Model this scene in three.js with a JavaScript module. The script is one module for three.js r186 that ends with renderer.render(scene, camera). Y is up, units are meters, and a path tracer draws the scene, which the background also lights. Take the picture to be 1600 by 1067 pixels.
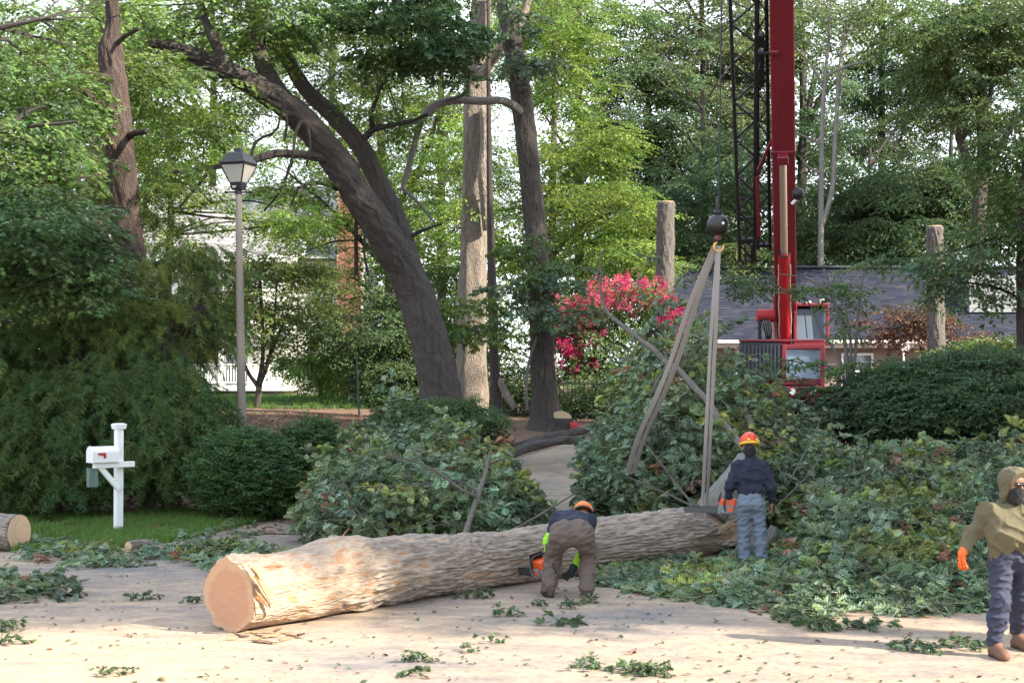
import * as THREE from 'three';
import { mergeGeometries } from 'three/addons/utils/BufferGeometryUtils.js';
import { RoundedBoxGeometry } from 'three/addons/geometries/RoundedBoxGeometry.js';
import { createNoise3D } from 'simplex-noise';

// ---------------------------------------------------------------- camera, sky, sun, exposure
const scene = new THREE.Scene();
const FOCAL = 2400, EYE = 2.5, PITCH = Math.atan(56.5 / FOCAL);          // focal length in pixels of a 1600 x 1067 picture
const camera = new THREE.PerspectiveCamera(2 * Math.atan(533.5 / FOCAL) * 180 / Math.PI, 1600 / 1067, 0.1, 2500);
camera.position.set(0, EYE, 0);
camera.rotation.x = PITCH;
scene.add(camera);

const SUN_DIR = new THREE.Vector3(0.775, 0.545, 0.345).normalize();
const SKY_LEVEL = 0.78;
{
  const w = 256, h = 128, data = new Float32Array(w * h * 4);
  for (let j = 0; j < h; j++) for (let i = 0; i < w; i++) {
    const el = ((j + 0.5) / h - 0.5) * Math.PI;                         // row 0 is straight down
    const t = Math.pow(Math.max(0, Math.sin(el)), 0.55), k = (j * w + i) * 4;
    const hor = [0.93, 0.97, 1.0], zen = [0.48, 0.58, 0.75], gr = [0.30, 0.29, 0.26];
    for (let c = 0; c < 3; c++) data[k + c] = SKY_LEVEL * (el < 0 ? gr[c] : hor[c] + (zen[c] - hor[c]) * t);
    data[k + 3] = 1;
  }
  const tex = new THREE.DataTexture(data, w, h, THREE.RGBAFormat, THREE.FloatType);
  tex.mapping = THREE.EquirectangularReflectionMapping;
  tex.magFilter = THREE.LinearFilter; tex.minFilter = THREE.LinearFilter; tex.needsUpdate = true;
  scene.background = tex; scene.environment = tex;
}
const sun = new THREE.DirectionalLight(new THREE.Color(1.0, 0.9, 0.74), 4.0);
sun.target.position.set(0, 0, -25);
sun.position.copy(sun.target.position).addScaledVector(SUN_DIR, 80);
sun.castShadow = true; sun.shadow.radius = 1.2;
sun.shadow.mapSize.set(4096, 4096);
Object.assign(sun.shadow.camera, { left: -45, right: 45, top: 45, bottom: -45, near: 1, far: 220 });
scene.add(sun, sun.target);

const renderer = new THREE.WebGLRenderer({ antialias: true });
renderer.toneMapping = THREE.LinearToneMapping;
renderer.toneMappingExposure = 3.9;
renderer.shadowMap.enabled = true;

// ---------------------------------------------------------------- helpers
function mulberry(a) { return () => { a |= 0; a = a + 0x6D2B79F5 | 0; let t = Math.imul(a ^ a >>> 15, 1 | a); t = t + Math.imul(t ^ t >>> 7, 61 | t) ^ t; return ((t ^ t >>> 14) >>> 0) / 4294967296; }; }
const R = mulberry(20240611);
const rr = (a, b) => a + (b - a) * R();
const N3 = createNoise3D(mulberry(7));
const V = (x, y, z) => new THREE.Vector3(x, y, z);
const clamp = (x, a, b) => Math.min(b, Math.max(a, x));
const mixf = (a, b, t) => a + (b - a) * t;
const sstep = (a, b, x) => { const t = clamp((x - a) / (b - a), 0, 1); return t * t * (3 - 2 * t); };

// height of the land at x, z: the road is level, the gardens behind it rise gently
function land(x, z) {
  const D = -z;
  return 1.6 * sstep(23, 60, D) + (D > 23 ? 0.05 * N3(x * 0.16, 3, z * 0.16) * sstep(23, 28, D) : 0);
}
// a point at depth D behind picture position px, py of the survey photograph (used to measure where things stand)
function P(px, py, D) {
  const u = (px - 800) / FOCAL, v = (533.5 - py) / FOCAL;
  const dy = v * Math.cos(PITCH) + Math.sin(PITCH), dz = -Math.cos(PITCH) + v * Math.sin(PITCH);
  const t = D / -dz;
  return V(u * t, EYE + dy * t, dz * t);
}
function onLand(px, py) {                                                // where that sight line meets the land
  let D = 6, p = P(px, py, D);
  for (; D < 200; D += 0.05) { p = P(px, py, D); if (p.y <= land(p.x, p.z)) break; }
  p.y = land(p.x, p.z); return p;
}
const foot = (px, D) => { const p = P(px, 590, D); p.y = land(p.x, p.z); return p; };
const ppm = D => FOCAL / D;                                              // survey pixels per metre at depth D

// ---- naming, tagging
const taken = {};
function numbered(n) { const k = taken[n] = (taken[n] ?? -1) + 1; return k ? `${n}_${String(k).padStart(3, '0')}` : n; }
function shadowed(m) { m.castShadow = true; m.receiveShadow = true; return m; }
function thing(name, label, category, base = V(0, 0, 0), group) {
  const o = new THREE.Group(); o.name = numbered(name); o.position.copy(base);
  o.userData = { label, category }; if (group) o.userData.group = group;
  scene.add(o); return o;
}
// geometry given in world coordinates becomes a part of thing o (whose Group stands unrotated at its base)
function part(o, name, geo, mat, owner) {
  geo.translate(-o.position.x, -o.position.y, -o.position.z);
  const m = shadowed(new THREE.Mesh(geo, mat)); m.name = name; (owner ?? o).add(m); return m;
}
// geometry given in the thing's own coordinates
function lpart(o, name, geo, mat) { const m = shadowed(new THREE.Mesh(geo, mat)); m.name = name; o.add(m); return m; }
function structure(name, geo, mat, label) {
  const m = shadowed(new THREE.Mesh(geo, mat)); m.name = name; m.userData = { kind: 'structure', label, category: name.replace(/_/g, ' ') }; scene.add(m); return m;
}

// ---- periodic gradient noise for textures
const perm = (() => { const p = [...Array(512).keys()], r = mulberry(99); for (let i = 511; i > 0; i--) { const j = Math.floor(r() * (i + 1)); [p[i], p[j]] = [p[j], p[i]]; } return p; })();
function pn(x, y, wx, wy) {
  const xi = Math.floor(x), yi = Math.floor(y), fx = x - xi, fy = y - yi;
  const g = (i, j, dx, dy) => { const a = perm[(perm[((i % wx) + wx) % wx & 511] + ((j % wy) + wy) % wy) & 511] * 0.0122718 ; return Math.cos(a) * dx + Math.sin(a) * dy; };
  const s = t => t * t * t * (t * (t * 6 - 15) + 10), u = s(fx), v = s(fy);
  return 1.4 * mixf(mixf(g(xi, yi, fx, fy), g(xi + 1, yi, fx - 1, fy), u), mixf(g(xi, yi + 1, fx, fy - 1), g(xi + 1, yi + 1, fx - 1, fy - 1), u), v);
}
function fbm(u, v, fx, fy, oct = 4) { let s = 0, a = 1, n = 0; for (let o = 0; o < oct; o++) { s += a * pn(u * fx, v * fy, fx, fy); n += a; a *= 0.55; fx *= 2; fy *= 2; } return s / n; }
function tex(w, h, fn, srgb = true, repeat) {
  const d = new Uint8Array(w * h * 4);
  for (let j = 0; j < h; j++) for (let i = 0; i < w; i++) {
    const c = fn((i + 0.5) / w, (j + 0.5) / h), k = (j * w + i) * 4;
    for (let q = 0; q < 3; q++) { const x = clamp(Array.isArray(c) ? c[q] : c, 0, 1); d[k + q] = 255 * (srgb ? (x <= 0.0031308 ? 12.92 * x : 1.055 * Math.pow(x, 1 / 2.4) - 0.055) : x); }
    d[k + 3] = 255;
  }
  const t = new THREE.DataTexture(d, w, h, THREE.RGBAFormat);
  t.wrapS = t.wrapT = THREE.RepeatWrapping; t.magFilter = THREE.LinearFilter; t.minFilter = THREE.LinearMipmapLinearFilter; t.generateMipmaps = true;
  if (srgb) t.colorSpace = THREE.SRGBColorSpace;
  if (repeat) t.repeat.set(...repeat);
  t.needsUpdate = true; return t;
}
const lin = (r, g, b) => new THREE.Color().setRGB(r, g, b);
function mat(r, g, b, o = {}) { return new THREE.MeshStandardMaterial({ color: lin(r, g, b), roughness: 0.8, ...o }); }

// ---- tapered limb through a list of {p, r}: rings on a smooth curve, bark ridges as real relief
function limb(pts, o = {}) {
  const { sides = 10, step = 0.25, ridge = 0, ridges = 9, wobble = 0.06, cap = true, seed = 0, tile = 0.8 } = o;
  const curve = new THREE.CatmullRomCurve3(pts.map(q => q.p), false, 'centripetal');
  const len = curve.getLength(), n = Math.max(2, Math.min(400, Math.ceil(len / step)));
  const us = []; let acc = 0; const cum = [0];
  for (let i = 1; i < pts.length; i++) { acc += pts[i].p.distanceTo(pts[i - 1].p); cum.push(acc); }
  const pos = [], uv = [], idx = [];
  const fr = curve.computeFrenetFrames(n, false);
  for (let i = 0; i <= n; i++) {
    const c = curve.getPointAt(i / n), d = acc * i / n;
    let k = 1; while (k < pts.length - 1 && cum[k] < d) k++;
    const f = clamp((d - cum[k - 1]) / Math.max(1e-6, cum[k] - cum[k - 1]), 0, 1), r0 = mixf(pts[k - 1].r, pts[k].r, f);
    for (let s = 0; s <= sides; s++) {
      const a = s / sides * Math.PI * 2, ca = Math.cos(a), sa = Math.sin(a);
      let r = r0 * (1 + wobble * N3(ca * 1.3 + seed, sa * 1.3, d * 0.8 + seed));
      if (ridge) { const q = N3(ca * ridges * 0.5 + seed, sa * ridges * 0.5, d * 1.7), q2 = N3(ca * ridges, sa * ridges + seed, d * 4); r += ridge * (1 - 2 * Math.abs(q)) + ridge * 0.4 * q2; }
      if (o.flute) r *= 1 + o.flute * Math.cos(a * o.lobes + Math.sin(d * 0.7 + seed) * 1.2);
      const x = fr.normals[i], y = fr.binormals[i];
      pos.push(c.x + r * (ca * x.x + sa * y.x), c.y + r * (ca * x.y + sa * y.y), c.z + r * (ca * x.z + sa * y.z));
      uv.push(s / sides * Math.max(1, Math.round(2 * Math.PI * pts[0].r / tile)), d / tile);
    }
  }
  const w = sides + 1;
  for (let i = 0; i < n; i++) for (let s = 0; s < sides; s++) { const a = i * w + s; idx.push(a, a + 1, a + w, a + 1, a + w + 1, a + w); }
  if (cap) for (const i of [0, n]) {
    const c = curve.getPointAt(i / n), k = pos.length / 3; pos.push(c.x, c.y, c.z); uv.push(0, 0);
    for (let s = 0; s < sides; s++) i ? idx.push(k, n * w + s, n * w + s + 1) : idx.push(k, s + 1, s);
  }
  const g = new THREE.BufferGeometry();
  g.setAttribute('position', new THREE.Float32BufferAttribute(pos, 3)); g.setAttribute('uv', new THREE.Float32BufferAttribute(uv, 2)); g.setIndex(idx);
  g.computeVertexNormals(); return g;
}
// list of [px, py, D, radius in survey pixels] -> limb points
const path = a => a.map(([px, py, D, r]) => ({ p: P(px, py, D), r: r / ppm(D) }));
const bar = (a, b, r, sides = 6, r2) => limb([{ p: a, r }, { p: b, r: r2 ?? r }], { sides, step: 99, wobble: 0 });
function box(w, h, d, x = 0, y = 0, z = 0, e = 0) {
  const g = e ? new RoundedBoxGeometry(w, h, d, 2, e) : new THREE.BoxGeometry(w, h, d); g.translate(x, y, z); return g;
}
const merged = a => mergeGeometries(a.map(g => { const q = g.index ? g.toNonIndexed() : g; for (const k of Object.keys(q.attributes)) if (!['position', 'normal', 'uv', 'color'].includes(k)) q.deleteAttribute(k); return q; }));

// ---------------------------------------------------------------- materials
const barkBump = tex(512, 512, (u, v) => { const a = Math.abs(fbm(u, v, 14, 4, 3)), b = fbm(u, v, 60, 24, 3); return clamp(0.25 + 1.5 * a + 0.22 * b, 0, 1); }, false);
function barkMat(c, vary = 0.55, bump = 0.045, rough = 0.92) {
  const t = tex(256, 256, (u, v) => { const k = 1 + vary * fbm(u, v, 6, 2, 4) + vary * 0.9 * fbm(u, v, 30, 8, 3), m = fbm(u + 0.37, v, 3, 3, 3); return [c[0] * k * (1 + 0.12 * m), c[1] * k, c[2] * k * (1 - 0.1 * m)]; });
  return new THREE.MeshStandardMaterial({ map: t, bumpMap: barkBump, bumpScale: bump, roughness: rough });
}
const BARK = {
  red: barkMat([0.078, 0.053, 0.044]), grey: barkMat([0.082, 0.069, 0.061]), dark: barkMat([0.075, 0.064, 0.056]), tan: barkMat([0.225, 0.185, 0.150]),
  pale: barkMat([0.215, 0.205, 0.185], 0.45, 0.012), dead: barkMat([0.17, 0.158, 0.142], 0.35, 0.012),
};
const M = {
  white: mat(0.80, 0.80, 0.78, { roughness: 0.45 }), trim: mat(0.74, 0.74, 0.72, { roughness: 0.55 }), black: mat(0.012, 0.012, 0.014, { roughness: 0.5 }),
  steel: mat(0.42, 0.42, 0.42, { roughness: 0.35, metalness: 1 }), chrome: mat(0.85, 0.83, 0.74, { roughness: 0.34, metalness: 1 }),
  red: new THREE.MeshPhysicalMaterial({ color: lin(0.17, 0.009, 0.020), roughness: 0.42, clearcoat: 0.5, clearcoatRoughness: 0.25 }),
  redflag: mat(0.42, 0.02, 0.03, { roughness: 0.5 }),
  sling: mat(0.27, 0.245, 0.225, { roughness: 0.95 }),
  rubber: mat(0.02, 0.02, 0.02, { roughness: 0.85 }),
  orange: mat(0.62, 0.075, 0.012, { roughness: 0.4 }), yellow: mat(0.70, 0.44, 0.02, { roughness: 0.45 }),
};
// leaves: thin sheets that let part of the light through
function leafMat(trans = 0.4, coat = 0.18, rough = 0.92) {
  return new THREE.MeshPhysicalMaterial({ color: 0xffffff, vertexColors: true, roughness: rough, transmission: trans, thickness: 0, specularIntensity: coat, clearcoat: 0, side: THREE.DoubleSide });
}
const LEAF = leafMat(0.42, 0.5, 0.94), LEAF_TOUGH = leafMat(0.2, 0.9, 0.7), NEEDLE = leafMat(0.15, 0.3, 0.95), DRY = leafMat(0.15, 0.3, 0.95), GRASS = leafMat(0.35, 0.4, 0.95), LEAF_OAK = leafMat(0.28, 0.8, 0.78);

// ---------------------------------------------------------------- leaf sprays (one small twig with its leaves, to be set many times)
function Soup() { return { pos: [], col: [], idx: [] }; }
function soupGeo(s) {
  const g = new THREE.BufferGeometry();
  g.setAttribute('position', new THREE.Float32BufferAttribute(s.pos, 3)); g.setAttribute('color', new THREE.Float32BufferAttribute(s.col, 3)); g.setIndex(s.idx);
  g.computeVertexNormals(); return g;
}
// half outlines along the midrib (t, half width); leaves fold a little along it
const OUTLINE = {
  far: [[0, 0], [0.45, 0.34], [1, 0]],
  simple: [[0, 0], [0.28, 0.25], [0.66, 0.24], [1, 0]],
  oval: [[0, 0], [0.3, 0.27], [0.7, 0.27], [1, 0.03]],
  oak: [[0, 0.02], [0.15, 0.08], [0.24, 0.30], [0.36, 0.14], [0.48, 0.46], [0.6, 0.18], [0.73, 0.42], [0.83, 0.17], [0.93, 0.2], [1, 0]],
};
function addLeaf(s, o, x, y, L, type, c) {                               // o origin, x along, y normal
  const z = V(0, 0, 0).crossVectors(x, y).normalize(), k0 = s.pos.length / 3;
  const put = (t, w, lift) => { s.pos.push(o.x + L * (x.x * t + z.x * w + y.x * lift), o.y + L * (x.y * t + z.y * w + y.y * lift), o.z + L * (x.z * t + z.z * w + y.z * lift)); s.col.push(...c); };
  if (type === 'maple') {
    const pol = [[-118, 0.30], [-95, 0.62], [-72, 0.40], [-48, 0.92], [-22, 0.46], [0, 1.0], [22, 0.46], [48, 0.92], [72, 0.40], [95, 0.62], [118, 0.30]];
    put(0.1, 0, 0);
    for (const [a, r] of pol) { const b = a * Math.PI / 180; put(0.15 + 0.62 * r * Math.cos(b), 0.62 * r * Math.sin(b), 0.12 * Math.abs(Math.sin(b)) * r - 0.1 * r * r); }
    for (let i = 1; i < pol.length; i++) s.idx.push(k0, k0 + i, k0 + i + 1);
    return;
  }
  const ol = OUTLINE[type], n = ol.length, curl = type === 'oak' ? rr(-0.05, 0.25) : 0.1;
  for (const [t] of ol) put(t, 0, -curl * t * t);
  for (const sgn of [1, -1]) {
    const k1 = s.pos.length / 3;
    for (const [t, w] of ol) put(t + (type === 'oak' ? w * 0.25 : 0), sgn * w, w * 0.35 - curl * t * t);
    for (let i = 0; i < n - 1; i++) {
      const a = k0 + i, b = k0 + i + 1, c1 = k1 + i, d = k1 + i + 1;
      if (ol[i + 1][1] > 0.001) s.idx.push(a, b, d);
      if (ol[i][1] > 0.001) s.idx.push(a, d, c1);
    }
  }
}
function addStem(s, a, b, r, c) {                                       // three-sided twig
  const x = b.clone().sub(a).normalize(), y = Math.abs(x.y) > 0.9 ? V(1, 0, 0) : V(0, 1, 0), z = V(0, 0, 0).crossVectors(x, y).normalize(); y.crossVectors(z, x);
  const k = s.pos.length / 3;
  for (const [p, q] of [[a, r], [b, r * 0.5]]) for (let i = 0; i < 3; i++) { const t = i * 2.094; s.pos.push(p.x + q * (Math.cos(t) * y.x + Math.sin(t) * z.x), p.y + q * (Math.cos(t) * y.y + Math.sin(t) * z.y), p.z + q * (Math.cos(t) * y.z + Math.sin(t) * z.z)); s.col.push(...c); }
  for (let i = 0; i < 3; i++) { const j = (i + 1) % 3; s.idx.push(k + i, k + j, k + 3 + i, k + j, k + 3 + j, k + 3 + i); }
}
// o: L length, n leaves, leaf leaf length, type, side number of side twigs, spreadDeg, droop, flat (0 horizontal leaves .. 1 any way), pale share of leaves showing the underside
function makeSpray(o) {
  const s = Soup(), { L, n, leaf, type, side = 4, droop = 0.25, flat = 0.35, pale = 0, stem = [0.7, 0.5, 0.4], whorl = false } = o;
  const twigs = [], at = t => V(L * t, -droop * L * t * t, 0.06 * L * Math.sin(t * 5 + o.seed));
  twigs.push([at(0), at(0.35), at(0.7), at(1)]);
  for (let i = 0; i < side; i++) {
    const t = 0.12 + 0.75 * i / side, a = at(t), sg = i % 2 ? 1 : -1, l = L * (0.55 - 0.3 * t) * rr(0.8, 1.2), ang = sg * rr(0.6, 1.1);
    const d = V(Math.cos(ang), rr(-0.25, 0.2), Math.sin(ang));
    const m = a.clone().addScaledVector(d, l * 0.5), e = a.clone().addScaledVector(d, l); e.y -= droop * l * 0.6;
    twigs.push([a, m, e]);
  }
  for (const w of twigs) for (let i = 0; i < w.length - 1; i++) addStem(s, w[i], w[i + 1], o.stemR ?? 0.004, stem);
  for (let i = 0; i < n; i++) {
    const w = twigs[i % twigs.length], t = whorl ? 1 - Math.pow(R(), 1.6) * 0.7 : rr(0.12, 1), f = t * (w.length - 1), k = Math.min(w.length - 2, Math.floor(f));
    const p = w[k].clone().lerp(w[k + 1], f - k), along = w[k + 1].clone().sub(w[k]).normalize();
    const ang = (i % 2 ? 1 : -1) * rr(0.35, 1.25), x = along.clone().applyAxisAngle(V(0, 1, 0), ang); x.y += rr(-0.5, 0.25) * (0.5 + flat); x.normalize();
    const y = V(rr(-1, 1) * flat, 1, rr(-1, 1) * flat).normalize(); y.addScaledVector(x, -y.dot(x)).normalize();
    const b = rr(0.72, 1.28), under = R() < pale, c = under ? [b * 1.7, b * 1.45, b * 1.9] : [b * rr(0.85, 1.2), b, b * rr(0.8, 1.2)];
    addLeaf(s, p, x, y, leaf * rr(0.7, 1.2), type, c);
  }
  return soupGeo(s);
}
function makeJuniper(seed, L = 0.5, n = 130) {                            // hanging feathery spray
  const s = Soup(), at = t => V(L * t, -0.35 * L * t * t, 0.05 * Math.sin(t * 6 + seed));
  addStem(s, at(0), at(0.5), 0.006, [1.6, 0.9, 0.7]); addStem(s, at(0.5), at(1), 0.004, [1.6, 0.9, 0.7]);
  for (let i = 0; i < n; i++) {
    const t = Math.pow(R(), 0.8), p = at(t), sg = i % 2 ? 1 : -1, l = rr(0.06, 0.17) * (1.15 - 0.5 * t);
    let d = V(rr(-0.1, 0.9), rr(-0.8, 0.5), sg * rr(0.2, 0.9)).normalize(); const b = rr(0.6, 1.35);
    const c = [b * rr(0.85, 1.25), b, b * rr(0.8, 1.15)], w = V(0, 0, 0).crossVectors(d, V(rr(-1, 1), rr(-1, 1), rr(-1, 1))).normalize(), wd = rr(0.003, 0.006);
    let q = p.clone();
    for (let h = 0; h < 2; h++) { const e = q.clone().addScaledVector(d, l / 2); const k = s.pos.length / 3, ww = h ? wd : wd * 0.7, we = h ? 0.001 : wd; for (const [a, z] of [[q, ww], [e, we]]) { s.pos.push(a.x + w.x * z, a.y + w.y * z, a.z + w.z * z, a.x - w.x * z, a.y - w.y * z, a.z - w.z * z); s.col.push(...c, ...c); } s.idx.push(k, k + 1, k + 2, k + 1, k + 3, k + 2); q = e; d = d.clone(); d.y -= 0.5; d.normalize(); }
  }
  return soupGeo(s);
}
function makeTuft(n = 14, h = 0.12) {
  const s = Soup();
  for (let i = 0; i < n; i++) {
    const a = rr(0, 6.28), b = V(rr(-0.06, 0.06), -0.01, rr(-0.06, 0.06)), l = h * rr(0.5, 1.3), lean = rr(0.1, 0.8), w = rr(0.003, 0.006), c0 = rr(0.7, 1.3), c = [c0 * rr(0.8, 1.3), c0, c0 * 0.9], k = s.pos.length / 3;
    const sx = -Math.sin(a) * w, sz = Math.cos(a) * w;
    for (const [t, ww] of [[0, 1], [0.55, 0.8], [1, 0.1]]) { const x = b.x + Math.cos(a) * lean * l * t * t, z = b.z + Math.sin(a) * lean * l * t * t, y = b.y + l * t * (1 - 0.25 * lean * t); s.pos.push(x + sx * ww, y, z + sz * ww, x - sx * ww, y, z - sz * ww); s.col.push(...c, ...c); }
    s.idx.push(k, k + 1, k + 2, k + 1, k + 3, k + 2, k + 2, k + 3, k + 4, k + 3, k + 5, k + 4);
  }
  return soupGeo(s);
}
const SPRAY = {
  maple: [1, 2, 3].map(k => makeSpray({ L: 0.75, n: 26, leaf: 0.125, type: 'maple', side: 5, droop: 0.2, flat: 0.4, seed: k })),
  broad: [1, 2, 3].map(k => makeSpray({ L: 0.85, n: 34, leaf: 0.105, type: 'simple', side: 6, droop: 0.22, flat: 0.45, seed: k })),
  layer: [1, 2, 3].map(k => makeSpray({ L: 0.95, n: 44, leaf: 0.10, type: 'simple', side: 7, droop: 0.12, flat: 0.28, seed: k })),
  far: [1, 2, 3].map(k => makeSpray({ L: 1.25, n: 60, leaf: 0.14, type: 'far', side: 7, droop: 0.3, flat: 0.7, seed: k, stemR: 0.008 })),
  oak: [1, 2, 3, 4].map(k => makeSpray({ L: 0.42, n: 15, leaf: 0.135, type: 'oak', side: 3, droop: 0.1, flat: 1.0, seed: k, pale: 0.34, whorl: true, stemR: 0.005, stem: [1.6, 1.2, 1.3] })),
  oaktree: [1, 2, 3].map(k => makeSpray({ L: 0.6, n: 24, leaf: 0.145, type: 'oak', side: 4, droop: 0.15, flat: 0.7, seed: k, pale: 0.12, whorl: true, stemR: 0.005 })),
  box: [1, 2, 3].map(k => makeSpray({ L: 0.20, n: 34, leaf: 0.034, type: 'oval', side: 4, droop: 0.0, flat: 0.9, seed: k, stemR: 0.002 })),
  hedge: [1, 2, 3].map(k => makeSpray({ L: 0.42, n: 40, leaf: 0.055, type: 'oval', side: 5, droop: 0.1, flat: 0.7, seed: k, stemR: 0.003 })),
  juniper: [1, 2, 3, 4].map(k => makeJuniper(k)),
  tuft: [1, 2, 3].map(() => makeTuft()),
};
const FLOWER = [1, 2].map(k => { const s = Soup(); for (let i = 0; i < 46; i++) { const t = R(), a = rr(0, 6.28), r = 0.07 * Math.sqrt(1 - t) * Math.sqrt(R()) * 1.4, p = V(0.26 * t, r * Math.cos(a), r * Math.sin(a)), b = rr(0.7, 1.3); addLeaf(s, p, V(rr(-1, 1), rr(-1, 1), rr(-1, 1)).normalize(), V(rr(-1, 1), rr(-1, 1), rr(-1, 1)).cross(V(1, 0.3, 0.2)).normalize(), rr(0.035, 0.06), 'oval', [b, b * rr(0.7, 1.3), b]); } return soupGeo(s); });

// sprays at items {p, x (direction), s (scale), c (colour)}; variants in turn, one InstancedMesh per variant gathered under one part
const _m = new THREE.Matrix4();
function foliage(o, name, geos, material, items, kind = 'stuff', label) {
  const holder = geos.length > 1 ? new THREE.Group() : null;
  geos.forEach((g, v) => {
    const mine = items.filter((_, i) => i % geos.length === v); if (!mine.length) return;
    const im = shadowed(new THREE.InstancedMesh(g, material, mine.length));
    mine.forEach((it, i) => {
      const x = it.x.clone().normalize(), up = it.up ?? V(rr(-0.35, 0.35), 1, rr(-0.35, 0.35)), z = V(0, 0, 0).crossVectors(x, up).normalize(), y = V(0, 0, 0).crossVectors(z, x);
      _m.makeBasis(x.multiplyScalar(it.s), y.multiplyScalar(it.s), z.multiplyScalar(it.s)); _m.setPosition(it.p.x - o.position.x, it.p.y - o.position.y, it.p.z - o.position.z);
      im.setMatrixAt(i, _m); im.setColorAt(i, it.c);
    });
    im.name = name; im.userData = { kind }; if (label) im.userData.label = label;
    if (holder) { holder.add(im); im.name = name === 'crown' ? 'leaves' : 'leaves'; } else o.add(im);
  });
  if (holder) { holder.name = name; holder.userData = { kind }; o.add(holder); }
}
const tint = (c, v = 0.22) => { const b = rr(1 - v, 1 + v), h = rr(-0.12, 0.12); return lin(c[0] * b * (1 + h), c[1] * b, c[2] * b * (1 - h)); };
// clumps of sprays spread through ellipsoids; e: [cx, cy, D, rx, ry (survey pixels), rz (metres)]
function clumpItems(list) {
  const items = [], centres = [];
  for (const { e, K, m = 14, cr = 0.8, c, v = 0.22, s = 1, shell = 0.5, flatten = 0.45, droop = 0.15 } of list) {
    const ctr = P(e[0], e[1], e[2]), rx = e[3] / ppm(e[2]), ry = e[4] / ppm(e[2]), rz = e[5] ?? rx * 0.8;
    for (let k = 0; k < K; k++) {
      const d = V(rr(-1, 1), rr(-1, 1), rr(-1, 1)); while (d.lengthSq() > 1 || d.lengthSq() < 0.01) d.set(rr(-1, 1), rr(-1, 1), rr(-1, 1));
      const l = d.length(); d.multiplyScalar(Math.pow(l, shell) / l);
      const q = V(ctr.x + d.x * rx, ctr.y + d.y * ry, ctr.z + d.z * rz); if (q.y < land(q.x, q.z) + 0.15) q.y = land(q.x, q.z) + rr(0.15, 0.5);
      centres.push(q); const tone = tint(c, v * 0.8), R0 = cr * rr(0.6, 1.25), out = V(d.x, 0, d.z);
      for (let j = 0; j < m * rr(0.7, 1.3); j++) {
        const a = rr(0, 6.283), w = Math.sqrt(R()), p = V(q.x + R0 * w * Math.cos(a), q.y + R0 * flatten * rr(-1, 1) * (1.1 - w * 0.6), q.z + R0 * w * Math.sin(a));
        const x = V(Math.cos(a) * 0.8 + out.x * 0.5 + rr(-0.4, 0.4), rr(-0.45, 0.3) - droop, Math.sin(a) * 0.8 + out.z * 0.5 + rr(-0.4, 0.4));
        const cc = tint([tone.r, tone.g, tone.b], v * 0.5); items.push({ p, x, s: s * rr(0.75, 1.2), c: cc });
      }
    }
  }
  return { items, centres };
}

// ---------------------------------------------------------------- the land, road, driveway, grass
function gridSheet(xs, zs, lift, uvScale, inside) {
  const pos = [], uv = [], idx = [], w = xs.length;
  for (const z of zs) for (const x of xs) { pos.push(x, land(x, z) + lift, z); uv.push(x / uvScale, -z / uvScale); }
  for (let j = 0; j < zs.length - 1; j++) for (let i = 0; i < w - 1; i++) { const a = j * w + i; idx.push(a, a + 1, a + w, a + 1, a + w + 1, a + w); }
  const g = new THREE.BufferGeometry(); g.setAttribute('position', new THREE.Float32BufferAttribute(pos, 3)); g.setAttribute('uv', new THREE.Float32BufferAttribute(uv, 2)); g.setIndex(idx); g.computeVertexNormals(); return g;
}
// strip between two outlines of ground points, n steps along (outlines are resampled) and m across
function stripSheet(A, B, lift, uvScale, n = 60, m = 12) {
  const ca = new THREE.CatmullRomCurve3(A, false, 'centripetal'), cb = new THREE.CatmullRomCurve3(B, false, 'centripetal'), pos = [], uv = [], idx = [];
  for (let i = 0; i <= n; i++) { const a = ca.getPoint(i / n), b = cb.getPoint(i / n); for (let j = 0; j <= m; j++) { const t = j / m, x = mixf(a.x, b.x, t), z = mixf(a.z, b.z, t); pos.push(x, land(x, z) + lift, z); uv.push(x / uvScale, -z / uvScale); } }
  for (let i = 0; i < n; i++) for (let j = 0; j < m; j++) { const a = i * (m + 1) + j, b = a + m + 1; idx.push(a, a + 1, b, a + 1, b + 1, b); }
  const g = new THREE.BufferGeometry(); g.setAttribute('position', new THREE.Float32BufferAttribute(pos, 3)); g.setAttribute('uv', new THREE.Float32BufferAttribute(uv, 2)); g.setIndex(idx); g.computeVertexNormals();
  if (g.attributes.normal.getY(0) < 0) { const ix = g.index.array; for (let i = 0; i < ix.length; i += 3) { const t = ix[i]; ix[i] = ix[i + 1]; ix[i + 1] = t; } g.computeVertexNormals(); }
  return g;
}
const range = (a, b, s) => { const o = []; for (let x = a; x < b - 1e-6; x += s) o.push(x); o.push(b); return o; };
const gx = [...range(-400, -40, 30), ...range(-35, 35, 0.8), ...range(40, 400, 30)], gz = [...range(-700, -120, 30), ...range(-110, -12, 0.7), ...range(-11, 60, 8)];
const litterTex = tex(1024, 1024, (u, v) => {                            // old leaves and pine straw: grain, no shade
  const a = fbm(u, v, 5, 5, 4), b = fbm(u, v, 60, 60, 3), c = fbm(u + 0.3, v + 0.6, 120, 110, 2), k = 1 + 0.55 * b + 0.5 * c + 0.25 * a;
  const g = sstep(0.1, 0.5, fbm(u + 0.5, v + 0.2, 9, 9, 3));
  return [mixf(0.150, 0.085, g) * k, mixf(0.088, 0.075, g) * k, mixf(0.058, 0.045, g) * k];
});
structure('ground', gridSheet(gx, gz, 0, 9), new THREE.MeshStandardMaterial({ map: litterTex, bumpMap: litterTex, bumpScale: 0.03, roughness: 1 }), 'brown leaf litter covering the gardens under the trees');

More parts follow.
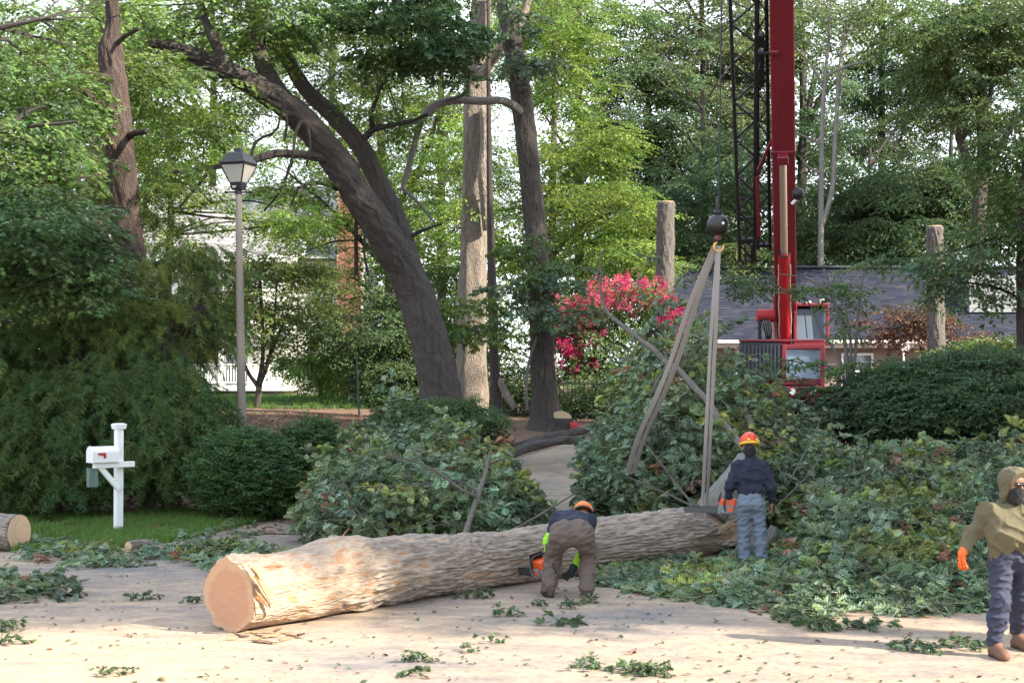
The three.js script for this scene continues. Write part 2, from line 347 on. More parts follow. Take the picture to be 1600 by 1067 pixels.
// road: grey asphalt under a swept skin of sawdust
const roadTex = tex(2048, 2048, (u, v) => {
  const streak = fbm(u, v, 6, 34, 4), big = fbm(u + 0.21, v + 0.43, 7, 10, 4), fine = fbm(u, v, 400, 400, 2), mid = fbm(u, v + 0.5, 90, 120, 3), wave = fbm(u + 0.7, v, 22, 90, 3);
  const cover = clamp(0.60 + 0.95 * big + 0.35 * streak + 0.28 * mid + 0.22 * wave, 0, 1);
  const k = 1 + 0.30 * fine + 0.20 * mid + 0.16 * wave;
  return [mixf(0.150, 0.350, cover) * k, mixf(0.138, 0.252, cover) * k, mixf(0.134, 0.168, cover) * k];
});
const roadBump = tex(1024, 1024, (u, v) => 0.5 + 0.3 * fbm(u, v, 300, 300, 2) + 0.3 * fbm(u, v, 60, 110, 3), false);
const ROAD = new THREE.MeshStandardMaterial({ map: roadTex, bumpMap: roadBump, bumpScale: 0.012, roughness: 0.97 });
const gp = a => a.map(([x, y]) => onLand(x, y));
const farEdge = gp([[-700, 872], [-300, 867], [0, 862], [90, 860], [190, 856], [265, 848], [330, 834], [420, 815], [520, 800], [700, 800], [900, 812], [1200, 842], [1600, 858], [2300, 870]]);
structure('road', stripSheet(farEdge.map(p => V(p.x * 1.02, 0, 12)), farEdge, 0.012, 28, 120, 90), ROAD, 'road strewn with tan sawdust in the foreground');
const driveTex = tex(1024, 1024, (u, v) => { const a = fbm(u, v, 9, 9, 4), f = fbm(u, v, 260, 260, 2), m = fbm(u, v, 60, 60, 3), c = clamp(0.45 + 0.9 * a + 0.3 * m, 0, 1), k = 1 + 0.25 * f + 0.2 * m; return [mixf(0.17, 0.33, c) * k, mixf(0.145, 0.245, c) * k, mixf(0.115, 0.165, c) * k]; });
structure('driveway', stripSheet(gp([[360, 836], [560, 782], [700, 750], [790, 724], [850, 706], [900, 690]]), gp([[930, 842], [965, 812], [985, 780], [985, 745], [960, 714], [945, 693]]), 0.03, 14, 60, 24), new THREE.MeshStandardMaterial({ map: driveTex, bumpMap: roadBump, bumpScale: 0.02, roughness: 1 }), 'gravel driveway curving up behind the brush');
const lawnTex = tex(512, 512, (u, v) => { const a = fbm(u, v, 6, 6, 4), f = fbm(u, v, 120, 120, 2), k = 1 + 0.3 * a + 0.4 * f; return [0.085 * k, 0.145 * k, 0.034 * k]; });
const LAWN = new THREE.MeshStandardMaterial({ map: lawnTex, roughness: 1 });
const vergeA = gp([[-700, 870], [-300, 866], [0, 861], [90, 859], [190, 855], [265, 847], [330, 833], [420, 813], [520, 792]]), vergeB = gp([[-700, 806], [-300, 806], [0, 806], [90, 806], [190, 808], [265, 802], [330, 796], [420, 787], [520, 778]]);
structure('verge', stripSheet(vergeA, vergeB, 0.02, 4, 60, 12), LAWN, 'strip of mown grass along the road by the mailbox');
const lawnA = gp([[-200, 640], [100, 638], [300, 637], [520, 637], [720, 633]]), lawnB = gp([[-200, 622], [100, 621], [300, 621], [520, 622], [720, 621]]);
structure('lawn', stripSheet(lawnA, lawnB, 0.03, 4, 60, 12), LAWN, 'strip of lawn before the white house');
function tufts(label, name, A, B, n, s, c, bare = 0) {
  const ca = new THREE.CatmullRomCurve3(A), cb = new THREE.CatmullRomCurve3(B), items = [];
  while (items.length < n) { const t = R(), p = ca.getPoint(t).lerp(cb.getPoint(t), rr(-0.06, 1.03)); if (bare && N3(p.x * 0.7, 9, p.z * 0.9) > bare) continue; p.y = land(p.x, p.z) + 0.02; const a = rr(0, 6.283); items.push({ p, x: V(Math.cos(a), 0, Math.sin(a)), up: V(0, 1, 0), s: s * rr(0.6, 1.3), c: tint(c, 0.3) }); }
  const o = thing(name, label, 'grass'); o.userData.kind = 'stuff'; foliage(o, 'blades', SPRAY.tuft, GRASS, items);
}
tufts('blades of mown green grass around the mailbox post', 'grass', vergeA, vergeB, 9000, 0.85, [0.130, 0.230, 0.050], 0.55);
tufts('sunlit grass blades of the lawn before the white house', 'lawn_grass', lawnA, lawnB, 4000, 1.6, [0.09, 0.17, 0.04]);
// loose dry leaves on the bank and scattered bits on the road
{
  const leafs = [0, 1, 2].map(k => { const s = Soup(); addLeaf(s, V(-0.5, 0.05, 0), V(1, 0.1, 0).normalize(), V(-0.1, 1, 0.1).normalize(), 1, ['simple', 'oak', 'maple'][k], [1, 1, 1]); return soupGeo(s); });
  const items = [];
  for (let i = 0; i < 15000; i++) { const D = 24 + 26 * Math.pow(R(), 0.8), p = P(rr(-60, 760), 590, D); p.y = land(p.x, p.z) + rr(0.005, 0.05); const a = rr(0, 6.28); items.push({ p, x: V(Math.cos(a), rr(-0.4, 0.4), Math.sin(a)), up: V(rr(-0.6, 0.6), 1, rr(-0.6, 0.6)), s: rr(0.06, 0.13), c: tint(R() < 0.25 ? [0.28, 0.17, 0.10] : [0.17, 0.085, 0.05], 0.4) }); }
  const o = thing('dry_leaves', 'loose brown dead leaves on the shaded bank', 'leaves'); o.userData.kind = 'stuff'; foliage(o, 'leaves', leafs, DRY, items);
  const it2 = [];
  for (let i = 0; i < 1700; i++) { const p = onLand(rr(-60, 1700), 860 + 240 * Math.pow(R(), 1.3)); p.y += 0.016; if (N3(p.x * 0.5, 4, p.z * 0.5) < rr(-0.9, 0.5)) continue; const a = rr(0, 6.28), q = R(); it2.push({ p, x: V(Math.cos(a), rr(0, 0.3), Math.sin(a)), up: V(rr(-0.5, 0.5), 1, rr(-0.5, 0.5)), s: rr(0.02, 0.075), c: tint(q < 0.55 ? [0.07, 0.12, 0.05] : q < 0.8 ? [0.30, 0.17, 0.09] : [0.09, 0.06, 0.045], 0.4) }); }
  const o2 = thing('leaf_litter', 'small torn leaves and bark bits scattered over the sawdust', 'litter'); o2.userData.kind = 'stuff'; foliage(o2, 'scraps', leafs, DRY, it2);
}

// ---------------------------------------------------------------- trees
// trunk, limbs: lists of [px, py, D, radius px]; crowns: clump lists; twigs: how many fine branches run out to clumps
function tree(o) {
  const t0 = path(o.trunk), b0 = t0[0].p.clone(); 
  const base = V(b0.x + (o.rootDx ?? 0), land(b0.x, b0.z), b0.z);
  if (b0.y > base.y + 0.1) t0.unshift({ p: V(base.x, base.y + 0.25, base.z), r: t0[0].r * 1.04 });
  t0.unshift({ p: V(base.x, base.y - 0.25, base.z), r: t0[0].r * (o.flare ?? 1.45) });
  const g = thing(o.name, o.label, 'tree', base, o.group);
  const bk = BARK[o.bark ?? 'grey'], sides = o.sides ?? 12;
  part(g, 'trunk', limb(t0, { sides, step: o.step ?? 0.3, ridge: o.ridge ?? 0, ridges: o.ridges ?? 9, seed: R() * 50, flute: o.flute, lobes: o.lobes, tile: 0.9 }), bk);
  const stems = [t0];
  for (const l of o.limbs ?? []) { const q = path(l); stems.push(q); part(g, 'limb', limb(q, { sides: Math.max(6, sides - 4), step: 0.25, ridge: (o.ridge ?? 0) * 0.5, seed: R() * 50 }), l.bark ?? BARK[o.limbBark ?? o.bark ?? 'grey']); }
  for (const w of o.crowns ?? []) {
    const list = Array.isArray(w.list) ? w.list : [w.list];
    const { items, centres } = clumpItems(list);
    const tw = w.twigs ?? 0.35, geos = [];
    for (const c of centres) if (R() < tw) {
      let best = null, bd = 1e9;
      for (const st of stems) for (let i = 1; i < st.length; i++) for (let q = 0; q <= 1; q += 0.25) { const p = st[i - 1].p.clone().lerp(st[i].p, q), d = p.distanceTo(c) + Math.max(0, p.y - c.y) * 0.6; if (d < bd) { bd = d; best = { p, r: mixf(st[i - 1].r, st[i].r, q) }; } }
      if (bd > (w.reach ?? 9) || bd < 0.3) continue;
      const mid = best.p.clone().lerp(c, 0.5); mid.y += bd * rr(-0.02, 0.14); mid.x += rr(-0.1, 0.1) * bd; mid.z += rr(-0.1, 0.1) * bd;
      const r = Math.min(best.r * 0.5, 0.008 * bd + 0.012);
      geos.push(limb([{ p: best.p, r }, { p: mid, r: r * 0.7 }, { p: c, r: 0.006 }], { sides: 5, step: bd / 6, wobble: 0.1, cap: false }));
    }
    if (geos.length) { const b = part(g, 'branches', merged(geos), bk); b.userData.kind = 'stuff'; }
    foliage(g, 'crown', SPRAY[w.spray], w.mat ?? LEAF, items);
  }
  return g;
}
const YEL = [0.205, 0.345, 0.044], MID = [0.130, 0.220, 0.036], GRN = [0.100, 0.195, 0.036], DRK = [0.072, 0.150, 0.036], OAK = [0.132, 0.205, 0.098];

// --- the leaning tree with two stems
tree({ name: 'leaning_tree', label: 'dark leaning tree forked into two long bare stems beside the lamp post', bark: 'grey', sides: 44, step: 0.09, ridge: 0.034, ridges: 8, flare: 1.25,
  trunk: [[692, 640, 42, 33], [684, 590, 42, 30], [667, 520, 42, 29], [640, 440, 42, 27], [600, 368, 41.5, 25], [556, 300, 41, 23], [510, 232, 40.5, 22], [470, 185, 40, 20], [425, 150, 39.5, 18], [380, 124, 39, 16], [330, 98, 38.5, 13], [280, 78, 38, 9], [235, 66, 37.5, 5]],
  limbs: [
    [[655, 470, 42, 20], [640, 410, 42.2, 17], [622, 350, 42.4, 16], [592, 285, 42.4, 15], [560, 225, 42.2, 14], [520, 180, 42, 13], [478, 140, 41.8, 11], [450, 95, 41.6, 10], [428, 58, 41.5, 9], [398, 25, 41.2, 7], [385, -25, 41, 5]],
    [[455, 172, 40, 15], [420, 120, 40, 13], [402, 70, 40.2, 11], [400, 20, 40.3, 8], [395, -40, 40.5, 6]],
    [[352, 108, 38.7, 9], [338, 70, 38.6, 8], [318, 30, 38.6, 6], [308, -20, 38.6, 4]],
    [[520, 250, 40.5, 7], [480, 243, 40, 6], [430, 240, 39.5, 6], [392, 251, 39, 4.5], [330, 262, 38.5, 3.5], [270, 268, 38, 2]],
    [[556, 262, 42, 7], [545, 250, 41.6, 6], [525, 243, 41, 5], [490, 240, 40.6, 4]],
    [[562, 226, 42.2, 6], [580, 204, 42, 4.5], [600, 198, 41.8, 3.5], [640, 190, 41.5, 2.5], [668, 178, 41, 1.4]],
    [[583, 203, 42, 4], [580, 178, 41.8, 3], [590, 150, 41.6, 2]],
    [[528, 294, 41, 4], [500, 286, 40.5, 3], [468, 292, 40, 2], [455, 320, 39.8, 1]],
    [[556, 430, 41.8, 2.5], [560, 320, 41, 2], [575, 322, 40.6, 1.6], [590, 332, 40.5, 1]],
    [[640, 372, 42.3, 3], [655, 362, 42, 2.3], [690, 350, 41.8, 1.6]],
    [[470, 190, 39.6, 2], [462, 205, 39.2, 1.8], [455, 250, 39, 1.4], [436, 300, 39, 1.1], [412, 330, 39, 0.6]], [[565, 325, 40.4, 2], [575, 335, 40, 1.6], [568, 385, 39.9, 1.2], [575, 430, 39.9, 0.6]], [[480, 196, 39.5, 1.6], [484, 230, 39.2, 1.2], [478, 260, 39.2, 0.6]], [[440, 150, 39, 1.8], [448, 190, 38.8, 1.3], [444, 220, 38.8, 0.7]], [[390, 251, 39, 2], [400, 220, 39, 1.5], [430, 205, 39, 1], [440, 170, 39, 0.6]], [[330, 262, 38.5, 1.8], [300, 300, 38.3, 1.3], [262, 345, 38.2, 0.8]], [[408, 60, 40.2, 3], [440, 40, 40, 2], [475, 55, 40, 1.4], [500, 90, 40, 0.8]],
  ],
  crowns: [{ spray: 'maple', twigs: 0.5, list: [
    { e: [330, 40, 39, 150, 60, 2], K: 36, m: 13, cr: 0.75, c: MID }, { e: [530, 70, 42, 130, 75, 2.5], K: 22, m: 12, cr: 0.7, c: MID }, { e: [440, 20, 40, 120, 40, 2], K: 20, m: 12, cr: 0.7, c: GRN },
    { e: [300, 165, 38.5, 80, 55, 1.5], K: 10, m: 9, cr: 0.6, c: MID }, { e: [600, 190, 42, 70, 40, 1], K: 5, m: 9, cr: 0.5, c: MID }, { e: [470, 300, 40, 60, 30, 1], K: 4, m: 7, cr: 0.5, c: MID }] }] });

// --- cedar with red-brown trunk at the left
tree({ name: 'cedar_tree', label: 'tall red barked cedar with drooping feathery foliage behind the mailbox', bark: 'red', sides: 36, step: 0.1, ridge: 0.03, ridges: 9, flare: 1.2,
  trunk: [[215, 640, 31, 26], [212, 560, 31, 24], [208, 470, 31, 23], [200, 380, 31, 22], [192, 290, 31, 21], [184, 200, 31, 20], [178, 130, 31, 19], [172, 75, 31, 17], [176, 40, 31, 10], [172, -20, 31, 8], [170, -120, 31, 6]],
  limbs: [
    [[186, 275, 31, 4], [140, 274, 30.6, 4], [85, 280, 30, 3.4], [20, 274, 29.5, 2.4]],
    [[180, 182, 31, 6], [165, 165, 30.4, 5], [148, 158, 30, 4], [110, 118, 29.6, 2.5]],
    [[176, 125, 31, 4.5], [158, 118, 30.4, 3.5], [130, 112, 30, 2]],
    [[197, 215, 31, 5], [212, 208, 30.6, 4], [228, 205, 30.4, 3.5]],
    [[174, 78, 31, 4], [190, 60, 30.8, 3], [215, 45, 30.5, 2]],
    [[212, 545, 31, 5], [265, 500, 30, 3.5], [320, 475, 29, 2]], [[208, 480, 31, 5], [150, 490, 30, 3.5], [80, 520, 29, 2]], [[205, 430, 31, 5], [250, 410, 30, 3], [320, 395, 29.5, 2]],
  ],
  crowns: [{ spray: 'juniper', mat: NEEDLE, twigs: 0.7, list: [
    { e: [70, 590, 28.5, 110, 75, 1.4], K: 54, m: 22, cr: 0.62, c: [0.088, 0.150, 0.048], droop: 0.45, flatten: 0.5 }, { e: [225, 510, 29.5, 115, 55, 1.3], K: 44, m: 20, cr: 0.6, c: [0.116, 0.178, 0.048], droop: 0.45 },
    { e: [190, 620, 28, 130, 60, 1.2], K: 46, m: 22, cr: 0.62, c: [0.078, 0.136, 0.045], droop: 0.5 }, { e: [70, 690, 27.4, 110, 70, 1.1], K: 40, m: 22, cr: 0.6, c: [0.063, 0.113, 0.037], droop: 0.5 },
    { e: [240, 700, 27.4, 80, 85, 1.0], K: 36, m: 22, cr: 0.55, c: [0.070, 0.124, 0.042], droop: 0.55 }, { e: [10, 510, 29, 80, 60, 1.3], K: 24, m: 20, cr: 0.6, c: [0.078, 0.136, 0.037], droop: 0.45 },
    { e: [290, 430, 30, 60, 60, 1.2], K: 16, m: 15, cr: 0.55, c: [0.105, 0.163, 0.048], droop: 0.5 }, { e: [100, 430, 32.8, 110, 60, 1.0], K: 26, m: 16, cr: 0.6, c: [0.070, 0.124, 0.037], droop: 0.45 },
    { e: [250, 260, 32, 80, 90, 1.2], K: 7, m: 10, cr: 0.5, c: [0.088, 0.146, 0.037], droop: 0.4 }, { e: [60, 745, 27, 90, 30, 0.8], K: 10, m: 18, cr: 0.45, c: [0.059, 0.105, 0.035], droop: 0.4 }] }] });
tree({ name: 'sapling_cedar', label: 'slim dark cedar sapling standing between the two trunks behind the mailbox', bark: 'red', sides: 10,
  trunk: [[120, 640, 32, 9], [122, 540, 32, 8], [128, 450, 32, 7], [124, 330, 32, 5], [118, 200, 32, 3]], limbs: [[[140, 470, 32.4, 6], [143, 380, 32.4, 5], [138, 270, 32.4, 3]], [[50, 640, 31, 7], [52, 520, 31, 6], [60, 420, 31, 4], [58, 330, 31, 2.5]]],
  crowns: [{ spray: 'juniper', mat: NEEDLE, twigs: 0.7, list: [{ e: [100, 330, 33, 80, 100, 0.9], K: 20, m: 16, cr: 0.6, c: [0.070, 0.120, 0.037], droop: 0.4 }, { e: [50, 420, 31, 70, 70, 1.2], K: 18, m: 16, cr: 0.6, c: [0.063, 0.109, 0.035], droop: 0.4 }] }] });
// --- maple reaching in from the left edge
tree({ name: 'maple_tree', label: 'maple with dark green lobed leaves reaching in at the picture edge above the cut log', bark: 'grey', sides: 14,
  trunk: [[-170, 560, 28, 22], [-165, 330, 28, 19], [-160, 100, 28, 16], [-140, -120, 28, 10]],
  limbs: [[[-163, 420, 28, 8], [-80, 380, 27.6, 6], [20, 360, 27, 4], [110, 350, 26.6, 2]], [[-160, 280, 28, 8], [-70, 230, 27.6, 6], [30, 200, 27.2, 4], [120, 190, 27, 2]], [[-160, 120, 28, 8], [-60, 60, 28, 6], [60, 30, 28, 3]]],
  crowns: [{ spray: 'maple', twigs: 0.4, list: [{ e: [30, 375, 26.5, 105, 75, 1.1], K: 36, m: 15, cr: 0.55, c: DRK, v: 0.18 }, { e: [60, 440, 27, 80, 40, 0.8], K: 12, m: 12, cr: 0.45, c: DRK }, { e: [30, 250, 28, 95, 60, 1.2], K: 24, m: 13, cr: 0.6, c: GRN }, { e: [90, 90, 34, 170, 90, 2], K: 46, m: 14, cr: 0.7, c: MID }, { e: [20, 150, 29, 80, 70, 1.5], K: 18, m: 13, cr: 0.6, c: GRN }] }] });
tree({ name: 'poplar_tree', label: 'sunlit tan trunk standing just behind the red barked cedar', bark: 'tan', sides: 20, step: 0.2, ridge: 0.012,
  trunk: [[158, 560, 46, 16], [155, 400, 46, 14.5], [152, 200, 46, 13], [150, 60, 46, 12], [149, -120, 46, 9]], limbs: [[[152, 170, 46, 7], [138, 150, 45, 5], [100, 130, 44, 3]]],
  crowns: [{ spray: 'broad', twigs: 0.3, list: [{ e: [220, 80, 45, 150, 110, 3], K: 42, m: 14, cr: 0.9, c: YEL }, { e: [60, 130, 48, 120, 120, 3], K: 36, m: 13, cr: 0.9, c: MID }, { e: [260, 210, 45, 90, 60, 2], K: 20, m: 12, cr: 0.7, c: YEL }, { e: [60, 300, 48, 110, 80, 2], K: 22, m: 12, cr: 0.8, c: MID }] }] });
// --- the pale fluted trunk and its thin neighbour
tree({ name: 'tulip_tree', label: 'thick pale fluted trunk between the leaning tree and the straight dark oak', bark: 'tan', sides: 40, step: 0.12, ridge: 0.014, flute: 0.06, lobes: 5, flare: 1.2,
  trunk: [[738, 650, 48, 26], [737, 560, 48, 23], [738, 450, 48, 21], [740, 350, 48, 20], [742, 250, 48, 19], [744, 150, 48, 18.5], [746, 70, 48, 18], [752, 10, 48, 15], [756, -60, 48, 12], [760, -200, 48, 8]],
  limbs: [[[752, 120, 47.8, 9], [768, 95, 47.4, 8], [785, 72, 47, 7], [806, 48, 47, 7], [822, 10, 47, 6], [830, -60, 47, 4]], [[757, 170, 47.5, 8], [758, 230, 47.4, 8], [755, 265, 47.3, 9], [757, 300, 47.3, 8], [760, 360, 47.5, 6]], [[748, 88, 47.6, 4], [733, 70, 47.2, 3], [724, 40, 47, 2]]],
  crowns: [{ spray: 'broad', twigs: 0.3, list: [{ e: [720, 250, 50, 60, 120, 2], K: 16, m: 11, cr: 0.8, c: YEL }, { e: [700, -60, 48, 130, 70, 3], K: 20, m: 12, cr: 0.9, c: MID }] }] });
tree({ name: 'slender_tree', label: 'slender grey trunk close beside the thick pale trunk', bark: 'grey', sides: 14, trunk: [[776, 640, 46, 9], [772, 560, 46, 7.5], [769, 450, 46, 7], [766, 330, 46, 5.5], [764, 200, 46, 4], [763, 60, 46, 3], [762, -90, 46, 2]], flare: 1.8 });
// --- straight dark oak with the bare hooked limb
tree({ name: 'oak_tree', label: 'straight dark oak with a bare hooked limb and a notched foot near the red can', bark: 'grey', sides: 44, step: 0.1, ridge: 0.022, ridges: 10, flare: 1.5,
  trunk: [[852, 655, 45, 24], [849, 600, 45, 19], [846, 520, 45, 18], [842, 430, 45, 17.5], [835, 340, 45, 16.5], [826, 250, 45, 16], [818, 180, 45, 16], [808, 110, 45, 15.5], [797, 45, 45, 15], [786, -20, 45, 14], [770, -150, 45, 10]],
  limbs: [[[817, 182, 45, 8], [806, 168, 44.6, 7], [785, 157, 44.2, 6], [755, 158, 44, 6], [720, 156, 43.7, 6], [690, 160, 43.5, 6], [672, 170, 43.4, 6], [660, 185, 43.2, 5], [650, 215, 43, 4.5], [640, 255, 43, 4], [628, 297, 43, 3]], [[680, 168, 43.4, 5], [655, 188, 43.2, 4], [628, 196, 43, 2]], [[630, 295, 43, 3], [655, 318, 42.8, 2], [680, 350, 42.6, 1.2]], [[690, 160, 43.5, 2], [730, 142, 43.2, 3], [728, 118, 43, 1.5]], [[838, 400, 45, 2.5], [828, 415, 44.6, 2.5], [826, 440, 44.4, 2], [830, 470, 44.4, 1.2]], [[842, 520, 44.8, 2], [828, 560, 44.4, 1.8], [822, 600, 44, 2], [824, 640, 44, 2.2]]],
  limbBark: 'dead',
  crowns: [{ spray: 'oaktree', twigs: 0.5, reach: 7, list: [{ e: [640, 30, 41, 90, 70, 1.5], K: 30, m: 12, cr: 0.55, c: [0.085, 0.170, 0.050] }, { e: [700, 90, 41.5, 50, 35, 1], K: 8, m: 9, cr: 0.45, c: [0.085, 0.170, 0.050] }, { e: [815, 30, 44, 22, 50, 0.5], K: 5, m: 8, cr: 0.35, c: OAK }, { e: [830, 105, 44, 20, 20, 0.5], K: 4, m: 8, cr: 0.35, c: OAK }, { e: [735, 500, 43.5, 55, 30, 0.8], K: 8, m: 7, cr: 0.5, c: MID }, { e: [800, 470, 43.5, 30, 60, 0.8], K: 6, m: 7, cr: 0.5, c: OAK }, { e: [880, 460, 44, 45, 50, 0.8], K: 8, m: 8, cr: 0.5, c: OAK }, { e: [830, 400, 44, 25, 30, 0.5], K: 4, m: 8, cr: 0.4, c: GRN }] }] });
{ // sawn disc of the notch at the oak's foot
  const c = P(878, 648, 44.4), o = thing('stump', 'low stump with a fresh tan sawn face beside the straight oak', 'stump', V(c.x, land(c.x, c.z), c.z));
  part(o, 'bark', limb([{ p: V(c.x - 0.05, land(c.x, c.z) - 0.1, c.z), r: 0.5 }, { p: V(c.x - 0.02, land(c.x, c.z) + 0.2, c.z + 0.05), r: 0.36 }, { p: V(c.x, land(c.x, c.z) + 0.42, c.z + 0.1), r: 0.3 }], { sides: 28, step: 0.05, ridge: 0.03, ridges: 5 }), BARK.dark);
  const f = limb([{ p: V(c.x, land(c.x, c.z) + 0.40, c.z + 0.1), r: 0.27 }, { p: V(c.x + 0.01, land(c.x, c.z) + 0.45, c.z + 0.13), r: 0.265 }], { sides: 24, step: 0.05, wobble: 0.1 }); part(o, 'sawn_face', f, mat(0.36, 0.25, 0.155, { roughness: 0.9 }));
}
// --- bright understorey maples behind
tree({ name: 'young_maple', label: 'bright yellow green maple spreading in layers behind the straight oak', bark: 'tan', sides: 14, trunk: [[864, 610, 56, 7], [862, 450, 56, 6], [864, 300, 56, 5.5], [866, 180, 56, 4.5], [866, 60, 56, 3]], limbs: [[[864, 400, 56, 4], [900, 360, 55, 3], [960, 330, 54, 2]], [[864, 300, 56, 4], [910, 250, 55, 3], [960, 220, 54, 2]], [[864, 420, 56, 3], [930, 410, 55, 2.5], [1010, 395, 54, 1.5]]],
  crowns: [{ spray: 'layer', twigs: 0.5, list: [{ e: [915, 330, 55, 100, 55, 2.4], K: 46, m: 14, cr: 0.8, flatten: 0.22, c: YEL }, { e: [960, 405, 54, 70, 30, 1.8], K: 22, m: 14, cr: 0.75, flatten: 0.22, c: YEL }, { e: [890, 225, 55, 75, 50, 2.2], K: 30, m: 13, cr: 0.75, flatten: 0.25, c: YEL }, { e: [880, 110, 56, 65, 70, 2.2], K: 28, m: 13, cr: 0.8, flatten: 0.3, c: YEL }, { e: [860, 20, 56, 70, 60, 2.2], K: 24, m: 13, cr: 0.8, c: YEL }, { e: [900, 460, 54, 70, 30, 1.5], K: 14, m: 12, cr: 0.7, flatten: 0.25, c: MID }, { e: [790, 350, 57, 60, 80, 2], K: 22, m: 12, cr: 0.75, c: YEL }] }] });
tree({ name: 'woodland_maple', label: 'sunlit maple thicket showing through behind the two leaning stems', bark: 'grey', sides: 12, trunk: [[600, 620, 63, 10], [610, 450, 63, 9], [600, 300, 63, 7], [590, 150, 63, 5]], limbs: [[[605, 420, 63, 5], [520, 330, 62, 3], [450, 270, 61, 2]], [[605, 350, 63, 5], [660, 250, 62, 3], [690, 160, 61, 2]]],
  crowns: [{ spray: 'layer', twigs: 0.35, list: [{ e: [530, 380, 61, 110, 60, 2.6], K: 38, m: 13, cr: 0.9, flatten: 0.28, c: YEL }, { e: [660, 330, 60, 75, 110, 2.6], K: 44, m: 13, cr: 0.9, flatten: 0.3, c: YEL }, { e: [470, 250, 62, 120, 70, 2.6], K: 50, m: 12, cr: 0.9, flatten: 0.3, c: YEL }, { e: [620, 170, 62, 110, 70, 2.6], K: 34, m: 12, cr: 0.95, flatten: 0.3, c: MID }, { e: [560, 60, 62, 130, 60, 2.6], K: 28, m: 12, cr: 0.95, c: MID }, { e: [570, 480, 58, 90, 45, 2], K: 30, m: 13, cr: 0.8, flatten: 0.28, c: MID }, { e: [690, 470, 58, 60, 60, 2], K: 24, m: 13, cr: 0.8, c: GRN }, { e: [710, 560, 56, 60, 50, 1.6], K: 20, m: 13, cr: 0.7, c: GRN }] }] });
tree({ name: 'woodland_maple', label: 'bright leafy tree hanging before the white house roof', bark: 'dark', sides: 10, trunk: [[250, 640, 50, 8], [258, 480, 50, 7], [266, 330, 50, 5], [262, 200, 50, 3]],
  crowns: [{ spray: 'layer', twigs: 0.5, list: [{ e: [255, 320, 49, 70, 60, 1.8], K: 22, m: 12, cr: 0.7, flatten: 0.3, c: YEL }, { e: [250, 230, 49, 80, 50, 1.8], K: 22, m: 12, cr: 0.7, flatten: 0.3, c: YEL }, { e: [440, 330, 52, 60, 35, 1.6], K: 12, m: 10, cr: 0.7, flatten: 0.3, c: YEL }] }] });
tree({ name: 'dogwood_tree', label: 'small multi stemmed dogwood in front of the white house porch', bark: 'dark', sides: 10, flare: 1.2, trunk: [[402, 642, 53, 5.5], [404, 605, 53, 5], [410, 560, 53, 3.5], [408, 480, 53, 3], [405, 420, 53, 2]], limbs: [[[404, 604, 53, 4], [420, 560, 52.6, 3], [428, 500, 52.4, 2], [432, 440, 52.3, 1.5]], [[404, 605, 53, 4], [386, 580, 52.8, 3], [375, 545, 52.6, 2]], [[415, 570, 53, 3], [440, 510, 53, 2.5], [452, 480, 53, 1.5]]],
  crowns: [{ spray: 'layer', twigs: 0.5, list: [{ e: [420, 450, 52, 85, 60, 2], K: 36, m: 13, cr: 0.7, flatten: 0.25, c: [0.13, 0.20, 0.035] }, { e: [370, 500, 51.5, 50, 45, 1.4], K: 16, m: 12, cr: 0.6, flatten: 0.25, c: [0.13, 0.20, 0.035] }, { e: [460, 530, 54, 40, 40, 1.2], K: 9, m: 11, cr: 0.6, flatten: 0.3, c: MID }] }] });
tree({ name: 'holly_tree', label: 'small dark green tree left of the leaning trunk foot near the white house wall', bark: 'dark', sides: 10, trunk: [[583, 632, 55, 5], [580, 600, 55, 4], [562, 572, 55, 3], [540, 556, 55, 2]], limbs: [[[582, 605, 55, 4], [578, 570, 55, 3], [572, 520, 55, 2]]],
  crowns: [{ spray: 'broad', mat: LEAF_TOUGH, twigs: 0.5, list: [{ e: [560, 520, 54, 60, 40, 1.6], K: 24, m: 14, cr: 0.6, c: DRK }, { e: [620, 560, 56, 60, 50, 1.6], K: 26, m: 15, cr: 0.6, c: DRK }, { e: [640, 500, 56, 60, 50, 1.6], K: 22, m: 14, cr: 0.65, c: GRN }] }] });
tree({ name: 'yellow_shrub', label: 'bright yellow green shrub against the white house wall', bark: 'dark', sides: 8, trunk: [[500, 612, 64, 3], [500, 590, 64, 2.5], [502, 560, 64, 2]], crowns: [{ spray: 'broad', twigs: 0.6, list: [{ e: [505, 575, 63, 55, 30, 1.5], K: 34, m: 14, cr: 0.6, c: YEL }] }] });
// --- topped trunks
function topped(label, px, py, D, r, lean) {
  const p = foot(px + lean, D), t = P(px, py, D), o = thing('topped_trunk', label, 'tree trunk', p);
  part(o, 'trunk', limb([{ p: V(p.x, p.y - 0.2, p.z), r: r * 1.35 }, { p: V(p.x, p.y + 0.5, p.z), r: r * 1.08 }, { p: V(mixf(p.x, t.x, 0.5), mixf(p.y, t.y, 0.5), p.z), r: r * 1.02 }, { p: t, r: r * 0.95 }], { sides: 44, step: 0.09, ridge: 0.02, ridges: 9, seed: px, tile: 0.9 }), barkMat([0.135, 0.118, 0.106], 0.5));
  part(o, 'cut_top', limb([{ p: V(t.x, t.y - 0.02, t.z), r: r * 0.86 }, { p: V(t.x, t.y + 0.02, t.z), r: r * 0.84 }], { sides: 30, step: 1, wobble: 0.05 }), mat(0.5, 0.34, 0.2, { roughness: 0.9 }));
}
topped('thick branchless trunk sawn flat beside the pink blossom', 1041, 316, 50, 0.29, -6);
topped('dim grey trunk sawn flat before the slate roof', 1461, 354, 44, 0.24, 4);

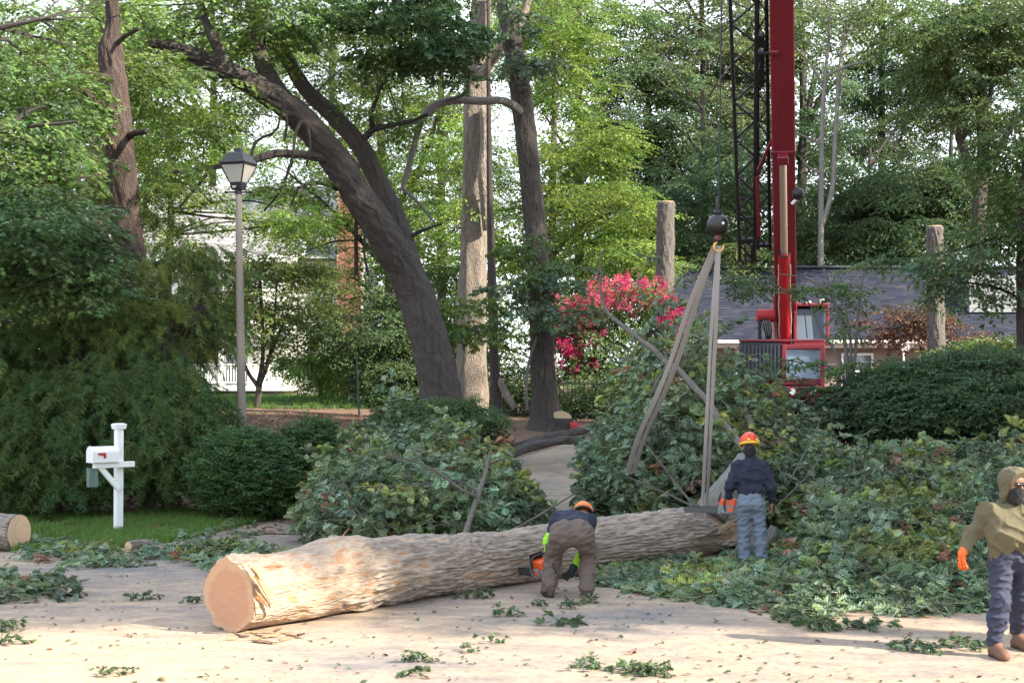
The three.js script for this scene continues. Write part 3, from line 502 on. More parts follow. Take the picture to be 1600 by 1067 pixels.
// --- background wood on the right and centre
function backTree(name, label, px, D, r, top, list, o = {}) {
  const lean = o.lean ?? 0, trunk = [[px, 640 - 0.12 * D, D, r], [px + lean * 0.3, mixf(600, top, 0.35), D, r * 0.85], [px + lean * 0.6 + rr(-6, 6), mixf(600, top, 0.65), D, r * 0.7], [px + lean, top, D, r * 0.4]];
  const limbs = o.limbs ?? [];
  if (!o.limbs) for (let i = 0; i < 6; i++) { const f = rr(0.4, 0.95), y = mixf(600, top, f), sg = i % 2 ? 1 : -1, x = px + lean * f; limbs.push([[x, y, D, r * 0.4], [x + sg * rr(18, 40), y - rr(20, 60), D + rr(-1, 1), r * 0.26], [x + sg * rr(40, 100), y - rr(60, 140), D + rr(-2, 2), r * 0.1]]); }
  return tree({ name, label, group: 'trees of the wood behind the crane', bark: o.bark ?? 'grey', sides: 10, step: 0.5, trunk, limbs, crowns: [{ spray: o.spray ?? 'far', twigs: 0.25, list: list.map(([cx, cy, rx, ry, K, c, rz]) => ({ e: [cx, cy, D, rx, ry, rz ?? 3], K, m: o.m ?? 13, cr: o.cr ?? 1.15, c, v: 0.25 })) }] });
}
const T1 = [0.135, 0.235, 0.062], T2 = [0.110, 0.205, 0.072], T3 = [0.170, 0.250, 0.085], T4 = [0.085, 0.170, 0.056];
backTree('tall_oak', 'thin tall tree showing between the leaning stems', 520, 88, 8, -60, [[500, 90, 110, 90, 22, MID], [430, 200, 90, 60, 12, MID], [560, 250, 80, 80, 14, MID]], {});
backTree('tall_oak', 'thin tall tree behind the thick pale trunk', 690, 86, 8, -60, [[690, 120, 90, 110, 26, MID], [740, 280, 60, 90, 14, GRN], [640, 300, 60, 60, 10, MID]], {});
backTree('tall_oak', 'thin tall tree rising over the white house roof', 330, 90, 8, -60, [[330, 110, 110, 90, 24, MID], [230, 160, 80, 80, 14, MID], [400, 60, 80, 60, 12, MID]], {});
backTree('tall_oak', 'tall dark tree behind the yellow green maple left of the crane', 905, 72, 9, -40, [[900, 60, 110, 90, 30, T1], [960, 150, 80, 90, 26, T2], [850, 0, 90, 60, 16, T1]], {});
backTree('tall_oak', 'dark forked tree above the trunk sawn flat beside the blossom', 1012, 74, 9, 60, [[1010, 170, 80, 80, 30, T2], [1000, 280, 90, 90, 36, T4], [960, 350, 70, 70, 20, T2], [1060, 300, 60, 80, 20, T4]], { limbs: [[[1005, 420, 74, 7], [1030, 330, 74, 6], [1020, 240, 74, 5], [990, 190, 74, 3]], [[1024, 320, 74, 5], [1050, 270, 74, 4], [1070, 220, 74, 2]]] });
backTree('tall_oak', 'pale leaved tall tree behind the hanging crane cable', 1095, 76, 8, -60, [[1090, 60, 70, 100, 34, T3], [1100, 190, 60, 80, 26, T3], [1130, 20, 60, 80, 18, T3]], {});
backTree('tall_oak', 'shaded tree behind the hook ball and slings', 1098, 68, 6, 140, [[1080, 330, 60, 60, 18, T4], [1110, 400, 70, 40, 20, T1], [1060, 420, 60, 40, 16, T2], [1140, 270, 40, 60, 12, T2]], {});
backTree('tall_oak', 'tree behind the black lattice jib', 1170, 80, 8, -40, [[1170, 90, 60, 100, 28, T3], [1160, 240, 60, 80, 24, T2], [1180, 360, 60, 60, 20, T1]], {});
backTree('tall_oak', 'tall tree right beside the red boom with grey limbs', 1250, 78, 9, -50, [[1270, 40, 60, 70, 20, T3], [1265, 180, 50, 90, 18, T2], [1260, 330, 50, 70, 18, T2]], { limbs: [[[1250, 250, 78, 7], [1262, 180, 78, 6], [1275, 110, 78, 4]], [[1255, 220, 78, 6], [1285, 150, 78, 5], [1325, 110, 78, 3]]] });
tree({ name: 'pale_tree', label: 'thin pale twin stemmed tree right of the red boom', group: 'trees of the wood behind the crane', bark: 'pale', sides: 12, step: 0.3, trunk: [[1283, 600, 66, 6], [1283, 400, 66, 5], [1284, 270, 66, 4], [1286, 180, 66, 3.5], [1291, 110, 66, 2.8], [1298, 30, 66, 2.5], [1300, -50, 66, 1.5]],
  limbs: [[[1285, 350, 66, 4], [1300, 300, 66, 4], [1306, 210, 66.2, 3.6], [1312, 120, 66.4, 3.4], [1320, 65, 66.6, 2.8], [1345, 15, 66.8, 2]], [[1292, 118, 66, 2.5], [1325, 103, 65.6, 2.2], [1360, 95, 65.2, 1.6]], [[1284, 225, 66, 2.5], [1262, 215, 65.6, 2], [1240, 205, 65.2, 1]], [[1283, 270, 66, 2.5], [1265, 262, 65.6, 2], [1252, 248, 65.2, 1]], [[1284, 130, 66, 2.5], [1268, 100, 65.6, 2], [1240, 70, 65.2, 1]], [[1318, 60, 66.6, 2], [1330, 20, 66.6, 1.5], [1335, -20, 66.6, 1]]],
  crowns: [{ spray: 'far', twigs: 0.5, list: [{ e: [1300, 10, 66, 60, 40, 2], K: 8, m: 10, cr: 1, c: T3 }] }] });
backTree('tall_oak', 'leafy tree in the middle of the wood above the slate roof', 1380, 84, 8, -20, [[1400, 50, 90, 70, 32, T1], [1420, 180, 90, 70, 30, T2], [1350, 240, 80, 70, 26, T2], [1390, 120, 70, 40, 16, T4]], {});
backTree('tall_oak', 'low bushy tree above the slate roof beside the pale twin stems', 1360, 70, 6, 230, [[1350, 330, 90, 60, 34, T2], [1400, 280, 80, 50, 22, T2], [1300, 380, 70, 40, 18, T2], [1420, 370, 60, 45, 18, T4]], {});
tree({ name: 'forked_tree', label: 'grey forked tree above the dim sawn trunk near the right edge', group: 'trees of the wood behind the crane', bark: 'grey', sides: 16, step: 0.3, trunk: [[1528, 600, 64, 14], [1530, 380, 64, 12], [1532, 300, 64, 11], [1537, 240, 64, 9.5], [1536, 170, 64, 9], [1534, 120, 64, 7], [1528, 50, 64, 5], [1520, -40, 64, 3]],
  limbs: [[[1530, 300, 64, 8], [1512, 250, 64, 7], [1498, 205, 64, 6], [1486, 130, 64, 5], [1470, 80, 64, 4], [1440, 40, 64, 2]], [[1536, 262, 64, 7], [1560, 235, 63.6, 6], [1580, 200, 63.2, 4], [1610, 160, 63, 3]], [[1545, 130, 64, 6], [1570, 110, 63.6, 5], [1620, 85, 63, 4]], [[1538, 180, 64, 5], [1548, 150, 64, 4], [1552, 100, 64, 2.5]]],
  crowns: [{ spray: 'far', twigs: 0.3, list: [{ e: [1520, 60, 64, 110, 70, 3], K: 46, m: 13, cr: 1.1, c: T1 }, { e: [1560, 150, 63, 70, 40, 2], K: 12, m: 11, cr: 1, c: T2 }, { e: [1480, 130, 64, 50, 60, 2], K: 12, m: 11, cr: 1, c: T1 }, { e: [1570, 20, 63, 70, 50, 2], K: 14, m: 12, cr: 1, c: T3 }] }] });
backTree('tall_oak', 'slim dark tree with thin curved stem below the forked tree', 1490, 72, 5, 120, [[1480, 290, 70, 70, 20, T4], [1440, 300, 60, 70, 20, T2], [1560, 320, 60, 60, 18, T2]], { bark: 'dark' });
backTree('tall_oak', 'leafy tree at the right edge beyond the lime coloured shrub', 1640, 72, 9, -40, [[1640, 120, 80, 120, 24, T1], [1610, 260, 60, 60, 14, T2]], {});
tree({ name: 'edge_tree', label: 'slim trunk with pale green hanging leaves cut by the right picture edge', bark: 'grey', sides: 16, step: 0.15, ridge: 0.01, trunk: [[1600, 640, 33, 10], [1599, 520, 33, 9], [1598, 430, 33, 8.5], [1600, 330, 33, 8], [1612, 200, 33, 7], [1630, 0, 33, 5]], limbs: [[[1600, 380, 33, 4], [1560, 372, 33, 3], [1500, 390, 33, 2], [1450, 400, 33, 1]], [[1600, 470, 33, 3], [1560, 450, 33, 2], [1500, 440, 33, 1]]],
  crowns: [{ spray: 'broad', twigs: 0.5, list: [{ e: [1595, 250, 33, 28, 60, 0.8], K: 12, m: 12, cr: 0.45, c: [0.11, 0.19, 0.035] }, { e: [1585, 350, 33, 40, 40, 0.8], K: 9, m: 11, cr: 0.45, c: [0.10, 0.18, 0.04] }, { e: [1500, 400, 33, 110, 22, 0.7], K: 13, m: 7, cr: 0.42, c: [0.11, 0.20, 0.075] }, { e: [1540, 450, 33, 60, 14, 0.6], K: 6, m: 7, cr: 0.4, c: [0.11, 0.20, 0.07] }] }] });
tree({ name: 'bronze_maple', label: 'small bronze leaved maple before the slate roof eave', bark: 'dark', sides: 8, trunk: [[1448, 600, 46, 4], [1446, 560, 46, 3], [1436, 530, 46, 2.5], [1428, 505, 46, 1.5]], crowns: [{ spray: 'broad', twigs: 0.7, list: [{ e: [1415, 508, 46, 40, 22, 0.8], K: 9, m: 10, cr: 0.4, c: [0.14, 0.055, 0.028] }, { e: [1430, 490, 46, 35, 16, 0.7], K: 5, m: 9, cr: 0.4, c: [0.13, 0.09, 0.03] }, { e: [1500, 525, 46, 35, 14, 0.7], K: 5, m: 9, cr: 0.35, c: [0.14, 0.07, 0.04] }] }] });
tree({ name: 'lime_shrub', label: 'lime green shrub hanging over the hedge at the right edge', bark: 'dark', sides: 8, trunk: [[1600, 640, 42, 4], [1598, 590, 42, 3], [1590, 550, 42, 2]], crowns: [{ spray: 'layer', twigs: 0.5, list: [{ e: [1570, 545, 42, 55, 24, 1], K: 16, m: 13, cr: 0.5, flatten: 0.3, c: [0.115, 0.20, 0.02] }] }] });
tree({ name: 'crape_myrtle', label: 'crape myrtle covered in pink blossom behind the brush heap', bark: 'tan', sides: 8, trunk: [[930, 640, 50, 4], [930, 560, 50, 3.5], [925, 500, 50, 3], [915, 450, 50, 2]], limbs: [[[930, 600, 50, 3], [960, 520, 50, 2.5], [985, 460, 50, 1.5]], [[930, 600, 50, 3], [900, 540, 50, 2.5], [890, 500, 50, 1.5]], [[932, 610, 50, 3], [1000, 540, 50, 2.5], [1050, 490, 50, 1.5]]],
  crowns: [{ spray: 'broad', twigs: 0.5, list: [{ e: [905, 520, 50, 45, 60, 1.4], K: 24, m: 9, cr: 0.5, c: GRN }, { e: [970, 470, 50, 60, 40, 1.4], K: 18, m: 9, cr: 0.5, c: GRN }, { e: [1045, 500, 50, 25, 40, 1.2], K: 9, m: 9, cr: 0.5, c: GRN }] }] });
{ // blossom heads, a part of the crape myrtle
  const o = scene.getObjectByName('crape_myrtle'), items = [];
  const E = [[905, 535, 44, 58, 120, [0.50, 0.045, 0.15]], [915, 482, 55, 26, 50, [0.62, 0.14, 0.20]], [985, 468, 64, 28, 64, [0.66, 0.16, 0.22]], [1000, 448, 50, 22, 26, [0.58, 0.08, 0.20]], [1048, 500, 24, 36, 46, [0.50, 0.04, 0.15]], [945, 450, 40, 18, 16, [0.60, 0.12, 0.18]]];
  for (const [cx, cy, rx, ry, n, c] of E) for (let i = 0; i < n; i++) { const a = rr(0, 6.28), r = Math.sqrt(R()), p = P(cx + rx * r * Math.cos(a), cy + ry * r * Math.sin(a), 49.4 + rr(-1.3, 0.6)); items.push({ p, x: V(rr(-0.6, 0.6), rr(0.1, 1), rr(-0.2, 0.9)), s: rr(0.8, 1.5), c: tint(c, 0.25) }); }
  foliage(o, 'blossom', FLOWER, leafMat(0.3, 0), items);
}

// ---------------------------------------------------------------- trees outside the picture whose shade falls on the road
function gapAbove(sx, sD) {                                            // where the photograph shows sun on the ground the crowns leave a gap
  if (sD < 15.75 + 0.25 * Math.sin(sx * 1.3)) return true;               // the open road
  if (sx > -3.6 && sx < -0.9 && sD < 17.6) return true;                  // butt of the felled trunk
  if (sx > 1.2 && sx < 9 && sD < 18.4) return R() < 0.82;                // front of the leaf pile
  if (sx > 1.5 && sx < 9 && sD > 22 && sD < 31) return R() < 0.42;       // top of the brush heap
  if (sx > 2.6 && sx < 4.2 && sD > 19 && sD < 22) return R() < 0.5;
  if (sx > -6.6 && sx < -5 && sD > 22 && sD < 26) return R() < 0.8;      // mailbox
  if (sx < -3 && sD > 21.5 && sD < 26.5) return R() < 0.5;               // the mown verge
  if (sx < -3.5 && sD > 22) return R() < 0.34;                            // thin places over the left bank
  return R() < 0.14;
}
function shadeTree(x, D, H, r, c, K, label) {
  const b = V(x, land(x, -D), -D), g = thing('shade_oak', label, 'tree', b, 'oaks along the right side of the road');
  const top = V(x + rr(-0.5, 0.5), H * 0.85, -D + rr(-0.5, 0.5));
  part(g, 'trunk', limb([{ p: V(x, b.y - 0.2, -D), r: 0.5 }, { p: V(x, H * 0.3, -D), r: 0.33 }, { p: top, r: 0.12 }], { sides: 14, step: 0.4, ridge: 0.015 }), BARK.grey);
  const ctr = V(x, H * 0.62, -D), items = [], geos = [];
  for (let k = 0; k < K; k++) {
    const d = V(rr(-1, 1), rr(-1, 1), rr(-1, 1)); while (d.lengthSq() > 1) d.set(rr(-1, 1), rr(-1, 1), rr(-1, 1));
    const q = V(ctr.x + d.x * r, ctr.y + d.y * H * 0.36, ctr.z + d.z * r), t = (q.y - 0.4) / SUN_DIR.y; if (gapAbove(q.x - SUN_DIR.x * t, -q.z + SUN_DIR.z * t - 1.0)) continue;
    const s0 = V(x, clamp(q.y - 2, H * 0.26, H * 0.8), -D);
    geos.push(limb([{ p: s0, r: 0.05 }, { p: s0.clone().lerp(q, 0.5).add(V(0, 0.3, 0)), r: 0.03 }, { p: q, r: 0.01 }], { sides: 5, step: 0.8, cap: false }));
    for (let j = 0; j < 14; j++) { const a = rr(0, 6.28), w = 1.15 * Math.sqrt(R()); items.push({ p: V(q.x + w * Math.cos(a), q.y + rr(-0.5, 0.5), q.z + w * Math.sin(a)), x: V(Math.cos(a), rr(-0.5, 0.2), Math.sin(a)), s: rr(0.9, 1.3), c: tint(c) }); }
  }
  if (!geos.length) return;
  part(g, 'branches', merged(geos), BARK.grey).userData.kind = 'stuff';
  foliage(g, 'crown', SPRAY.far, LEAF, items);
}
const SHADE = [[14, 13, 13, 4, 90, 'nearest the walking man'], [18.5, 8.5, 19, 4.6, 120, 'hanging furthest over the verge'], [20, 14.5, 22, 4.8, 130, 'behind the nearest of them'], [14.5, 20, 14, 4.6, 80, 'beside the leaf pile'], [25, 5.5, 28, 5.2, 150, 'highest of the near row'], [25.5, 12, 31, 5.4, 200, 'leaning over the verge'], [21, 21.5, 25, 5, 130, 'in the middle of the row'], [15.5, 27, 16, 5, 70, 'standing before the slate roofed house'], [31, 8, 34, 5.5, 110, 'well back from the verge'], [22, 30, 31, 5.5, 190, 'tallest on the slope'], [28.5, 19, 35, 5.5, 200, 'highest on the slope'], [29, 28, 36, 5.4, 160, 'topmost behind the row']];
for (const [x, D, H, r, K, w] of SHADE) shadeTree(x, D, H, r, [0.10, 0.17, 0.045], K, `broad oak out of sight past the right edge, ${w}`);

// ---------------------------------------------------------------- shrubs
function shrub(name, label, spray, material, list, stems, group) {
  const f = list[0].e, b = foot(f[0], f[2]); b.y = land(b.x, b.z);
  const o = thing(name, label, 'shrub', b, group), { items, centres } = clumpItems(list), geos = [];
  for (const c of centres) if (R() < stems) { const s = V(b.x + (c.x - b.x) * 0.35 + rr(-0.1, 0.1), land(b.x, b.z) - 0.05, b.z + (c.z - b.z) * 0.35 + rr(-0.1, 0.1)); geos.push(limb([{ p: s, r: 0.022 }, { p: s.clone().lerp(c, 0.5).add(V(0, 0.1, 0)), r: 0.013 }, { p: c, r: 0.004 }], { sides: 5, step: 0.3, cap: false })); }
  if (geos.length) part(o, 'branches', merged(geos), BARK.dark).userData.kind = 'stuff';
  foliage(o, 'foliage', SPRAY[spray], material, items);
}
const BOXC = [0.072, 0.160, 0.038];
shrub('boxwood', 'rounded dark boxwood in front of the lamp post', 'box', LEAF_TOUGH, [{ e: [378, 742, 26.6, 68, 64, 0.85], K: 360, m: 15, cr: 0.22, c: BOXC, v: 0.32, shell: 0.34, flatten: 0.9, droop: -0.3 }], 0.2);
shrub('boxwood', 'looser dark boxwood just right of the lamp post one', 'box', LEAF_TOUGH, [{ e: [492, 722, 28, 56, 58, 0.75], K: 240, m: 14, cr: 0.24, c: BOXC, v: 0.32, shell: 0.42, flatten: 0.9, droop: -0.3 }], 0.25);
shrub('azalea', 'dark shrub at the foot of the thick pale trunk', 'hedge', LEAF_TOUGH, [{ e: [715, 665, 36, 65, 45, 0.9], K: 70, m: 14, cr: 0.3, c: [0.08, 0.165, 0.044], shell: 0.4 }], 0.3);
shrub('azalea', 'low shrub between the boxwood and the leaning tree foot', 'hedge', LEAF_TOUGH, [{ e: [635, 660, 37, 50, 32, 0.8], K: 44, m: 13, cr: 0.3, c: [0.085, 0.175, 0.045], shell: 0.4 }], 0.3);
shrub('hedge_shrub', 'big dark spreading shrub in front of the slate roofed house', 'hedge', LEAF_TOUGH, [[1490, 632, 29, 120, 52, 1.2, 150], [1430, 612, 29.4, 60, 40, 0.9, 60], [1515, 592, 29.2, 55, 34, 0.8, 60], [1575, 612, 28.8, 50, 40, 0.9, 60], [1600, 660, 28.4, 50, 40, 0.9, 50], [1395, 650, 29, 45, 40, 0.9, 44], [1540, 640, 28, 70, 40, 0.7, 60], [1470, 580, 29.2, 22, 18, 0.4, 10], [1550, 572, 29.2, 22, 16, 0.4, 9]].map(([a, b, d, rx, ry, rz, K]) => ({ e: [a, b, d, rx, ry, rz], K, m: 13, cr: 0.36, c: [0.082, 0.165, 0.062], shell: 0.5, v: 0.3, flatten: 0.6, droop: -0.15 })), 0.2);
shrub('hedge_shrub', 'leafy shrub between the crane cab and the big dark shrub', 'hedge', LEAF_TOUGH, [{ e: [1345, 640, 29.5, 55, 45, 0.9], K: 80, m: 13, cr: 0.3, c: [0.06, 0.12, 0.05], shell: 0.4 }], 0.3);
shrub('woodland_shrub', 'shady undergrowth behind the straight oak foot', 'broad', LEAF, [{ e: [930, 600, 49, 80, 45, 1.2], K: 34, m: 12, cr: 0.6, c: GRN }, { e: [780, 600, 50, 60, 30, 1], K: 16, m: 12, cr: 0.5, c: DRK }], 0.4);
shrub('woodland_shrub', 'dim undergrowth behind the leaning tree foot', 'broad', LEAF, [{ e: [640, 600, 54, 70, 35, 1.4], K: 26, m: 13, cr: 0.6, c: DRK }], 0.4);
shrub('woodland_shrub', 'undergrowth along the bank left of the mailbox', 'broad', LEAF, [{ e: [30, 640, 34, 120, 60, 1.4], K: 40, m: 13, cr: 0.5, c: DRK }], 0.4);
{ // tall sparse shrub before the crane cab
  const b = foot(1322, 30), o = thing('sparse_shrub', 'tall thin stemmed shrub with few leaves before the crane cab', 'shrub', b);
  const S = [[[1322, 690, 30, 4], [1326, 600, 30, 3.5], [1318, 520, 30, 3], [1300, 460, 30, 2.5], [1288, 420, 30, 1.5]], [[1324, 640, 30, 3.5], [1336, 560, 30, 3], [1342, 480, 30, 2.5], [1350, 425, 30, 1.5]], [[1322, 620, 30, 3], [1312, 560, 30, 2.5], [1285, 520, 30, 2], [1262, 470, 30, 1.5], [1232, 450, 30, 1]], [[1326, 620, 30, 3], [1330, 540, 30, 2.2], [1322, 470, 30, 1.4], [1334, 430, 30, 1]], [[1318, 585, 30, 2], [1290, 570, 30, 1.6], [1250, 566, 30, 1.2], [1215, 560, 30, 0.8]], [[1300, 462, 30, 1.6], [1260, 435, 30, 1.2], [1215, 428, 30, 0.8]]];
  for (const s of S) part(o, 'stem', limb(path(s), { sides: 7, step: 0.15, wobble: 0.15, seed: R() * 9 }), BARK.dead);
  const { items } = clumpItems([{ e: [1330, 440, 30, 40, 26, 0.5], K: 6, m: 5, cr: 0.3, c: GRN }, { e: [1290, 455, 30, 26, 26, 0.4], K: 5, m: 5, cr: 0.25, c: GRN }, { e: [1325, 500, 30, 22, 30, 0.4], K: 4, m: 5, cr: 0.25, c: GRN }, { e: [1255, 580, 30, 40, 26, 0.4], K: 6, m: 5, cr: 0.22, c: DRK }, { e: [1330, 590, 29.8, 40, 40, 0.4], K: 10, m: 7, cr: 0.3, c: GRN }, { e: [1185, 445, 30, 38, 14, 0.4], K: 7, m: 6, cr: 0.26, c: DRK }]);
  part(o, 'stem', limb(path([[1262, 470, 30, 1.4], [1225, 452, 30, 1.2], [1190, 440, 30, 1], [1150, 440, 30, 0.6]]), { sides: 5, step: 0.2 }), BARK.dead);
  foliage(o, 'foliage', SPRAY.hedge, LEAF_TOUGH, items);
}
// the wood far behind, which reads as one mass
{
  const items = [];
  for (let i = 0; i < 3200; i++) { const D = rr(98, 128), px = rr(-150, 1750), hi = px < 880 ? 330 + 60 * N3(px * 0.01, 1, 2) : 330 + 90 * N3(px * 0.012, 5, 2), p = P(px, mixf(605, hi, Math.pow(R(), 0.9)), D), a = rr(0, 6.28); items.push({ p, x: V(Math.cos(a), rr(-0.5, 0.3), Math.sin(a)), s: rr(1.3, 2.4), c: tint(px > 880 ? T2 : MID, 0.3) }); }
  const o = thing('distant_wood', 'far off wood seen between the nearer trunks', 'woods', V(0, 1.6, -110)); o.userData.kind = 'stuff'; foliage(o, 'foliage', SPRAY.far, LEAF, items);
}

// ---------------------------------------------------------------- cut oak brush
function oakItems(n, pick, hgt, c = OAK, s = 1) {                        // pick() -> ground point; hgt(p) -> depth of the heap there
  const items = [];
  for (let i = 0; i < n; i++) { const p = pick(), h = hgt(p); if (h <= 0) { i--; continue; } p.y = land(p.x, p.z) + 0.03 + h * Math.pow(R(), 0.55) * (h > 0.4 && R() < 0.08 ? rr(1.05, 1.4) : 1); const a = rr(0, 6.28), w = sstep(0.08, 0.3, h); items.push({ p, x: V(Math.cos(a), mixf(rr(-0.1, 0.16), rr(-0.45, 0.55), w), Math.sin(a)), up: V(rr(-1, 1) * mixf(0.35, 1, w), 1, rr(-1, 1) * mixf(0.35, 1, w)), s: s * rr(0.7, 1.15), c: (() => { const n = N3(p.x * 0.8, 4, p.z * 0.8), y = sstep(0.15, 0.6, N3(p.x * 0.6 + 9, p.y, p.z * 0.6)), t = 1 + 0.35 * n; return R() < 0.025 ? tint([0.20, 0.10, 0.05], 0.3) : tint([c[0] * t * (1 + 0.5 * y), c[1] * t * (1 + 0.25 * y), c[2] * t * (1 - 0.5 * y)], 0.3); })() }); }
  return items;
}
const STEM = barkMat([0.165, 0.145, 0.122], 0.45, 0.02);
function brush(name, label, b, n, pick, hgt, stems, c, s) {
  const o = thing(name, label, 'brush', b);
  for (const q of stems) part(o, 'branch', limb(path(q), { sides: 8, step: 0.12, wobble: 0.14, seed: R() * 30, ridge: 0.002 }), STEM);
  for (let i = 0; i < n / 90; i++) { const p = pick(), h = hgt(p); if (h < 0.25) continue; p.y = land(p.x, p.z) + h * rr(0.5, 0.95); const a = rr(0, 6.28), d = V(Math.cos(a), rr(-0.1, 0.7), Math.sin(a)), l = rr(0.5, 1.5), r = rr(0.006, 0.014); part(o, 'branch', limb([{ p, r }, { p: p.clone().addScaledVector(d, l * 0.5).add(V(rr(-0.1, 0.1), rr(0, 0.1), 0)), r: r * 0.75 }, { p: p.clone().addScaledVector(d, l), r: r * 0.3 }], { sides: 6, step: 0.15, wobble: 0.1 }), STEM); }
  foliage(o, 'foliage', SPRAY.oak, LEAF_OAK, oakItems(n, pick, hgt, c, s));
}
const pxOf = p => 800 + FOCAL * p.x / -p.z;
// left pile behind the log
brush('brush_pile', 'pile of cut oak branches behind the log between boxwood and driveway', onLand(650, 830), 2300,
  () => { const D = rr(21.5, 28.5); return foot(rr(490, 840), D); },
  p => { const x = pxOf(p), D = -p.z, q = 1 - Math.pow((x - 650) / 185, 2) - Math.pow((D - 24.6) / 3.6, 2); return q <= 0 ? 0 : (0.2 + 1.15 * Math.sqrt(q)) * (1 + 0.3 * N3(p.x * 0.8, 0, p.z * 0.8) + 0.42 * N3(p.x * 2.4, 3, p.z * 2.4)); },
  [[[722, 850, 20.8, 5], [738, 800, 21.2, 4], [748, 770, 21.4, 4], [758, 742, 21.6, 3.5], [768, 700, 21.8, 2]], [[744, 775, 21.3, 3], [722, 765, 21.3, 2.4], [690, 742, 21.4, 2], [650, 722, 21.6, 1.6], [590, 708, 21.8, 1]], [[748, 772, 21.4, 2.4], [720, 752, 21.4, 1.6], [640, 758, 21.4, 1.4], [560, 762, 21.6, 1]], [[790, 715, 23, 2], [750, 728, 22.6, 1.6], [700, 722, 22.4, 1]], [[600, 848, 21.4, 1.6], [570, 815, 21.6, 1.4], [540, 770, 22, 1]], [[700, 850, 20.8, 2.4], [790, 832, 20.6, 2], [850, 800, 20.6, 1.6], [900, 770, 20.8, 1]]]);
// fallen sprigs along the kerb
brush('brush_row', 'thin row of oak sprigs lying on the road below the mailbox', onLand(200, 868), 150, () => onLand(rr(-20, 440), rr(852, 890) - (R() < 0.3 ? 14 : 0)), p => { const x = pxOf(p); return N3(p.x * 0.9, 2, p.z * 0.9) > 0.0 && (-p.z < 22.6 || x > 290) ? 0.07 + 0.12 * Math.max(0, N3(p.x * 1.3, 7, p.z)) : 0; }, [[[60, 872, 21.5, 1.5], [150, 868, 21.6, 1.4], [300, 866, 21.6, 1]], [[240, 880, 20.9, 1.2], [330, 872, 21.2, 1], [390, 868, 21.3, 0.7]]], OAK);
brush('brush_row', 'small heap of oak sprigs on the road at the picture edge near the cut log', onLand(30, 932), 46, () => onLand(rr(-30, 75), rr(915, 942)), () => 0.12, [], OAK);
// tall heap round the sling
brush('brush_heap', 'tall heap of felled oak top round the slings behind the helmeted man', onLand(1090, 800), 3600,
  () => { const D = rr(22.5, 31); return foot(rr(925, 1360), D); },
  p => { const x = pxOf(p), D = -p.z, q = 1 - Math.pow((x - 1120) / 205, 2) - Math.pow((D - 26.5) / 4.2, 2), f = mixf(1.1, 0.6, sstep(1070, 1190, x)); return q <= 0 ? 0 : (0.3 + 2.6 * f * Math.pow(q, 0.6)) * (1 + 0.28 * N3(p.x * 0.9, 5, p.z * 0.9) + 0.36 * N3(p.x * 2.2, 8, p.z * 2.2)); },
  [[[1168, 706, 22.6, 6.5], [1150, 686, 22.9, 6], [1120, 648, 23.3, 5.5], [1104, 624, 23.5, 5.2], [1085, 605, 23.7, 5], [1062, 580, 23.9, 5.2], [1040, 566, 24.1, 4.4], [1020, 545, 24.2, 4.4], [1005, 535, 24.4, 3.8], [972, 508, 24.7, 3.4], [948, 486, 24.9, 3], [938, 452, 25, 2.2], [940, 425, 25, 1.8], [936, 405, 25, 1.5], [945, 388, 25, 1]],
    [[1160, 700, 23.6, 8], [1176, 675, 24, 7.5], [1165, 645, 24.6, 6.5], [1150, 610, 25.2, 4]], [[1045, 565, 24.1, 2.4], [1030, 590, 23.8, 1.8], [1015, 620, 23.6, 1]], [[1062, 582, 24, 2], [1080, 555, 23.8, 1.6], [1105, 530, 23.6, 1]], [[990, 525, 24.5, 1.8], [985, 545, 24.3, 1.3], [978, 560, 24.2, 0.8]],
    [[1085, 790, 22, 2], [1060, 760, 22.4, 1.8], [1030, 720, 22.8, 1.4], [1000, 685, 23.2, 1]], [[1100, 800, 21.8, 1.8], [1040, 770, 22, 1.4], [980, 745, 22.2, 1]], [[1090, 560, 25, 1.6], [1120, 530, 24.8, 1.3], [1150, 500, 24.6, 0.8]], [[1230, 760, 23, 1.6], [1262, 700, 23.4, 1.3], [1285, 650, 23.8, 0.8]], [[1215, 790, 22.4, 1.5], [1265, 740, 22.8, 1.2], [1295, 690, 23.2, 0.8]], [[1110, 590, 24.5, 1.6], [1135, 560, 24, 1.2], [1160, 540, 23.8, 0.8]]]);
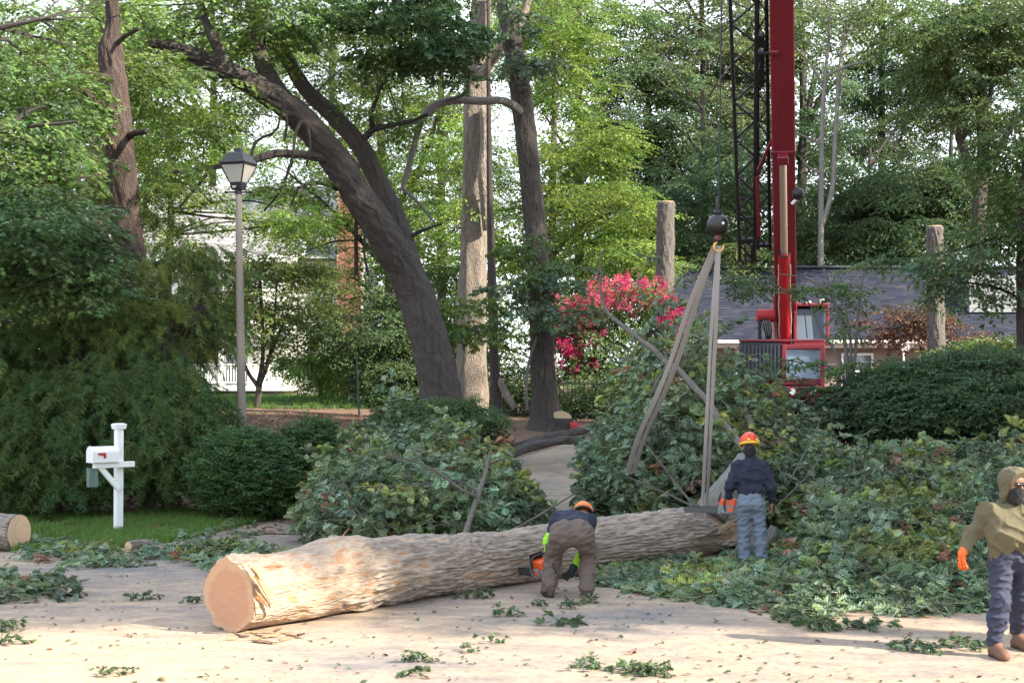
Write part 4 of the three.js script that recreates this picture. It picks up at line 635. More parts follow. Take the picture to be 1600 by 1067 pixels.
// leaf pile on the right
brush('brush_pile', 'wide pile of leafy oak branches covering the ground at the right', onLand(1350, 880), 5200,
  () => { const D = rr(15.8, 27); return foot(rr(930, 1720), D); },
  p => { const x = pxOf(p), D = -p.z, edge = mixf(17.6, 16.4, sstep(960, 1250, x)) + 0.5 * N3(x * 0.008, 3, 1) + (x < 1010 ? (1010 - x) * 0.02 : 0);
    const man = Math.hypot(p.x - 3.17, p.z + 20.5); if (x < 1160 && D > 20.4) return 0; if (man < 0.55) return 0.06; const q = sstep(0, 1.2, D - edge), q2 = sstep(0.8, 8, D - edge);
    const far = sstep(1215, 1330, x); return q <= 0.02 ? 0 : (mixf(0.03, 0.07, far) + mixf(0.06, 0.24, far) * q * mixf(sstep(960, 1010, x) * (1 - sstep(18.2, 19.4, D)), 1, far) + mixf(0.0, 0.75, far) * q2) * (1 + 0.45 * N3(p.x * 0.9, 1, p.z * 0.9)); },
  [[[1100, 960, 17, 1], [1160, 935, 17.4, 1.2], [1220, 915, 17.6, 0.8]], [[1400, 985, 16.3, 1.6], [1480, 1000, 15.8, 2], [1560, 1005, 15.6, 1.4]], [[1330, 905, 18.4, 1.2], [1370, 880, 18.6, 1], [1410, 880, 18.6, 0.7]], [[1280, 830, 21, 1.4], [1262, 800, 21.4, 1.1], [1272, 760, 21.8, 0.7]], [[1505, 790, 21.5, 1.2], [1500, 760, 21.6, 1], [1510, 738, 21.7, 0.6]], [[1300, 790, 22, 1.2], [1260, 820, 21.5, 1.4], [1225, 842, 21, 1.4]]]);
{ // single sprigs on the sunlit road
  const spots = [[872, 978, 1.0, 'bright oak sprig on the sunlit road straight below the bending man'], [800, 962, 0.7, "oak sprig on the road left of the bending man's boots"], [745, 937, 0.7, "oak sprig tucked by the trunk's shaded underside"], [960, 1050, 1.0, 'larger oak sprig at the lower picture edge below the leaf pile'], [985, 1053, 0.9, 'oak sprig touching the larger one at the lower picture edge'], [1255, 975, 1.1, "green oak sprig lying just off the leaf pile's front edge"], [1290, 983, 1.2, "bushy oak sprig off the leaf pile's front edge, right of another"], [1370, 985, 1.0, 'upright pale oak sprig before the leaf pile'], [1440, 1018, 0.8, "oak sprig left of the walking man's shadowed boot"], [1412, 1020, 0.7, 'smaller oak sprig beside the one left of the walking man'], [15, 990, 0.9, 'oak sprig at the left picture edge in the sun'], [8, 1010, 0.7, 'little oak sprig below the one at the left picture edge'], [100, 935, 0.7, 'oak sprig on the shaded road beneath the mailbox'], [175, 1058, 0.5, 'tiny oak scrap at the lower left picture edge'], [670, 1035, 0.6, "oak scrap on the sunlit road below the trunk's middle"], [640, 1058, 0.6, "oak scrap at the lower picture edge below the trunk's middle"], [232, 940, 0.7, 'oak sprig on the shaded road left of the sawn butt'], [285, 945, 0.5, 'small oak scrap close left of the sawn butt'], [910, 945, 0.6, "oak scrap right behind the bending man's right boot"], [845, 950, 0.5, "oak scrap between the bending man's boots and the sun"], [1020, 1058, 0.6, 'small oak scrap right of the larger sprig at the lower picture edge'], [1510, 1015, 0.9, "oak sprig under the walking man's front boot"], [890, 952, 0.5, 'oak scrap between the bending man and the leaf pile'], [772, 1008, 0.5, 'lone oak scrap on the sunlit road left below the bending man'], [735, 1022, 0.4, 'tiniest oak scrap on the sunlit road, beside another']];
  for (const [px, py, s, label] of spots) {
    const b = onLand(px, py); b.y += 0.03; const o = thing('oak_sprig', label, 'sprig', b, 'oak sprigs dropped on the road'), n = Math.round(3 + s * 3), items = [];
    for (let i = 0; i < n; i++) { const a = rr(0, 6.28); items.push({ p: V(b.x + rr(-0.14, 0.14) * s, b.y + rr(0, 0.05), b.z + rr(-0.1, 0.1) * s), x: V(Math.cos(a), rr(-0.1, 0.35), Math.sin(a)), up: V(rr(-0.5, 0.5), 1, rr(-0.5, 0.5)), s: s * rr(0.45, 0.75), c: tint([0.075, 0.13, 0.045], 0.3) }); }
    foliage(o, 'leaves', [SPRAY.oak[Math.floor(R() * 4)]], LEAF, items);
  }
}

// ---------------------------------------------------------------- the felled trunk
{
  const ax = [[-2.78, 15.12, 0.36], [-2.2, 15.85, 0.37], [-1.62, 16.7, 0.37], [-0.9, 17.7, 0.335], [-0.35, 18.35, 0.315], [0.45, 19.25, 0.315], [1.35, 20.35, 0.33], [2.2, 21.2, 0.33], [2.9, 21.9, 0.335], [3.3, 22.25, 0.33]];
  const base = V(0.3, 0, -19), o = thing('felled_trunk', 'long felled oak trunk lying across the road with a fresh sawn end', 'log', base);
  const curve = new THREE.CatmullRomCurve3(ax.map(([x, D, r]) => V(x, r, -D)), false, 'centripetal');
  const nL = 430, nR = 170, pos = [], col = [], uv = [], idx = [], fr = curve.computeFrenetFrames(nL, false), len = curve.getLength();
  const upAt = i => { const t = fr.tangents[i], s = V(0, 0, 0).crossVectors(t, V(0, 1, 0)).normalize(), u = V(0, 0, 0).crossVectors(s, t).normalize(); return [s, u]; };
  const radius = t => { const f = t * (ax.length - 1), k = Math.min(ax.length - 2, Math.floor(f)); return mixf(ax[k][2], ax[k + 1][2], f - k); };
  for (let i = 0; i <= nL; i++) {
    const c = curve.getPoint(i / nL), d = len * i / nL, r0 = radius(i / nL), [s, u] = upAt(Math.min(nL, i));
    for (let j = 0; j <= nR; j++) {
      const a = j / nR * Math.PI * 2, ca = Math.cos(a), sa = Math.sin(a), arc = a * r0;   // sa > 0 is the upper side, ca > 0 the camera's side
      const strip = 0.46 * N3(d * 0.9, ca * 1.1 + 3, sa * 1.1) + 0.30 * N3(d * 2.6, ca * 2.5, sa * 2.5 + 8) + 0.72 * (1 - sstep(1.2, 3.1, d)) + (d > 7.6 ? 0.45 : 0) - 0.06;
      const bare = sstep(0.12, 0.3, strip);                              // where the bark has come off in the fall
      const plates = 1 - 2 * Math.abs(N3(ca * 7.5, sa * 7.5, d * 1.5)), fine = N3(ca * 20, sa * 20, d * 5), lump = N3(ca * 1.2 + 20, sa * 1.2, d * 1.1), crack = 1 - Math.min(1, Math.abs(N3(ca * 6 + 40, sa * 6, d * 0.9)) * 9);
      let r = r0 + 0.028 * lump + mixf(0.020 * plates + 0.008 * fine + 0.012, 0.004 * fine + 0.003 * plates, bare) - 0.014 * crack * (1 - bare * 0.6);
      if (sa > 0.2) r += 0.075 * Math.exp(-Math.pow((d - 1.75) / 0.42, 2)) * (sa - 0.2);  // swelling on top near the butt
      r *= 1 + 0.05 * Math.exp(-d / 0.35) * N3(ca * 2, sa * 2, 4);
      pos.push(c.x + r * (ca * s.x + sa * u.x), c.y + r * (ca * s.y + sa * u.y), c.z + r * (ca * s.z + sa * u.z));
      const g = 1 + 0.28 * N3(ca * 9, sa * 9, d * 6) + 0.22 * fine, red = sstep(0.35, 0.6, N3(d * 3 + 5, ca * 4, sa * 4));
      const bark = [0.285 * g, 0.232 * g, 0.188 * g], wood = [mixf(0.385, 0.36, red) * (0.8 + 0.2 * g), mixf(0.29, 0.19, red) * (0.8 + 0.2 * g), mixf(0.205, 0.10, red) * (0.75 + 0.25 * g)];
      const flake = bare * (1 - 0.8 * sstep(0.36, 0.5, N3(d * 7, ca * 11, sa * 11))) * (1 - 0.9 * sstep(0.55, 0.65, N3(d * 14 + 7, ca * 26, sa * 26)));   // bark scraps left on the bare wood
      col.push(...bark.map((b, q) => mixf(b, wood[q], flake))); uv.push(arc / 0.8, d / 0.8);
    }
  }
  const w = nR + 1;
  for (let i = 0; i < nL; i++) for (let j = 0; j < nR; j++) { const a = i * w + j; idx.push(a, a + w, a + 1, a + 1, a + w, a + w + 1); }
  const g = new THREE.BufferGeometry(); g.setAttribute('position', new THREE.Float32BufferAttribute(pos, 3)); g.setAttribute('color', new THREE.Float32BufferAttribute(col, 3)); g.setAttribute('uv', new THREE.Float32BufferAttribute(uv, 2)); g.setIndex(idx); g.computeVertexNormals();
  const lowest = (() => { let m = 9; for (let i = 1; i < pos.length; i += 3) m = Math.min(m, pos[i]); return m; })();
  part(o, 'bark', g, new THREE.MeshStandardMaterial({ vertexColors: true, bumpMap: barkBump, bumpScale: 0.012, roughness: 0.93, side: THREE.DoubleSide }));
  // sawn faces: end grain with growth rings
  const ringTex = tex(512, 512, (u, v) => { const x = u - 0.5 + 0.02 * fbm(u, v, 3, 3, 3), y = v - 0.47 + 0.02 * fbm(u + 0.4, v, 3, 3, 3), q = Math.hypot(x, y) * 2, ring = 0.5 + 0.5 * Math.sin(q * 150 + 3 * fbm(u, v, 4, 4, 2)), saw = fbm(u + v * 0.3, v, 5, 50, 3), heart = sstep(0.85, 0.7, q + 0.05 * fbm(u, v, 6, 6, 2)), k = (1 - 0.10 * ring + 0.16 * saw); return [mixf(0.50, 0.455, heart) * k, mixf(0.305, 0.245, heart) * k, mixf(0.18, 0.145, heart) * k]; });
  const FACE = new THREE.MeshStandardMaterial({ map: ringTex, roughness: 0.85 });
  const endCap = (i, shift, sign) => {
    const c = curve.getPoint(i / nL), [s, u] = upAt(i), t = fr.tangents[i], p2 = [], uv2 = [], id2 = [];
    p2.push(c.x + t.x * shift, c.y + t.y * shift, c.z + t.z * shift); uv2.push(0.5, 0.5);
    for (let j = 0; j <= nR; j++) { const k = (i * w + j) * 3, a = j / nR * Math.PI * 2; p2.push(pos[k] + t.x * shift * 0.2, pos[k + 1], pos[k + 2] + t.z * shift * 0.2); uv2.push(0.5 + 0.49 * Math.cos(a), 0.5 + 0.49 * Math.sin(a)); }
    for (let j = 1; j <= nR; j++) sign > 0 ? id2.push(0, j, j + 1) : id2.push(0, j + 1, j);
    const q = new THREE.BufferGeometry(); q.setAttribute('position', new THREE.Float32BufferAttribute(p2, 3)); q.setAttribute('uv', new THREE.Float32BufferAttribute(uv2, 2)); q.setIndex(id2); q.computeVertexNormals(); return q;
  };
  part(o, 'sawn_face', endCap(0, -0.012, 1), FACE).userData.label = 'smooth tan sawn butt end';
  part(o, 'sawn_face', endCap(nL, 0.012, -1), FACE);
  // splinters standing off the butt
  const woodM = barkMat([0.60, 0.40, 0.22], 0.25, 0.006), rawM = barkMat([0.45, 0.2, 0.085], 0.4, 0.008);
  const shard = (a, b, wd, th, m) => { const d = b.clone().sub(a), L = d.length(), gg = box(L, th, wd, L / 2, 0, 0); const p = gg.attributes.position; for (let i = 0; i < p.count; i++) { const t = p.getX(i) / L, k = t > 0.5 ? 0.25 : 1; p.setZ(i, p.getZ(i) * k); p.setY(i, p.getY(i) * k); } const qn = new THREE.Quaternion().setFromUnitVectors(V(1, 0, 0), d.normalize()); gg.applyQuaternion(qn); gg.translate(a.x, a.y, a.z); gg.computeVertexNormals(); part(o, 'splinter', gg, m); };
  shard(P(398, 886, 14.78), P(432, 952, 14.98), 0.10, 0.03, woodM); shard(P(388, 884, 14.83), P(436, 940, 15.03), 0.06, 0.025, woodM); shard(P(372, 884, 14.93), P(398, 912, 14.78), 0.04, 0.02, woodM); shard(P(380, 889, 15.03), P(440, 884, 15.33), 0.06, 0.03, rawM);
  shard(P(402, 930, 14.78), P(418, 948, 14.78), 0.07, 0.05, rawM); shard(P(525, 850, 16.53), P(545, 825, 16.73), 0.04, 0.01, rawM); shard(P(488, 905, 15.73), P(540, 892, 15.93), 0.05, 0.02, rawM); shard(P(398, 900, 14.79), P(424, 946, 14.85), 0.05, 0.02, rawM);
  // limb stub at the far end and torn bark
  part(o, 'limb_stub', limb([{ p: P(1108, 806, 21.6), r: 0.24 }, { p: P(1128, 775, 21.7), r: 0.2 }, { p: P(1150, 742, 22), r: 0.15 }, { p: P(1164, 715, 22.4), r: 0.1 }], { sides: 30, step: 0.06, ridge: 0.012 }), BARK.dead);
  part(o, 'limb_stub', limb([{ p: P(1160, 850, 21.9), r: 0.2 }, { p: P(1185, 850, 21.7), r: 0.15 }, { p: P(1203, 842, 21.6), r: 0.1 }, { p: P(1210, 822, 21.6), r: 0.05 }], { sides: 20, step: 0.06, ridge: 0.01 }), BARK.dead);
}
function cutLog(label, a, b, r, dir, faceEnd) {
  const o = thing('cut_log', label, 'log', V((a.x + b.x) / 2, land(a.x, a.z), (a.z + b.z) / 2));
  part(o, 'bark', limb([{ p: a, r }, { p: a.clone().lerp(b, 0.5), r: r * 0.99 }, { p: b, r: r * 0.97 }], { sides: 44, step: 0.06, ridge: 0.014, ridges: 8, cap: true, seed: r * 70 }), barkMat([0.26, 0.215, 0.18], 0.45));
  const d = b.clone().sub(a).normalize(), f = faceEnd ? b : a, s = faceEnd ? 1 : -1;
  part(o, 'sawn_face', limb([{ p: f.clone().addScaledVector(d, -0.02 * s), r: r * 0.95 }, { p: f.clone().addScaledVector(d, 0.012 * s), r: r * 0.94 }], { sides: 40, step: 1, wobble: 0.03 }), new THREE.MeshStandardMaterial({ map: tex(256, 256, (u, v) => { const k = 1 + 0.25 * fbm(u, v, 6, 40, 3); return [0.55 * k, 0.38 * k, 0.235 * k]; }), roughness: 0.9 }));
}
{ const f = onLand(22, 862); cutLog('big cut log at the left picture edge by the grass', V(f.x - 2.4, 0.27, f.z - 0.9), V(f.x + 0.06, 0.27, f.z + 0.0), 0.27, 0, true); }
{ const f = onLand(200, 862); cutLog('short small log lying by the grass below the mailbox', V(f.x + 0.2, 0.07, f.z - 0.32), V(f.x, 0.07, f.z), 0.07, 0, true); }
// limbs dropped beside the driveway
for (const [label, l, bk] of [['long grey limb lying beside the driveway below the straight oak', [[785, 716, 34, 7], [830, 698, 34.6, 7], [880, 688, 35.2, 6], [915, 690, 35.6, 5]], 'grey'], ['brown limb resting over the grey one beside the driveway', [[800, 700, 35.4, 7], [850, 686, 35.8, 7], [900, 675, 36.2, 6], [930, 672, 36.6, 4]], 'grey'], ['crooked cut limb propped near the slender trunk', [[778, 592, 46, 5], [795, 622, 45.6, 5.5], [806, 640, 45.4, 4.5]], 'tan']]) {
  const q = path(l); const b = q[1].p.clone(); b.y = land(b.x, b.z); const o = thing('fallen_limb', label, 'log', b); part(o, 'wood', limb(q, { sides: 16, step: 0.08, wobble: 0.15, ridge: 0.014, seed: l[0][0] }), BARK[bk]);
}
{ // chips and bark torn off under the butt
  const spots = [[400, 996, 0.16], [422, 1000, 0.2], [380, 1000, 0.1], [448, 994, 0.14], [410, 1008, 0.24], [360, 1003, 0.1], [432, 990, 0.1], [390, 992, 0.12], [468, 996, 0.12], [445, 1004, 0.12], [372, 996, 0.14], [416, 993, 0.18], [458, 1000, 0.2], [402, 1003, 0.12]], M1 = barkMat([0.5, 0.3, 0.16], 0.4, 0.004), M2 = barkMat([0.16, 0.09, 0.06], 0.4, 0.004);
  spots.forEach(([px, py, l], i) => {
    const b = onLand(px, py); b.y += 0.022; const g = new THREE.BoxGeometry(l, 0.014, l * rr(0.12, 0.32), 7, 1, 3), p = g.attributes.position;
    for (let k = 0; k < p.count; k++) { const t = p.getX(k) / l, e = 1 - Math.pow(Math.abs(t) * 2, 2) * rr(0.3, 0.9); p.setXYZ(k, p.getX(k) + rr(-0.06, 0.06) * l * Math.abs(t), p.getY(k) * e + 0.05 * l * N3(t * 3 + i, i, 2) + 0.006, p.getZ(k) * e); }
    g.computeVertexNormals(); const m = shadowed(new THREE.Mesh(g, i % 2 ? M1 : M2)); m.name = numbered('wood_chip'); m.position.copy(b); m.rotation.set(rr(-0.3, 0.3), rr(-0.7, 0.7), rr(-0.25, 0.25));
    m.userData = { label: 'torn splinter of wood and bark on the road under the sawn butt', category: 'wood chip', group: 'wood chips under the sawn butt' }; scene.add(m);
  });
}

// ---------------------------------------------------------------- houses
// roof plane of overlapping shingles from eave a..b up to ridge c..d
function shingles(a, b, d, cw, ch, colours) {                            // a eave left, b eave right, d ridge left
  const along = b.clone().sub(a), W = along.length(); along.normalize(); const up = d.clone().sub(a), H = up.length(); up.normalize(); const n = V(0, 0, 0).crossVectors(along, up).normalize();
  const pos = [], col = [], idx = [];
  for (let j = 0; j * ch < H; j++) for (let x = -(j % 2) * cw * 0.5; x < W;) {
    const w = cw * rr(0.7, 1.3), x0 = Math.max(0, x), x1 = Math.min(W, x + w - 0.008); x += w; if (x1 - x0 < 0.02) continue;
    const y0 = j * ch, y1 = Math.min(H, y0 + ch * 1.1), l0 = 0.022 + rr(-0.003, 0.003), l1 = 0.004, k = pos.length / 3, c = colours[Math.floor(R() * colours.length)], t = rr(0.8, 1.2);
    for (const [xx, yy, l] of [[x0, y0, l0], [x1, y0, l0], [x1, y1, l1], [x0, y1, l1], [x0, y0, 0], [x1, y0, 0]]) { pos.push(a.x + along.x * xx + up.x * yy + n.x * l, a.y + along.y * xx + up.y * yy + n.y * l, a.z + along.z * xx + up.z * yy + n.z * l); col.push(c[0] * t, c[1] * t, c[2] * t); }
    idx.push(k, k + 1, k + 2, k, k + 2, k + 3, k + 4, k + 5, k + 1, k + 4, k + 1, k);
  }
  const g = new THREE.BufferGeometry(); g.setAttribute('position', new THREE.Float32BufferAttribute(pos, 3)); g.setAttribute('color', new THREE.Float32BufferAttribute(col, 3)); g.setIndex(idx); const q = g.toNonIndexed(); q.computeVertexNormals(); return q;
}
const SHING = new THREE.MeshPhysicalMaterial({ vertexColors: true, roughness: 1, specularIntensity: 0.2, side: THREE.DoubleSide });
function planeSlab(a, b, d, th) {                                       // solid deck under the shingles
  const c = b.clone().add(d).sub(a), n = V(0, 0, 0).crossVectors(b.clone().sub(a), d.clone().sub(a)).normalize().multiplyScalar(-th), v = [a, b, c, d, ...[a, b, c, d].map(p => p.clone().add(n))], g = new THREE.BufferGeometry();
  g.setAttribute('position', new THREE.Float32BufferAttribute(v.flatMap(p => [p.x, p.y, p.z]), 3)); g.setIndex([0, 1, 2, 0, 2, 3, 4, 6, 5, 4, 7, 6, 0, 4, 5, 0, 5, 1, 1, 5, 6, 1, 6, 2, 2, 6, 7, 2, 7, 3, 3, 7, 4, 3, 4, 0]); const q = g.toNonIndexed(); q.computeVertexNormals(); return q;
}
const GLASS = new THREE.MeshPhysicalMaterial({ color: lin(0.10, 0.12, 0.14), roughness: 0.05, metalness: 0, clearcoat: 1, clearcoatRoughness: 0.03 });
const FELT = mat(0.09, 0.09, 0.10, { roughness: 1 });
function windowOn(o, x, y, z, w, h, bars = 1, frame = M.trim) {         // facing the camera, in world coordinates
  const f = part(o, 'window', merged([box(w + 0.16, 0.09, 0.08, x, y + h / 2 + 0.045, z), box(w + 0.16, 0.11, 0.12, x, y - h / 2 - 0.055, z + 0.02), box(0.08, h, 0.08, x - w / 2 - 0.04, y, z), box(0.08, h, 0.08, x + w / 2 + 0.04, y, z), box(w, 0.05, 0.05, x, y, z + 0.004)]), frame);
  for (const sy of [1, -1]) { const p = shadowed(new THREE.Mesh(box(w, h / 2 - 0.03, 0.02, x - o.position.x, y + sy * (h / 4 + 0.005) - o.position.y, z - 0.01 - o.position.z), GLASS)); p.name = 'pane'; f.add(p); }
}
{ // slate roofed house on the right
  const z0 = -60, x0 = P(1066, 500, 60).x, x1 = P(1900, 500, 60).x, eave = 4.0, ridge = 7.15, zr = -65.2, gy = land(x0, z0);
  const o = thing('slate_roof_house', 'low brick house under a long blue grey shingle roof behind the crane', 'house', V((x0 + x1) / 2, gy, z0));
  const brickT = tex(512, 512, (u, v) => { const k = 1 + 0.2 * fbm(u, v, 8, 8, 3) + 0.15 * fbm(u, v, 90, 90, 2); return [0.22 * k, 0.18 * k, 0.155 * k]; });
  part(o, 'wall', merged([box(x1 - x0 - 0.8, eave - gy + 0.4, 8, (x0 + x1) / 2, (eave + gy - 0.4) / 2, z0 - 4.6)]), new THREE.MeshStandardMaterial({ map: brickT, roughness: 0.95 }));
  const a = V(x0, eave, z0), b = V(x1, eave, z0), d = V(x0, ridge, zr), a2 = V(x1, eave, z0 - 10.4), b2 = V(x0, eave, z0 - 10.4);
  const roof = part(o, 'roof', planeSlab(a, b, d, 0.12), FELT); part(o, 'roof', planeSlab(a2, b2, V(x1, ridge, zr), 0.12), FELT);
  const s = part(o, 'shingles', shingles(a, b, d, 0.36, 0.145, [[0.034, 0.038, 0.058], [0.041, 0.044, 0.062], [0.029, 0.034, 0.053], [0.048, 0.048, 0.060], [0.035, 0.039, 0.055]]), SHING, roof); s.userData.kind = 'stuff';
  part(o, 'ridge_cap', box(x1 - x0 + 0.04, 0.09, 0.3, (x0 + x1) / 2, ridge + 0.05, zr + 0.05, 0.02), mat(0.06, 0.065, 0.075, { roughness: 0.9 }));
  part(o, 'gutter', box(x1 - x0, 0.13, 0.14, (x0 + x1) / 2, eave - 0.1, z0 + 0.06, 0.03), M.trim); part(o, 'fascia', box(x1 - x0, 0.2, 0.04, (x0 + x1) / 2, eave - 0.24, z0 - 0.05), mat(0.42, 0.40, 0.37));
  const dx = P(1413, 540, 60).x; part(o, 'downspout', merged([box(0.34, 0.26, 0.2, dx, eave - 0.33, z0 + 0.08, 0.04), box(0.09, 2.2, 0.08, dx, eave - 1.5, z0 - 0.1, 0.02)]), M.trim);
  const win = (px, w) => windowOn(o, P(px, 560, 60).x, 2.75, z0 - 0.55, w, 1.25);
  win(1345, 1.1); win(1500, 1.4); win(1180, 1.2);
  // side gable of pale boards rising at the right
  const gx0 = P(1548, 440, 59).x, bw = 6;
  const wing = part(o, 'gable', box(bw, 1.5, 3.4, gx0 + bw / 2, 5.75, z0 - 3.6), mat(0.3, 0.32, 0.33));
  for (let k = 0; k < 9; k++) { const m = shadowed(new THREE.Mesh(box(bw + 0.02, 0.15, 0.03, gx0 + bw / 2 - o.position.x, 5.1 + k * 0.165 - o.position.y, z0 - 1.885 - o.position.z), mat(0.32, 0.34, 0.35))); m.name = 'siding_board'; m.rotation.x = 0.06; wing.add(m); }
}
{ // two storey white house on the left
  const D = 72, z0 = -D, xa = P(120, 500, D).x, xb = P(562, 500, D).x, gy = land(0, z0), eave = 8.05, zr = z0 - 6.5, ridge = 12.3;
  const o = thing('white_house', 'two storey white house with porches and pale roof behind the lamp post', 'house', V((xa + xb) / 2, gy, z0)), SID = mat(0.66, 0.65, 0.61, { roughness: 0.7 });
  part(o, 'wall', box(xb - xa, eave - gy, 9, (xa + xb) / 2, (eave + gy) / 2, z0 - 4.5), SID);
  const xm = P(466, 500, D).x;
  // clapboards of the sunlit bay to the right of the porch
  for (let y = gy + 0.1; y < eave; y += 0.24) { const g = box(xb - xm, 0.235, 0.05, (xm + xb) / 2, y + 0.12, z0 + 0.015); g.translate(0, 0, 0); const m = part(o, 'clapboard', g, SID); m.rotation.x = 0; }
  const a = V(xa - 0.4, eave, z0 + 2.6), b = V(xm + 0.3, eave, z0 + 2.6), d = V(xa - 0.4, ridge, zr), pale = [[0.27, 0.26, 0.255], [0.31, 0.30, 0.29], [0.235, 0.228, 0.225], [0.285, 0.28, 0.275]];
  const r1 = part(o, 'roof', planeSlab(a, b, d, 0.15), FELT); part(o, 'shingles', shingles(a, b, d, 0.4, 0.2, pale), SHING, r1).userData.kind = 'stuff';
  const a2 = V(xm + 0.305, eave, z0 + 0.5), b2 = V(xb + 0.4, eave, z0 + 0.5), d2 = V(xm + 0.305, ridge, zr);
  const r2 = part(o, 'roof', planeSlab(a2, b2, d2, 0.15), FELT); part(o, 'shingles', shingles(a2, b2, d2, 0.4, 0.2, pale), SHING, r2).userData.kind = 'stuff';
  part(o, 'fascia', box(b.x - a.x, 0.3, 0.12, (a.x + b.x) / 2, eave - 0.16, z0 + 2.62, 0.02), M.white);
  const deck = 4.55;
  part(o, 'deck', box(xm - xa, 0.34, 2.4, (xa + xm) / 2, deck, z0 + 1.25), M.white); part(o, 'deck', box(xm - xa, 0.24, 2.4, (xa + xm) / 2, gy + 0.4, z0 + 1.25), M.trim);
  for (const px of [130, 200, 272, 345, 410]) { const x = P(px, 500, D - 2.3).x; part(o, 'column', merged([box(0.2, eave - deck - 0.35, 0.2, x, (eave + deck) / 2, z0 + 2.3), box(0.28, 0.18, 0.28, x, eave - 0.4, z0 + 2.3), box(0.28, 0.18, 0.28, x, deck + 0.27, z0 + 2.3)]), M.white); part(o, 'column', merged([box(0.2, deck - gy - 0.7, 0.2, x, (deck + gy + 0.35) / 2, z0 + 2.3), box(0.28, 0.16, 0.28, x, gy + 0.61, z0 + 2.3)]), M.white); }
  const balG = new THREE.BoxGeometry(0.045, 0.78, 0.045);
  for (const [y, n0, n1] of [[deck + 0.17, 225, 420], [gy + 0.52, 300, 440]]) {
    const l = P(n0, 500, D - 2.3).x, r = P(n1, 500, D - 2.3).x; const rail = part(o, 'railing', merged([box(r - l, 0.07, 0.1, (l + r) / 2, y + 0.95, z0 + 2.3), box(r - l, 0.06, 0.07, (l + r) / 2, y + 0.13, z0 + 2.3)]), M.white);
    for (let x = l + 0.07; x < r; x += 0.13) { const m = shadowed(new THREE.Mesh(balG, M.white)); m.name = 'baluster'; m.position.set(x - o.position.x, y + 0.54 - o.position.y, z0 + 2.3 - o.position.z); rail.add(m); }
  }
  windowOn(o, P(322, 440, D).x, 6.2, z0 + 0.02, 0.8, 2.0); windowOn(o, P(255, 440, D).x, 6.2, z0 + 0.02, 1.4, 1.7); windowOn(o, P(370, 560, D).x, 3.0, z0 + 0.02, 1.0, 1.8); windowOn(o, P(300, 560, D).x, 3.0, z0 + 0.02, 1.3, 1.8); windowOn(o, P(505, 420, D).x, 6.3, z0 + 0.06, 0.9, 1.6);
  const cx = P(546, 500, D - 0.4).x, brick = [0, 1, 2].map(k => mat(0.30 - 0.05 * k, 0.13 - 0.02 * k, 0.09, { roughness: 0.95 })), bg = new THREE.BoxGeometry(0.21, 0.065, 0.1);
  const ch = part(o, 'chimney', box(1.14, 11.2, 0.6, cx, gy + 5.6, z0 + 0.38), mat(0.42, 0.38, 0.34)); const bricks = [];
  for (let j = 0; j < 140; j++) for (let i = 0; i < 5; i++) { const g = bg.clone(); g.translate(cx - 0.44 + i * 0.22 + (j % 2 ? 0.06 : -0.04), gy + 0.1 + j * 0.078, z0 + 0.64); bricks.push(g); }
  part(o, 'bricks', merged(bricks), brick[0], ch).userData.kind = 'stuff';
}
{ // utility box and dark shed by the white house
  const b = foot(555, 60), o = thing('garden_shed', 'dark blue shed end by the white house wall', 'shed', b);
  part(o, 'wall', box(1.4, 1.9, 1.4, b.x + 0.75, b.y + 0.95, b.z, 0.02), mat(0.035, 0.05, 0.065)); part(o, 'roof', box(1.6, 0.12, 1.6, b.x + 0.75, b.y + 1.97, b.z, 0.03), mat(0.05, 0.06, 0.07));
  const q = foot(405 + 146, 57), u = thing('utility_pedestal', 'small grey utility pedestal on the lawn by the white house', 'pedestal', q); part(u, 'housing', box(0.3, 0.9, 0.3, q.x, q.y + 0.45, q.z, 0.05), mat(0.4, 0.42, 0.43)); part(u, 'cap', box(0.36, 0.08, 0.36, q.x, q.y + 0.93, q.z, 0.03), mat(0.12, 0.12, 0.13));
}
{ // black fence panel in the shade by the blossom
  const D = 47, o = thing('metal_fence', 'black metal fence panel in the shade under the pink blossom', 'fence', foot(915, D)), l = P(868, 590, D).x, r = P(945, 590, D).x, gy = land(0, -D);
  part(o, 'rail', box(r - l, 0.04, 0.04, (l + r) / 2, gy + 1.15, -D), M.black); part(o, 'rail', box(r - l, 0.04, 0.04, (l + r) / 2, gy + 0.2, -D), M.black);
  for (let x = l; x <= r; x += 0.125) part(o, 'picket', box(0.02, 1.3, 0.02, x, gy + 0.65, -D), M.black);
}

